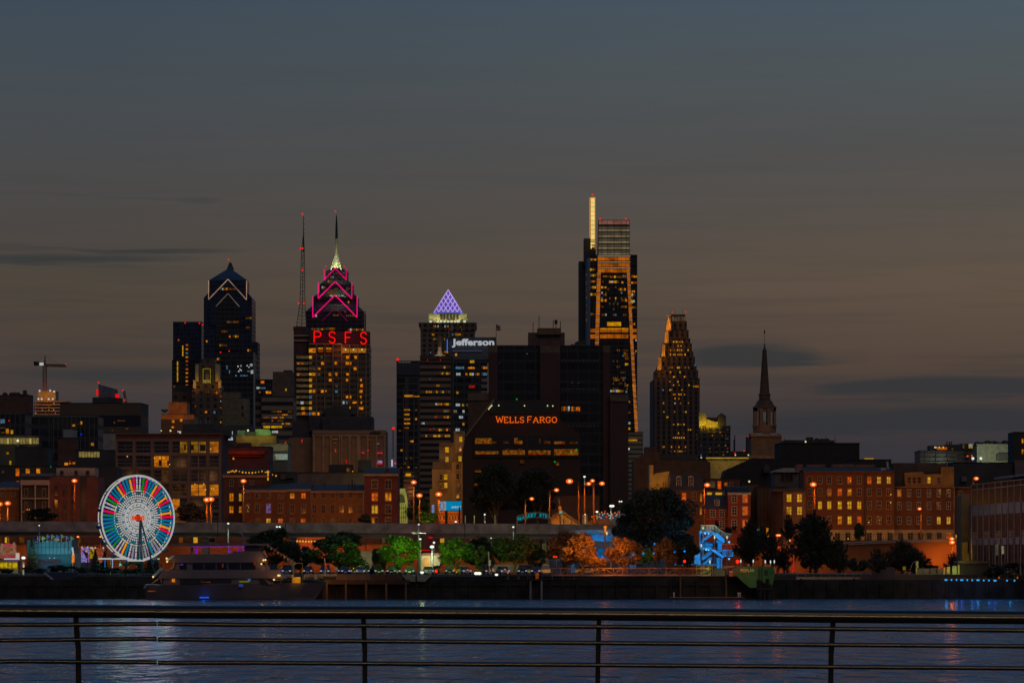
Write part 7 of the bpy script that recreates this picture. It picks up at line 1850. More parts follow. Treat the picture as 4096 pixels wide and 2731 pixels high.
b=B();b.path([(X(945,D),D+4,Z(2126,D)),(X(962,D),D+4,Z(2134,D)),(X(975,D),D+4,Z(2172,D))],.14,6);b.path([(X(965,D),D+4,Z(2172,D)),(X(963,D),D+4,Z(2110,D))],.05,5);b.ball((X(943,D),D+4,Z(2128,D)),.18,8);b.obj('mast', M_steel,r)
b=B();b.path([(X(1120,D),D,Z(2332,D)),(X(1140,D),D,Z(2300,D)),(X(1295,D),D+3.6,Z(2327,D))],.04,4)
b.path([(X(1092,D),D-.1,Z(2318,D)),(X(1160,D),D,Z(2318,D)),(X(1270,D),D+3,Z(2316,D)),(X(1283,D),D+3.6,Z(2326,D))],.05,4);b.obj('bow_rail', M_steel,r)
B().pbox(1168,1202,2306,2331,D+2,1.6).obj('deck_box', mat('box_yellow', (.4,.28,.04)),r)
b=B();b.pbox(1174,1211,2250,2253,D+4,.2);b.pbox(1174,1176,2250,2330,D+4,.2);b.pbox(1209,1211,2250,2330,D+4,.2);b.obj('gangway_frame', M_gold,r)
light('bow_light','POINT', (X(1185,D),D+1,Z(2315,D)),(255,180,30),60,.2)
flush(r)
r=thing('signal_flags','string of small signal flags slanting down from the boat mast to its bow','flag string', (X(1120,D),D+4,Z(2220,D)))
p0,p1=Vector((X(1060,D),D+3.8,Z(2174,D))),Vector((X(1180,D),D+3.8,Z(2252,D)))
B().tube(p0,p1,.025,4).obj('line', M_white,r)
for i in range(9):
    p=p0.lerp(p1,(i+.5)/9);c=[('pen_yellow', (.5,.4,.1)),('pen_white', (.4,.4,.4)),('pen_red', (.6,.03,.03)),('pen_olive', (.35,.35,.1)),('pen_red', (.6,.03,.03))][i%5]
    B().box(p.x-.16,p.x+.16,p.y-.02,p.y+.02,p.z-.42,p.z-.03).obj('flag', mat(c[0],c[1],.8),r)
light('flag_light','POINT', (X(1130,D),D-1,Z(2225,D)),(255,210,160),60,.3)
r=thing('jib_boom','thin orange-lit boom slanting from the wheel to the boat stern','boom', (X(660,700),700,Z(2220,700)))
b=B();b.tube((X(642,700),700,Z(2196,700)),(X(676,700),700,Z(2227,700)),.07,5);b.tube((X(645,700),700,Z(2200,700)),(X(668,700),700,Z(2236,700)),.03,4);b.obj('boom', mat('boom_orange', (.45,.2,.12)),r)

# ================================================================ piers, quay fittings
r=thing('moored_workboat','dark moored boat at left with one pale slanted side catching light','boat', (X(240,699),700,2.6));D=698
b=B();b.pprof([(172,2288),(308,2288),(285,2316),(206,2316)],D,4);b.obj('hull', mat('workboat_dark', (.03,.03,.06)),r)
B().pprof([(172,2287.5),(184,2288),(216,2316),(206,2317)],D,.3,-.3).obj('pale_side', mat('workboat_pale', (.3,.3,.38)),r)
B().lathe((X(238,D),D+1,Z(2290,D)),[(.3,0),(.35,.25),(.1,.4)],8).obj('winch', M_steel,r)
D=700
r=thing('timber_pier','brown timber-faced pier with slender orange-lit piles right of the boat bow','pier', (X(1450,D),D,0))
b=B();b.pbox(1300,1640,2318,2336,D,.8,-.8);b.obj('wale', mat('pier_timber', (.06,.033,.018),.9),r)
b=B();b.pbox(1346,1480,2294,2318,D,.6,-.4);b.obj('fascia', mat('fascia_beige', (.13,.09,.065),.9),r)
b=B();b.pbox(1480,1610,2296,2318,D,.6,-.4);b.obj('dark_fascia', mat('fascia_dark', (.08,.045,.035),.9),r)
for x in (1308,1385,1466,1546,1624): B().tube((X(x,D),D-1.3,-1),(X(x,D),D-1.3,Z(2329,D)),.19,8).obj('pile', mat('pile_timber', (.16,.09,.04),.9),r)
for x,p in ((1330,90),(1420,40),(1530,20)): light('pier_light','POINT', (X(x,D),D-4,Z(2318,D)),(255,150,40),p,.3)
r=thing('white_rail_fence','thick white rail fence along the quay behind the boat bow','fence', (X(1280,703),703,4))
b=B();D=703
for x0,x1 in ((1215,1262),(1264,1302),(1305,1347)):
    for y in (2296,2302,2308): b.pbox(x0,x1,y,y+(3 if y==2296 else 2),D,.12)
    b.pbox(x0,x0+3,2296,2316,D,.14,-.01);b.pbox(x1-3,x1,2296,2316,D,.14,-.01)
b.obj('rails', mat('fence_cream', (.5,.42,.3),.7),r);b=B();b.pbox(1127,1170,2296,2300,D,.12);b.pbox(1127,1170,2304,2307,D,.12);b.obj('rails', MT['fence_cream'],r)
light('fence_light','POINT', (X(1280,697),698,Z(2290,698)),(255,190,80),160,.3)
r=thing('concrete_wedge','pale slanted concrete block hanging on the dark quay, left of the first quay lamp','ramp', (X(1640,D),D,3))
B().pprof([(1605,2298),(1662,2298),(1662,2326),(1630,2324)],700.8,.6,-.5).obj('block', mat('wedge_concrete', (.26,.26,.2),.9),r)
r=thing('concrete_wedge','pale slanted concrete block on the quay, right of the first quay lamp','ramp', (X(1695,D),D,3))
B().pprof([(1668,2298),(1728,2298),(1700,2326),(1668,2324)],700.8,.6,-.5).obj('block', MT['wedge_concrete'],r)
r=thing('quay_fence','low dark pipe fence along the quay between the quay lamps and the truss bridge','fence', (X(2200,701.5),701.5,3.9))
b=B();D=700.8
b.path([(X(2000,D),D,Z(2302,D)),(X(2330,D),D,Z(2304,D))],.05,5);b.path([(X(2000,D),D,Z(2314,D)),(X(2330,D),D,Z(2316,D))],.05,5)
b.obj('rails', M_black,r)
for x in (2028,2033,2070,2076,2110,2116,2208,2250,2296): B().pbox(x,x+2.2,2304,2318,D,.12).obj('post', mat('fence_post', (.25,.19,.13)),r)
r=thing('ticket_booth','small dark booth with an orange poster on the quay above two tall piles','booth', (X(2148,700),700,3.9));D=699.8
b=B();b.pbox(2123,2126,2286,2318,D,.8);b.pbox(2166,2170,2284,2318,D,.8);b.pbox(2123,2170,2317,2320,D,1.2);b.pbox(2123,2170,2284,2287,D,1.4);b.obj('frame', mat('booth_frame', (.09,.06,.06)),r)
B().pbox(2142,2155,2288,2314,D+.3,.2).obj('poster', emi('poster_orange', (110,50,12),1,.6,3),r)
for x in (2122,2166): B().tube((X(x,699.4),699.4,-1),(X(x,699.4),699.4,Z(2322,699.4)),.18,8).obj('pile', M_conc,r)
D=703
r=thing('truss_gangway','long low truss footbridge glowing orange along the quay','footbridge', (X(2520,D),D,4))
b=B();b.pbox(2205,2843,2270,2273,D,.2);b.pbox(2205,2843,2296,2302,D,.3,-.02);b.pbox(2205,2843,2270,2273,D,.2,2.2);b.pbox(2205,2843,2298,2301,D,2.0,.3)
b.obj('chord', mat('truss_paint', (.24,.15,.10),.7),r)
b=B();n=18
for i in range(n+1):
    x=2206+i*35.3;b.pbox(x,x+1.8,2273,2296,D,.12,.03)
    if i<n: up=i%2;b.tube((X(x+2,D),D+.1,Z(2295 if up else 2274,D)),(X(x+34,D),D+.1,Z(2274 if up else 2295,D)),.045,4)
b.obj('web', MT['truss_paint'],r)
b=B()
for i in range(150): x=2208+i*4.22;b.pbox(x,x+.5,2275,2296,D,.04,.25)
b.obj('baluster', M_polo,r)
for x,p in ((2260,140),(2430,700),(2480,420),(2600,240),(2700,260),(2790,120)): light('truss_light','POINT', (X(x,D),D-2,Z(2262,D)),(255,140,40),p*.45,.3)
B().tube((X(2722,700),700.4,-1),(X(2722,700),700.4,Z(2300,700)),.17,8).obj('pile', MT['pile_timber'],r);B().tube((X(2906,700),700.4,-1),(X(2904,700),700.4,Z(2296,700)),.17,8).obj('pile', MT['pile_timber'],r)
D=690
r=thing('floating_dock','low floating dock with short white bollards near the far bank','dock', (X(2830,D),D,0))
B().pbox(2679,2984,2390,2402,D,3).obj('pontoon', mat('pontoon', (.035,.03,.028),.9),r)
B().pbox(2679,2975,2387,2390,D,3,-.05).obj('deck', mat('dock_deck', (.20,.12,.085),.9),r)
for x in (2696,2954,2961): B().lathe((X(x,D),D+.5,Z(2388,D)),[(.12,0),(.11,.6),(.18,.65),(.14,.78),(.02,.85)],8).obj('bollard', M_white,r)
light('dock_light','POINT', (X(2750,686),688,3.5),(255,160,90),60,.3);light('dock_light','POINT', (X(2900,686),688,3.5),(255,160,90),60,.3)
D=688
r=thing('mooring_cluster','clump of dark mooring piles standing in the water before the green boat','mooring piles', (X(3056,D),D,0))
for i,(dx_,dy_,yt_) in enumerate([(-22,0,2318),(-10,.6,2322),(2,0,2330),(14,.5,2314),(24,0,2336),(-16,-1,2340),(0,-1,2352),(18,-1,2345)]):
    B().tube((X(3056+dx_*1.1,D),D+dy_,-1),(X(3056+dx_,D),D+dy_,Z(yt_,D)),.32,8).obj('pile', mat('mooring_pile', (.03,.02,.015),.95,.6,1.5),r)
B().pbox(3026,3092,2352,2358,D-1.4,.3).obj('wale', MT['pier_timber'],r)
r=thing('outer_pile','stub of dark fender timber right of the mooring piles','pile', (X(3100,694),694,0));B().pbox(3090,3104,2348,2398,694,1).obj('timber', MT['mooring_pile'],r)
# green boat
D=698
r=thing('green_boat','dark green moored boat lettered POPLAR on its high side','boat', (X(3010,D),D+2,0))
B().pprof([(2925,2277),(2960,2264),(3095,2266),(3098,2300),(3090,2345),(3000,2350),(2975,2330),(2945,2302),(2922,2300)],D,4.5).obj('hull', mat('boat_green', (.05,.13,.035),.6,.3,.6),r)
text('POPLAR', 2963,3018,2274,2287,D-.1,mat('letter_olive', (.75,.7,.3),.7),r,'lettering', .08,.01)
b=B();b.pbox(3057,3071,2278,2300,D,.1,-.1);b.obj('door', M_black,r)
b=B();b.tube((X(3035,D),D-.4,Z(2262,D)),(X(3034,D),D-.4,Z(2320,D)),.1,5);b.tube((X(3045,D),D-.4,Z(2262,D)),(X(3046,D),D-.4,Z(2318,D)),.1,5);b.obj('post', M_black,r)
b=B();b.pprof([(2898,2262),(2940,2262),(2940,2266),(2890,2274)],D,3,1);b.ball((X(2995,D),D+1,Z(2260,D)),.3,8);b.obj('deck_gear', mat('deck_gear', (.3,.33,.25)),r)
B().ball((X(2950,D),D-.2,Z(2245,D)),.34,10).obj('port_light', emi('port_red', (255,45,15),1.3),r);B().tube((X(2950,D),D,Z(2268,D)),(X(2950,D),D,Z(2247,D)),.05,5).obj('light_post', M_steel,r)
light('port_glow','POINT', (X(2950,D),D-1.2,Z(2247,D)),(255,20,5),90,.2);light('green_flood','POINT', (X(3000,D),D-6,Z(2262,D)),(220,255,150),130,.3)
r=thing('red_signal','red stop light glowing between the orange oval tree and the blue stairs','signal light', (X(2738,735),735,GZ));B().ball((X(2738,735),734.8,Z(2244,735)),.28,8).obj('lamp', emi('port_red', (255,45,15)),r);B().tube((X(2738,735),735,GZ),(X(2738,735),735,Z(2244,735)),.08,5).obj('post', M_black,r);light('red_light','POINT', (X(2738,735),733,Z(2244,735)),(255,20,10),60,.2)
r=thing('red_banner','narrow upright red-lit banner between the dark trees at right','banner', (X(3173,740),740,GZ));B().pprof([(3170,2285),(3173,2225),(3176,2225),(3178,2285)],740,.1).obj('cloth', emi('banner_red', (185,15,8),1,.3),r);B().tube((X(3179,740),740,GZ),(X(3178,740),740,Z(2222,740)),.06,5).obj('pole', M_steel,r)
r=thing('life_ring_stand','red and white striped box at the left end of the green boat','box', (X(2925,697),697,4));B().pbox(2917,2932,2286,2304,697,.6).obj('box', mat('box_red', (.5,.08,.04)),r);B().pbox(2917,2932,2283,2286,697,.7,-.05).obj('lid', M_white,r);light('box_light','POINT', (X(2920,695),695,Z(2290,695)),(255,150,80),25,.2)
r=thing('deck_platform','pale slatted stair and rail platform at the right end of the truss bridge','platform', (X(2820,706),706,4));D=706
b=B()
for x in (2785,2803,2815,2832,2848): b.pbox(x,x+3,2258,2302,D,.15)
for y in (2262,2274,2288): b.pbox(2785,2852,y,y+2,D,.12,.02)
b.pbox(2853,2900,2280,2304,D,1,1);b.pbox(2860,2895,2272,2281,D,1,1.4);b.obj('slats', mat('platform_green', (.32,.33,.18),.8),r)
light('platform_light','POINT', (X(2830,702),702,Z(2268,702)),(230,255,130),90,.2)

# ---- blue-lit stair tower and bridge deck
D=766
M_bl=mat('stair_blue_lit', (.13,.33,.40),.6,.1)  # blue floodlight put partly into this base colour
r=thing('blue_stair_tower','zigzag concrete stair tower flooded with blue light beside the huge dark tree','stair tower', (X(2850,D),D,GZ))
b=B()
b.pprof([(2846,2131),(2870,2130),(2899,2156),(2899,2167),(2888,2167)],D,2,-.5);b.obj('landing_soffit', M_bl,r);b=B();b.pprof([(2841,2197),(2860,2197),(2896,2226),(2890,2232)],D,2,-.5)
b.obj('landing_soffit', M_bl,r)
b=B();b.pprof([(2850,2132),(2856,2136),(2812,2168),(2804,2168)],D,1.2,1.5);b.pprof([(2844,2206),(2852,2210),(2816,2238),(2808,2236)],D,1.2,1.5);b.pprof([(2846,2224),(2850,2240),(2820,2256),(2808,2256)],D,1.2,1.7);b.obj('stair_flight', M_bl,r)
b=B();b.pbox(2700,2850,2188,2196,D,4,1);b.pbox(2799,2860,2123,2131,D,4,1);b.pbox(2868,2900,2160,2170,D,4,1);b.pbox(2700,2870,2254,2260,D,4,2);b.obj('landing', M_bl,r)
b=B();b.pbox(2872,2889,2168,2206,D,1.2,1.2);b.pbox(2779,2789,2196,2256,D,1,1.2);b.pbox(2790,2803,2196,2256,D,1,1.8);b.pbox(2868,2882,2230,2272,D,1,1.2);b.pbox(2884,2890,2232,2270,D,1,.9);b.pbox(2799,2806,2131,2190,D,1,2.5);b.obj('column', M_bl,r)
b=B();b.pbox(2812,2884,2166,2190,D,.2,5);b.pbox(2806,2870,2226,2262,D,.2,5);b.obj('back_wall', mat('back_wall_blue', (.07,.18,.26),.8),r)
b=B();b.path([(X(2891,D),D,Z(2199,D)),(X(2932,D),D,Z(2199,D)),(X(2932,D),D,Z(2222,D)),(X(2891,D),D,Z(2222,D)),(X(2891,D),D,Z(2199,D))],.07,5)
for x in range(2894,2932,4): b.tube((X(x,D),D,Z(2199,D)),(X(x,D),D,Z(2222,D)),.04,4)
b.pbox(2888,2933,2221,2224,D,2)
for x in range(2816,2850,4): b.tube((X(x,D),D,Z(2172,D)),(X(x,D),D,Z(2189,D)),.045,4)
for dy_ in (-8,-16): b.tube((X(2850,D),D+1.4,Z(2134+dy_*.5,D)),(X(2806,D),D+1.4,Z(2166+dy_*.5,D)),.05,4);b.tube((X(2846,D),D+1.4,Z(2206+dy_*.5,D)),(X(2808,D),D+1.4,Z(2236+dy_*.5,D)),.05,4)
b.obj('handrail', M_bl,r)
b=B()
tp=[(2803,2100),(2858,2100),(2895,2130),(2925,2134)]
b.path([(X(x,D),D-.2,Z(y,D)) for x,y in tp],.08,5)
for i in range(30):
    x=2804+i*4;y=2100 if x<2858 else min(2134,2100+(x-2858)*.81);b.tube((X(x,D),D-.2,Z(y,D)),(X(x,D),D-.2,Z(min(y+23,2150),D)),.07 if i%3==0 else .035,4)
b.obj('top_railing', mat('top_railing', (.42,.38,.2),.6),r)
CY=emi('blue_spot', (110,190,235),1.2);LD=[(2820,2132,2),(2834,2133,1.5),(2916,2167,2),(2825,2197,2),(2834,2199,1.5),(2779,2201,1.7),(2916,2234,1.8)]
for x,y,s in LD: B().ball((X(x,D),D-.3,Z(y,D)),s*.11,8).obj('blue_spotlight', CY,r)
for x,y,p,d in [(2820,2140,260,2),(2850,2160,420,3.5),(2880,2185,300,3),(2825,2206,260,2),(2850,2230,420,3.5),(2785,2210,300,3),(2880,2250,300,3),(2916,2205,200,2.5),(2740,2215,300,4),(2810,2180,200,3)]: light('blue_light','POINT', (X(x,D),D-d,Z(y,D)),(0,165,255),p*.6,.3)
light('top_light','POINT', (X(2840,D),D-1.6,Z(2108,D)),(255,210,80),60,.2);light('column_light','POINT', (X(2797,D),D-2,Z(2236,D)),(255,160,110),30,.2)
D=770
r=thing('blue_bridge_deck','footbridge underside washed in blue light behind the orange trees','footbridge', (X(2400,D),D,GZ))
b=B();b.pprof([(2330,2128),(2442,2128),(2460,2150),(2450,2168),(2340,2158)],D,5);b.obj('girder', mat('bridge_blue_lit', (.08,.24,.32),.7),r)  # girder colour tinted blue for the light washing it
b=B();b.pbox(2340,2445,2192,2242,D,.4,6);b.pbox(2285,2300,2148,2290,D,1,3);b.pbox(2520,2545,2205,2275,D,.6,3);b.obj('pier_wall', MT['bridge_blue_lit'],r)
b=B();b.pbox(2300,2445,2118,2131,D,.1,-.3);b.obj('railing', M_steel,r)
for x,y in [(2368,2162),(2408,2160),(2368,2229),(2409,2226),(2490,2218),(2532,2217),(2573,2214),(2615,2213),(2618,2177),(2698,2207),(2738,2205),(2658,2208)]:
    B().ball((X(x,D-6-(x>2450)*26),D-6-(x>2450)*26,Z(y,D)),.2,8).obj('blue_spotlight', emi('blue_spot_dim', (20,130,220)),r)
for x,y,p,d in [(2368,2166,300,3),(2410,2166,420,3),(2380,2225,420,4),(2425,2215,420,4),(2292,2200,300,3),(2530,2230,300,4)]: light('blue_light','POINT', (X(x,D),D-d+(4 if y>2200 else 0),Z(y,D)),(0,165,255),p*.5,.3)

# ---- avenue arch, lodge, mast, avenue traffic
D=846
r=thing('street_arch_sign','curved cyan-lit street arch reading MARKET STR over the avenue','arch sign', (X(2135,D),D,GZ))
CYN=emi('arch_cyan', (0,128,138),1,.2,1);n=9
b=B();pts=[(X(2068+i*(2194-2068)/12,D),D,Z(2070-24*math.sin(.35+2.2*i/12*.95)+3,D)) for i in range(13)]
b.path(pts,.12,6);b.path([(x,y,z-20*K*D) for x,y,z in pts],.08,6);b.tube((X(2068,D),D,GZ),pts[0],.16,6);b.tube((X(2194,D),D,GZ),pts[-1],.16,6);b.obj('arch', M_steel,r)
for i,(ch,x,w) in enumerate([('M', 2072,13),('A', 2087,11),('R', 2099,11),('K', 2111,11),('E', 2123,10),('T', 2134,11),('S', 2157,10),('T', 2169,10),('R', 2181,9)]):
    u=(x-2068)/126;y=2070-24*math.sin(.35+2.2*u*.95)+6;text(ch,x,x+w,y,y+14,D-.25,CYN,r,'letter', .2,.03)
D=832
r=thing('gabled_lodge','low lodge with a dark sloping roof right of the tilted mast','building', (X(2265,D),D,GZ))
B().pprof([(2205,2100),(2205,2075),(2245,2052),(2312,2094),(2312,2110)],D,8,.3).obj('wall', mat('lodge_wall', (.34,.25,.12),.85),r)
b=B();b.pprof([(2200,2076),(2215,2055),(2250,2040),(2322,2092),(2318,2096),(2248,2052),(2204,2080)],D,9,-.3);b.obj('roof', mat('lodge_roof', (.12,.075,.05)),r)
b=B();b.pbox(2210,2240,2068,2080,D,.2,.1);b.obj('orange_panel', mat('lodge_orange', (.4,.16,.05)),r);b=B();b.pbox(2283,2288,2084,2094,D,.2,.1);b.obj('window', M_black,r)
light('lodge_light','POINT', (X(2235,D),D-5,Z(2082,D)),(255,150,40),420,.3);light('lodge_light','POINT', (X(2290,D),D-5,Z(2085,D)),(255,190,80),260,.3)
r=thing('tilted_mast','tall leaning dark ship mast lit in patches, beside the gabled lodge','mast', (X(2250,818),818,GZ))
b=B();b.tube((X(2256,818),818,GZ),(X(2235,818),818,Z(1990,818)),.28,8,.14);b.tube((X(2262,818),818,GZ),(X(2254,818),818,Z(2072,818)),.18,8,.12);b.obj('mast', mat('mast_wood', (.12,.11,.07),.7),r)
B().tube((X(2240.5,818),817.7,Z(2042,818)),(X(2239,818),817.7,Z(2024,818)),.3,8).obj('lit_band', emi('band_orange', (170,75,12),1,.4,3),r);B().tube((X(2244,818),817.7,Z(2052,818)),(X(2242.5,818),817.7,Z(2041,818)),.28,8).obj('lit_band', emi('band_cyan', (70,150,140),1,.4,3),r)
r=thing('gate_pier','buff brick gate pier with a tiny lamp on top, right of the lodge','pillar', (X(2341,814),814,GZ));B().pbox(2331,2350,2062,2100,814,1.2).obj('shaft', mat('gate_brick', (.34,.22,.12)),r);B().pbox(2329,2352,2059,2062,814,1.4,-.1).obj('cap', M_trim,r);light('pier_light','POINT', (X(2341,814),811,Z(2070,811)),(255,180,80),60,.2)
r=thing('embankment_mound','brown grassy mound beside the avenue at the end of the highway','mound', (X(2410,822),822,GZ));B().pprof([(2350,2110),(2352,2084),(2385,2074),(2425,2076),(2455,2092),(2470,2112)],822,6).obj('mound', mat('mound_earth', (.14,.08,.04),.95),r);light('mound_light','POINT', (X(2400,816),816,Z(2070,816)),(255,140,50),200,.3)
r=thing('long_low_wall','long dim brown wall across the avenue behind the high lamps','wall', (X(2380,900),900,GZ));b=B();b.pprof([(2205,2110),(2205,1990),(2215,1982),(2398,1982),(2398,2110)],900,1);b.obj('wall', mat('avenue_wall', (.12,.045,.025)),r)
lb_n=0
for i,(x,y) in enumerate([(2368,2066),(2375,2060),(2382,2063),(2398,2055),(2407,2048),(2411,2058),(2420,2044),(2418,2052),(2430,2053),(2436,2060),(2446,2064),(2449,2057),(2460,2050),(2468,2056),(2472,2047),(2464,2063),(2452,2070),(2440,2072),(2426,2066),(2396,2066),(2388,2072),(2404,2070)]):
    w=['amber','white','red','pale'][i%4];cc={'amber': (235,110,20),'white': (150,160,170),'red': (225,50,12),'pale': (190,150,110)}[w]
    r=thing('distant_car_light','tiny %s vehicle light in the crowded avenue traffic under the white globe lamp' % w,'vehicle light', (X(x,870),870,Z(y+3,870)),'vehicle lights in the avenue traffic')
    B().ball((X(x,870),870,Z(y,870)),.16,8).obj('lens', emi('traffic_' + w,cc),r);B().tube((X(x,870),870.1,Z(y+3,870)),(X(x,870),870.1,Z(y,870)),.05,4).obj('mount', M_black,r)

# ---- pier building, right edge (a wall running towards the viewer)
A_=Vector((X(3887,762),762,0));B_=Vector((X(4110,702),702,0));L_=(B_-A_).length
r=thing('pier_building','long modern pier building in steep perspective at the right edge','building', (A_.x,A_.y,GZ))
du=(B_-A_).normalized();dn=Vector((du.y,-du.x,0));dn=dn if dn.x<0 else -dn


def fbox(b,u0,u1,n0,n1,z0,z1):
    P=lambda u,n_,z: tuple(A_+du*u+dn*n_+Vector((0,0,z)))
    return b.add([P(u0,n0,z0),P(u1,n0,z0),P(u1,n1,z0),P(u0,n1,z0),P(u0,n0,z1),P(u1,n0,z1),P(u1,n1,z1),P(u0,n1,z1)],[(0,3,2,1),(4,5,6,7),(0,1,5,4),(1,2,6,5),(2,3,7,6),(3,0,4,7)])


za=lambda y: Z(y,762)
M_pb=mat('pier_panel', (.24,.22,.22),.8,.15,.4);M_pf=mat('pier_fin', (.44,.32,.24),.6)
fbox(B(),0,L_,-9,0,GZ-1,za(1940)).obj('wall', mat('pier_glass', (.008,.009,.013),.2,.4,.2),r)
NB=9;bay=L_/NB
b=B();fbox(b,0,L_,-9,.12,za(1941),za(1937));fbox(b,0,L_,.02,.1,za(1962),za(1957));b.obj('roof_edge', mat('roof_edge', (.32,.18,.1),.6),r)
b=B()
for i in range(NB+1): fbox(b,i*bay-.12,i*bay+.12,0,.10,GZ,za(1938))
b.obj('fin', M_pf,r)
b=B()
for i in range(NB): fbox(b,i*bay+1.2,i*bay+bay-.6,.02,.05,za(2063),za(2024));fbox(b,i*bay+1.2,i*bay+bay-1.4,.02,.05,za(2180),za(2155))
fbox(b,0,L_,0,.08,za(2024),za(2021));fbox(b,0,L_,0,.08,za(2156),za(2153));b.obj('panel', M_pb,r)
b=B()
for i in range(NB):
    if i%2==0: [fbox(b,i*bay+1.5,i*bay+bay-.6,.04,.1,za(2150-k_*5),za(2148-k_*5)) for k_ in range(5)]
b.obj('balcony_rail', M_pf,r)
b=B()
for i in range(NB): fbox(b,i*bay+3.6,i*bay+5.0,.01,.03,za(2150),za(2064));fbox(b,i*bay+3.2,i*bay+4.8,.01,.03,za(2290),za(2182))
b.obj('mullion_bars', mat('pier_mullion', (.08,.06,.055)),r)
fbox(B(),4.05*bay,4.5*bay,.03,.1,za(2220),za(2178)).obj('lit_window', emi('dim_green_window', (62,62,46),1,.4,.5),r)
fbox(B(),5.1*bay,5.35*bay,.03,.1,za(2215),za(2185)).obj('lit_window', emi('pale_window', (130,122,88),1,.4,.5),r)
b=B()
for i in range(9): fbox(b,i*bay-2,i*bay+bay-3,-5,-4.6,za(1916),za(1908))
b.obj('roof_screen', M_pb,r)
b=B()
for i in range(24): fbox(b,i*L_/24,i*L_/24+.15,.02,.08,za(1957),za(1941))
b.obj('roof_railing', M_black,r)
b=B();b.pbox(3882,3888,2020,2280,763,4,-1);b.obj('corner_pier', MT['pier_mullion'],r)
for yy,p in ((706,2600),(722,2600),(740,2200)): light('facade_fill','SPOT', (66,yy-14,15),(255,190,135),p*.75,.5,(math.radians(90),0,math.radians(-48)),120)  # unseen spots added to bring out the fins and panels
D=768
r=thing('olive_block','narrow olive brick block left of the pier building, lit yellow near its foot','building', (X(3865,D),D,GZ))
B().pprof([(3845,2245),(3845,1980),(3852,1974),(3880,1974),(3880,2245)],D,8).obj('wall', mat('olive_brick', (.16,.12,.06),.9),r)
B().pprof([(3842,2245),(3842,2168),(3864,2168),(3864,2212),(3882,2212),(3882,2245)],D,3,-3).obj('porch', mat('olive_porch', (.3,.22,.06),.9),r)
light('porch_light','POINT', (X(3855,760),760,Z(2200,760)),(255,200,40),130,.3)
D=742
r=thing('dark_shed','long flat-roofed dark shed at the water edge under the pier building','shed', (X(3900,D),D,3.3))
B().pbox(3836,3990,2252,2320,D,5).obj('wall', mat('shed_wall', (.035,.032,.04)),r);B().pbox(3828,3996,2242,2252,D,6,-.6).obj('roof', mat('shed_roof', (.12,.08,.075)),r)
r=thing('corrugated_fence','grey corrugated fence with yellow-green lit posts at the right bank','fence', (X(3730,D),D,3.3))
B().pbox(3668,3772,2272,2322,D,.4).obj('sheet', mat('fence_sheet', (.13,.10,.12),.8),r)
b=B();[b.pbox(x,x+2,2270,2322,D,.2,-.15) for x in (3690,3718,3746)];b.obj('post', M_black,r)
b=B();[b.pbox(x,x+w,y0,y1,D,.3,-.3) for x,w,y0,y1 in ((3663,10,2243,2270),(3663,4,2262,2296),(3774,5,2270,2298),(3788,11,2266,2300),(3809,17,2262,2300),(3830,7,2256,2312))];b.obj('lit_post', mat('lit_post', (.40,.42,.22),.8),r)
for x in (3670,3795,3825): light('fence_light','POINT', (X(x,D),D-3,Z(2278,D)),(240,255,130),70,.2)
r=thing('yellow_notice','small yellow notice board on a post near the hoop arch','sign', (X(3617,730),730,3.4));B().pbox(3611,3623,2265,2279,730,.1).obj('board', emi('notice_yellow', (92,84,8)),r);B().tube((X(3617,730),730.1,3.4),(X(3617,730),730.1,Z(2266,730)),.05,5).obj('post', M_steel,r)
r=thing('hoop_arch','thin metal hoop beside the corrugated fence','arch', (X(3650,732),732,3.4));B().path([(X(3664-26*math.cos(t*.157),732),732,Z(2310-66*math.sin(t*.157),732)) for t in range(11)],.05,5).obj('hoop', M_steel,r)
r=thing('stepped_wall','dark stepped masonry wall rising to the right on the quay','wall', (X(3520,712),712,3.4));B().pprof([(3445,2318),(3445,2303),(3492,2303),(3492,2290),(3525,2290),(3525,2277),(3545,2277),(3545,2268),(3578,2268),(3578,2318)],712,1.5).obj('wall', mat('stepped_masonry', (.06,.04,.045)),r)
r=thing('low_promenade_wall','low wall with a thin rail and yellow glow behind, left of the stepped wall','wall', (X(3300,714),714,3.4));b=B();b.pbox(3185,3450,2306,2318,714,.6);b.obj('wall', M_conc,r);b=B();b.tube((X(3185,714),714,Z(2292,714)),(X(3450,714),714,Z(2294,714)),.05,5);[b.tube((X(x,714),714,Z(2308,714)),(X(x,714),714,Z(2292,714)),.045,5) for x in range(3190,3450,32)];b.obj('rail', M_steel,r)
light('wall_glow','POINT', (X(3220,708),710,Z(2298,710)),(255,190,50),60,.2);light('wall_glow','POINT', (X(3400,708),709,Z(2298,709)),(255,140,40),60,.2)
r=thing('blue_light_rail','row of blue spotlights on a low rail along the right bank','light rail', (X(3920,704),704,3.4))
b=B();b.tube((X(3760,704),704,Z(2312,704)),(X(4110,704),704,Z(2316,704)),.05,5)
for i in range(12): b.tube((X(3770+i*29,704),704,3.3),(X(3770+i*29,704),704,Z(2300,704)),.05,5)
b.obj('rail', M_polo,r)
BS=emi('quay_spot_blue', (55,150,220),1.3)
for i,(x,y) in enumerate([(3781,2318),(3787,2318),(3806,2318),(3826,2318),(3844,2318.5),(3850,2318.5),(3869,2318.5),(3889,2319),(3909,2319),(3915,2319),(3935,2320),(3956,2320),(3977,2321),(3983,2321),(4028,2321),(4058,2321)]):
    B().ball((X(x,703.8),703.8,Z(y,703.8)),.15,8).obj('blue_lamp', BS,r)
for x,c in ((3784,(0,150,255)),(3826,(0,130,255)),(3848,(0,70,255)),(3890,(0,130,255)),(3912,(0,160,255)),(3956,(0,140,255)),(3980,(0,90,255)),(4040,(0,170,255))): light('quay_blue','POINT', (X(x,702.8),702.6,Z(2320,702.8)),c,30,.2)
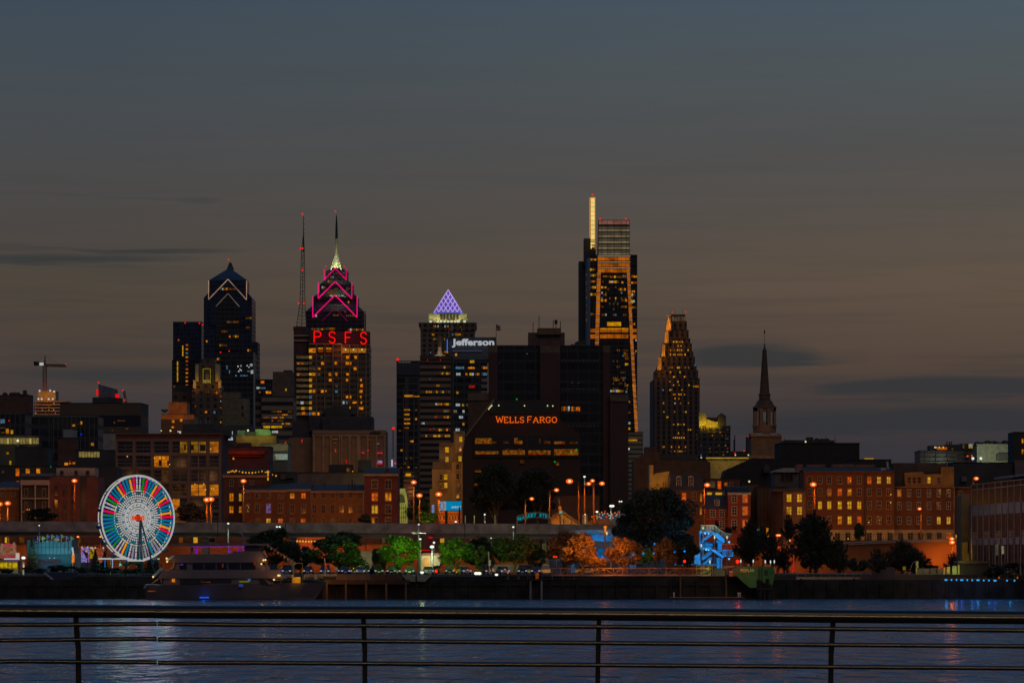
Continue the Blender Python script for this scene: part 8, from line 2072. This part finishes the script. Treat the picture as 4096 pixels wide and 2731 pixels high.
for x in (3996,4070): B().ball((X(x,703.8),703.8,Z(2309,703.8)),.13,8,1,1,1.6).obj('amber_lamp', emi('amber_dim', (170,75,12)),r)
light('open_lamp','POINT', (X(3808,800),799,Z(2167,800)),(255,120,30),260,.3);light('open_lamp','POINT', (X(3110,798),798,Z(2139,798)),(255,120,30),200,.3);light('open_lamp','POINT', (X(1690,704),703,Z(2288,704)),(240,255,170),60,.3)

# ---- buildings glimpsed under the highway
r=thing('brick_shop_wall','orange brick shop wall under a string of festoon lights behind the parked cars','shop', (X(1230,778),778,GZ));D=778
B().pbox(1186,1420,2148,2218,D,1.5).obj('wall', mat('shop_brick', (.36,.13,.05),.9),r)
B().pbox(1190,1245,2222,2272,D,2,-.2).obj('container', mat('container_red', (.28,.12,.09),.7),r)
b=B();[b.pbox(1192+i*7,1193.5+i*7,2224,2270,D,.1,-.3) for i in range(7)];b.obj('container_ribs', M_white,r)
B().pbox(1410,1505,2203,2272,D,2).obj('white_wall', mat('white_render', (.36,.32,.22),.9),r)
light('shop_light','POINT', (X(1240,D),D-3,Z(2172,D)),(255,120,25),260,.3);light('shop_light','POINT', (X(1330,D),D-3,Z(2180,D)),(255,120,25),200,.3);light('shop_light','POINT', (X(1450,D),D-6,Z(2240,D)),(255,230,150),120,.3)
r=thing('festoon_lights','string of warm festoon bulbs above the brick shop wall','string lights', (X(1290,D),D-1,Z(2163,D)))
b=B();b.path([(X(1188+i*11.5,D),D-1,Z(2161+(2 if i%2 else 0)+i*.3,D)) for i in range(18)],.02,4);b.obj('cable', M_black,r)
for i in range(18): B().ball((X(1190+i*11.5,D),D-1.05,Z(2163+i*.3,D)),.19 if i<8 else .13,8).obj('bulb', emi('festoon_bulb', (240,165,50)),r)
r=thing('arched_stand','orange-lit arched entrance hut behind the first quay lamp','hut', (X(1706,762),762,GZ));D=762
B().pprof([(1680,2290),(1680,2222),(1760,2218),(1760,2260),(1724,2262),(1724,2290)],D,2).obj('wall', mat('hut_wall', (.36,.27,.17)),r);B().pprof([(1692,2286),(1692,2236),(1698,2229),(1710,2229),(1717,2236),(1717,2286)],D,.2,-.15).obj('arch_door', mat('arch_orange', (.4,.18,.05)),r)
B().pprof([(1678,2222),(1690,2212),(1752,2210),(1764,2219)],D,3,-.4).obj('roof', mat('hut_roof', (.15,.06,.04)),r);light('hut_light','POINT', (X(1705,D),D-4,Z(2245,D)),(255,190,90),130,.3)
r=thing('red_sign_line','thin red neon line and lit red sign behind the brilliant star lamp','sign', (X(1700,800),800,GZ));b=B();b.pbox(1680,1718,2198,2201,799,.2);b.pbox(1714,1730,2146,2152,799,.2);b.obj('neon', emi('neon_thin_red', (190,12,10)),r);B().pbox(1650,1760,2150,2215,799.5,.6).obj('wall', mat('red_shop', (.12,.05,.035)),r);light('sign_light','POINT', (X(1700,790),794,Z(2185,794)),(255,50,20),90,.3)
r=thing('red_sign_line','short red neon line right of the dark round tree','sign', (X(2150,800),800,GZ));B().pbox(2138,2159,2185,2188,798,.2).obj('neon', emi('neon_thin_red', (190,12,10)),r);B().pbox(2130,2165,2189,2215,798.3,.3).obj('panel', mat('orange_panel', (.3,.12,.05)),r)
r=thing('ivy_pillar','square pillar overgrown with olive ivy under the highway end','pillar', (X(2178,776),776,GZ));B().pbox(2168,2187,2172,2290,776,1.4).obj('shaft', mat('ivy_pillar', (.16,.15,.04),.95,.6,1.2),r);light('pillar_light','POINT', (X(2178,776),771,Z(2235,771)),(255,230,60),110,.2)
r=thing('pale_rear_wall','pale low wall behind the cars beneath the dark round tree','wall', (X(2060,772),772,GZ));B().pbox(1930,2160,2256,2285,772,.5).obj('wall', mat('rear_wall', (.3,.27,.18)),r);light('rear_light','POINT', (X(2080,766),766,Z(2262,766)),(250,240,150),60,.2)
r=thing('pole_sign','leaning pale pole with a small box right of the most brilliant quay lamp','pole', (X(1958,730),730,GZ));b=B();b.tube((X(1959,730),730,GZ),(X(1954,730),730,Z(2205,730)),.13,6);b.obj('pole', mat('pale_pole', (.42,.38,.22)),r);B().pbox(1954,1963,2240,2262,729.6,.4).obj('box', M_white,r);light('pole_light','POINT', (X(1948,727),727,Z(2240,727)),(255,250,180),50,.2)
for x,y,lb in ((2216,2225,'left red-orange tail lamp glowing in the brown tree'),(2225,2226,'right red-orange tail lamp glowing in the brown tree')):
    r=thing('signal_lamp', lb,'signal light', (X(x,730),730,GZ));B().ball((X(x,730),730,Z(y,730)),.2,8).obj('lamp', emi('signal_red_orange', (235,60,12)),r);B().tube((X(x,730),730.2,GZ),(X(x,730),730.2,Z(y,730)),.06,5).obj('post', M_black,r)
r=thing('stop_signal','red traffic signal just right of the first quay lamp','traffic light', (X(1745,735),735,GZ));B().ball((X(1745,735),734.8,Z(2283,735)),.28,8).obj('lamp', emi('port_red', (255,45,15)),r);B().tube((X(1745,735),735,GZ),(X(1745,735),735,Z(2280,735)),.12,6).obj('post', M_black,r);light('red_light','POINT', (X(1745,735),733.5,Z(2283,735)),(255,20,10),25,.2)
r=thing('small_flagpole','little striped flag on a leaning pole rising from the white rail fence','flag', (X(1302,702),702,4));B().tube((X(1303,702),702,2),(X(1299,702),702,Z(2230,702)),.05,5).obj('pole', M_white,r)
b=B()
for k_ in range(5): b.use(mat('pen_red', (.6,.03,.03)) if k_%2==0 else mat('pen_white', (.4,.4,.4)));b.prof([(X(1297+k_*2,702),Z(2246+k_*2.5,702)),(X(1299+k_*2,702),Z(2244+k_*3,702)),(X(1302+k_*2,702),Z(2268+k_*2,702)),(X(1299+k_*2,702),Z(2268+k_*2,702))],701.9,701.95)
b.obj('flag', None,r)

# ================================================================ parked cars
M_tyre=mat('tyre_rubber', (.01,.01,.01),.8);M_cg=mat('car_glass', (.02,.022,.03),.08,.3,.5);HLm=emi('headlight_dim', (165,170,200));TLm=emi('taillight_dim', (120,12,8))


def make_car(col,kind,side=False):
    """a car standing across the view, nose to the river; returns its parts as local meshes"""
    m=mat('car_paint_' + kind+str(int(col[0]*100)),col,.25,.1,1,.3)
    r=thing('parked_car','x','car', (0,0,0));ORG[r.name]=Vector((0,0,0))
    h=1.45 if kind == 'car' else 1.75;w=.9;L=2.25
    body=[(-L,.35),(-L,.78),(-1.3,.92),(-.75,.95),(1.7,.98),(L,.9),(L,.35)]
    cab=[(-1.15,.9),(-.5,h),(1.35 if kind == 'car' else 1.9,h),(2.0 if kind == 'car' else 2.2,.95)]
    b=B();n=len(body);b.add([(x*1.0,y,z) for x in (-w,w) for y,z in body],[tuple(range(n-1,-1,-1)),tuple(range(n,2*n))]+[(i,(i+1)%n,n+(i+1)%n,n+i) for i in range(n)]);b.obj('body', m,r)
    b=B();b.add([(sx*(w-.08 if z<1 else w-.24),y,z) for sx in (-1,1) for y,z in cab],[(3,2,1,0),(4,5,6,7),(0,1,5,4),(1,2,6,5),(2,3,7,6),(3,0,4,7)]);b.obj('windows', M_cg,r)
    b=B();b.box(-w+.26,w-.26,-.45,1.3 if kind == 'car' else 1.85,h,h+.05);b.obj('roof', m,r)
    for sx in (-1,1):
        for yy in (-1.4,1.4): B().tube((sx*(w-.2),yy,.33),(sx*(w+.01),yy,.33),.33,12).obj('wheel', M_tyre,r)
        B().box(sx*.66-.17,sx*.66+.17,-L-.03,-L+.02,.6,.76).obj('headlight', HLm,r)
        B().box(sx*.7-.13,sx*.7+.13,L-.02,L+.03,.66,.84).obj('taillight', TLm,r)
        B().box(sx*(w+.02)-.08,sx*(w+.02)+.08,-.75,-.6,.98,1.1).obj('mirror', m,r)
    B().box(-.26,.26,-L-.04,-L,.42,.54).obj('number_plate', M_white,r)
    return r


cars={'dark blue': make_car((.03,.05,.13),'car'),'black': make_car((.012,.012,.014),'suv'),'silver': make_car((.30,.31,.34),'car'),'grey': make_car((.10,.10,.11),'suv'),'deep red': make_car((.16,.03,.03),'car'),'white': make_car((.5,.5,.48),'suv')}
used_c=set()
CARS=[(1095,738,'black', 0,'black car far left behind the white rail fence', 0),(1148,738,'grey', 0,'grey car behind the crew on the boat bow', 0),(1233,737,'deep red', 0,'reddish car with a blue bumper glint behind the boat bow', 0),(1301,735,'grey', 0,'grey car right behind the small striped flag', 0),(1380,735,'dark blue', .1,'dark blue car just right of the man in white', 0),(1372,744,'black', 0,'black car behind the dark blue one', 0),(1444,735,'silver', 0,'silver car with bluish windscreen, middle of the left parking row', 0),(1462,744,'black', 0,'tall black van-like car behind the silver one', 0),(1420,744,'grey', 0,'dim grey car half hidden between two others', 0),(1508,744,'black', .2,'dark car under the left side of the vivid green tree', 0),(1566,735,'black', 0,'black car directly under the vivid green tree', 0),(1586,742,'grey', 0,'grey car by the trunk of the vivid green tree', 0),(1640,736,'dark blue', 0,'blue car left of the first quay lamp', 0),(1714,735,'silver', .1,'silver car right of the first quay lamp', 0),(1800,737,'black', 0,'black car under the soft green tree', 0),(1855,736,'silver', .3,'silver car left of the most brilliant quay lamp', 0),(1945,736,'grey', .3,'grey car right of the most brilliant quay lamp', 0),(2012,735,'silver', .2,'silver car above the bluish quay lamp', 0),(2090,735,'black', 0,'black car beneath the dark round tree', 0),(2112,744,'white', 0,'white car behind the black one beneath the dark round tree', 0),(2142,735,'dark blue', 0,'dark blue car above the ticket booth', 0),(2150,746,'dark blue', 0,'second blue car further behind the ticket booth', 0),(2182,741,'white', 3.14,'white car showing a red tail light right of the ticket booth', 1),(2350,741,'silver', 1.57,'silver car behind the truss bridge, side on', 0),(2420,742,'black', 1.57,'dark car behind the truss bridge, side on, near the orange column lamp', 0)]
for x,D,kd_,rz,lb,tl in CARS:
    p=cars[kd_];loc=(X(x,D),D,GZ+.004)
    if kd_ not in used_c: used_c.add(kd_);c=p;c.location=loc;c.rotation_euler=(0,0,rz)
    else: c=copytree(p,loc,rz)
    c['label']=lb;c['group'] = 'cars parked along the waterfront'
car_h=cars['grey']
for i,(x,lb) in enumerate([(1250,'car roof passing on the highway above the two-bay brick house'),(1390,'car roof passing on the highway before the long brick house'),(975,'dark car roof on the highway at the foot of the tall lamp mast'),(270,'dark car on the highway before the slot-windowed brick block')]):
    c=copytree(cars['black' if i>1 else 'silver'],(X(x,808),808,Z(2124,800)-.1),1.57);c['label']=lb;c['group'] = 'cars on the highway'
for x,y in [(1440,2280),(1700,2283)]: pass
AL=['above the silver car with the bluish windscreen','between the soft green tree and the most brilliant quay lamp','just left above the most brilliant quay lamp','low beside the small car near the soft green tree','first right of the most brilliant quay lamp','on the leaning pale pole','left of the dark round tree trunk','lowest, beside the bluish quay lamp','behind the truss bridge, first from its left','behind the truss bridge, second from its left','behind the truss bridge, third from its left','behind the truss bridge, next to the orange column lamp']
for x,y,c in [(1414,2272,0),(1818,2277,0),(1871,2278,0),(1826,2287,0),(1961,2279,0),(1972,2276,0),(2020,2276,0),(2032,2290,0),(2349,2274,1),(2368,2277,1),(2390,2275,1),(2414,2278,1)]:
    r=thing('marker_light','small amber light ' + AL.pop(0),'marker light', (X(x,732),732,GZ),'amber lights among the parked cars');B().ball((X(x,732),732,Z(y,732)),.14,6).obj('lens', emi('amber_bright', (235,120,20)),r);B().tube((X(x,732),732.1,GZ),(X(x,732),732.1,Z(y,732)),.05,5).obj('post', M_black,r)
light('car_glow','POINT', (X(1440,728),728,9),(200,210,255),160,.3);light('car_glow','POINT', (X(1250,728),728,9),(200,200,255),100,.3);light('car_glow','POINT', (X(2080,728),728,9),(200,210,255),130,.3)

# ================================================================ people
def person(label,px,D,zf,h,pose,top,legs,skin=(.35,.2,.13),face=0.0):
    """one continuous skinned body; clothing colour by height, hair as a child"""
    x,y=X(px,D),D;s=h/1.75
    J={'pel': (0,0,.95),'che': (0,0,1.3),'nek': (0,0,1.48),'hed': (0,-.02,1.62),'top': (0,0,1.72),
         'hl': (-.1,0,.9),'kl': (-.12,-.03,.5),'al': (-.13,0,.08),'tl': (-.14,-.16,.04),'hr': (.1,0,.9),'kr': (.13,-.02,.5),'ar': (.14,.02,.08),'tr': (.15,-.14,.04),
         'sl': (-.19,0,1.42),'el': (-.25,.02,1.14),'wl': (-.24,-.08,.9),'fl': (-.24,-.12,.8),'sr': (.19,0,1.42),'er': (.25,.02,1.14),'wr': (.24,-.08,.9),'fr': (.24,-.12,.8)}
    J.update(pose);names=list(J)
    Ed=[('pel','che'),('che','nek'),('nek','hed'),('hed','top'),('pel','hl'),('hl','kl'),('kl','al'),('al','tl'),('pel','hr'),('hr','kr'),('kr','ar'),('ar','tr'),('che','sl'),('sl','el'),('el','wl'),('wl','fl'),('che','sr'),('sr','er'),('er','wr'),('wr','fr')]
    Rd={'pel': .14,'che': .16,'nek': .06,'hed': .1,'top': .07,'hl': .1,'hr': .1,'kl': .07,'kr': .07,'al': .045,'ar': .045,'tl': .04,'tr': .04,'sl': .065,'sr': .065,'el': .048,'er': .048,'wl': .034,'wr': .034,'fl': .03,'fr': .03}
    me=bpy.data.meshes.new('person');me.from_pydata([tuple(c*s for c in J[n_]) for n_ in names],[(names.index(a),names.index(c)) for a,c in Ed],[])
    o=bpy.data.objects.new('person', me);COL.objects.link(o);o.location=(x,y,zf);o.rotation_euler=(0,0,face)
    md=o.modifiers.new('skin','SKIN');sv=me.skin_vertices[0].data
    for i,n_ in enumerate(names): sv[i].radius=(Rd[n_]*s,Rd[n_]*s)
    sv[0].use_root=True;o.modifiers.new('sub','SUBSURF').render_levels=1
    m,q,b_=base_mat('clothes');t=q.n('ShaderNodeTexCoord');sp_=q.n('ShaderNodeSeparateXYZ');q.l(t.outputs['Object'],sp_.inputs[0])
    zz=q.m('DIVIDE', sp_.outputs[2],h);c=q.ramp(zz,[(0,(.02,.02,.02)),(.05,legs),(.53,top),(.845,skin)],'CONSTANT');q.l(c,b_.inputs['Base Color']);b_.inputs['Roughness'].default_value=.85
    me.materials.append(m);o['label']=label;o['category'] = 'person';ORG[o.name]=Vector((0,0,0))
    hb=B().ball((0,.025*s,1.665*s),.108*s,10,1,1,.85);hm=bpy.data.meshes.new('hair');hm.from_pydata(hb.v,[],hb.f);hm.materials.append(mat('hair_dark', (.02,.015,.01)));ho=bpy.data.objects.new('hair', hm);COL.objects.link(ho);ho.parent=o
    return o


zb_=Z(2331,690)
person('person in a tan shirt leaning forward on the boat bow', 1158,693,zb_,1.75,{'el': (-.3,-.15,1.15),'wl': (-.22,-.35,1.05),'fl': (-.2,-.43,1.02),'hed': (-.03,-.08,1.6),'top': (-.03,-.06,1.71)},(.35,.25,.12),(.05,.04,.03),face=.5)
person('person in a yellow top standing beside the yellow deck box', 1171,692,zb_,1.7,{'er': (.3,-.1,1.2),'wr': (.24,-.3,1.15),'fr': (.22,-.38,1.13)},(.5,.35,.05),(.35,.3,.22),face=-.4)
person('man in white standing on the quay right of the small striped flag', 1345,706,4.05,1.8,{'el': (-.27,-.1,1.15),'wl': (-.15,-.3,1.12),'fl': (-.1,-.36,1.12)},(.6,.56,.45),(.25,.22,.18),face=.3)
person('dark figure silhouetted against the orange ramp wall, left one', 3112,742,GZ,1.75,{},(.03,.02,.02),(.02,.02,.02))
person('dark figure silhouetted against the orange ramp wall, right one', 3146,742,GZ,1.8,{'al': (-.2,-.1,.08),'ar': (.2,.15,.08)},(.03,.02,.02),(.02,.02,.02),face=.6)
light('man_light','POINT', (X(1335,700),701,7),(255,220,150),40,.2)
assert not WINS,list(WINS)
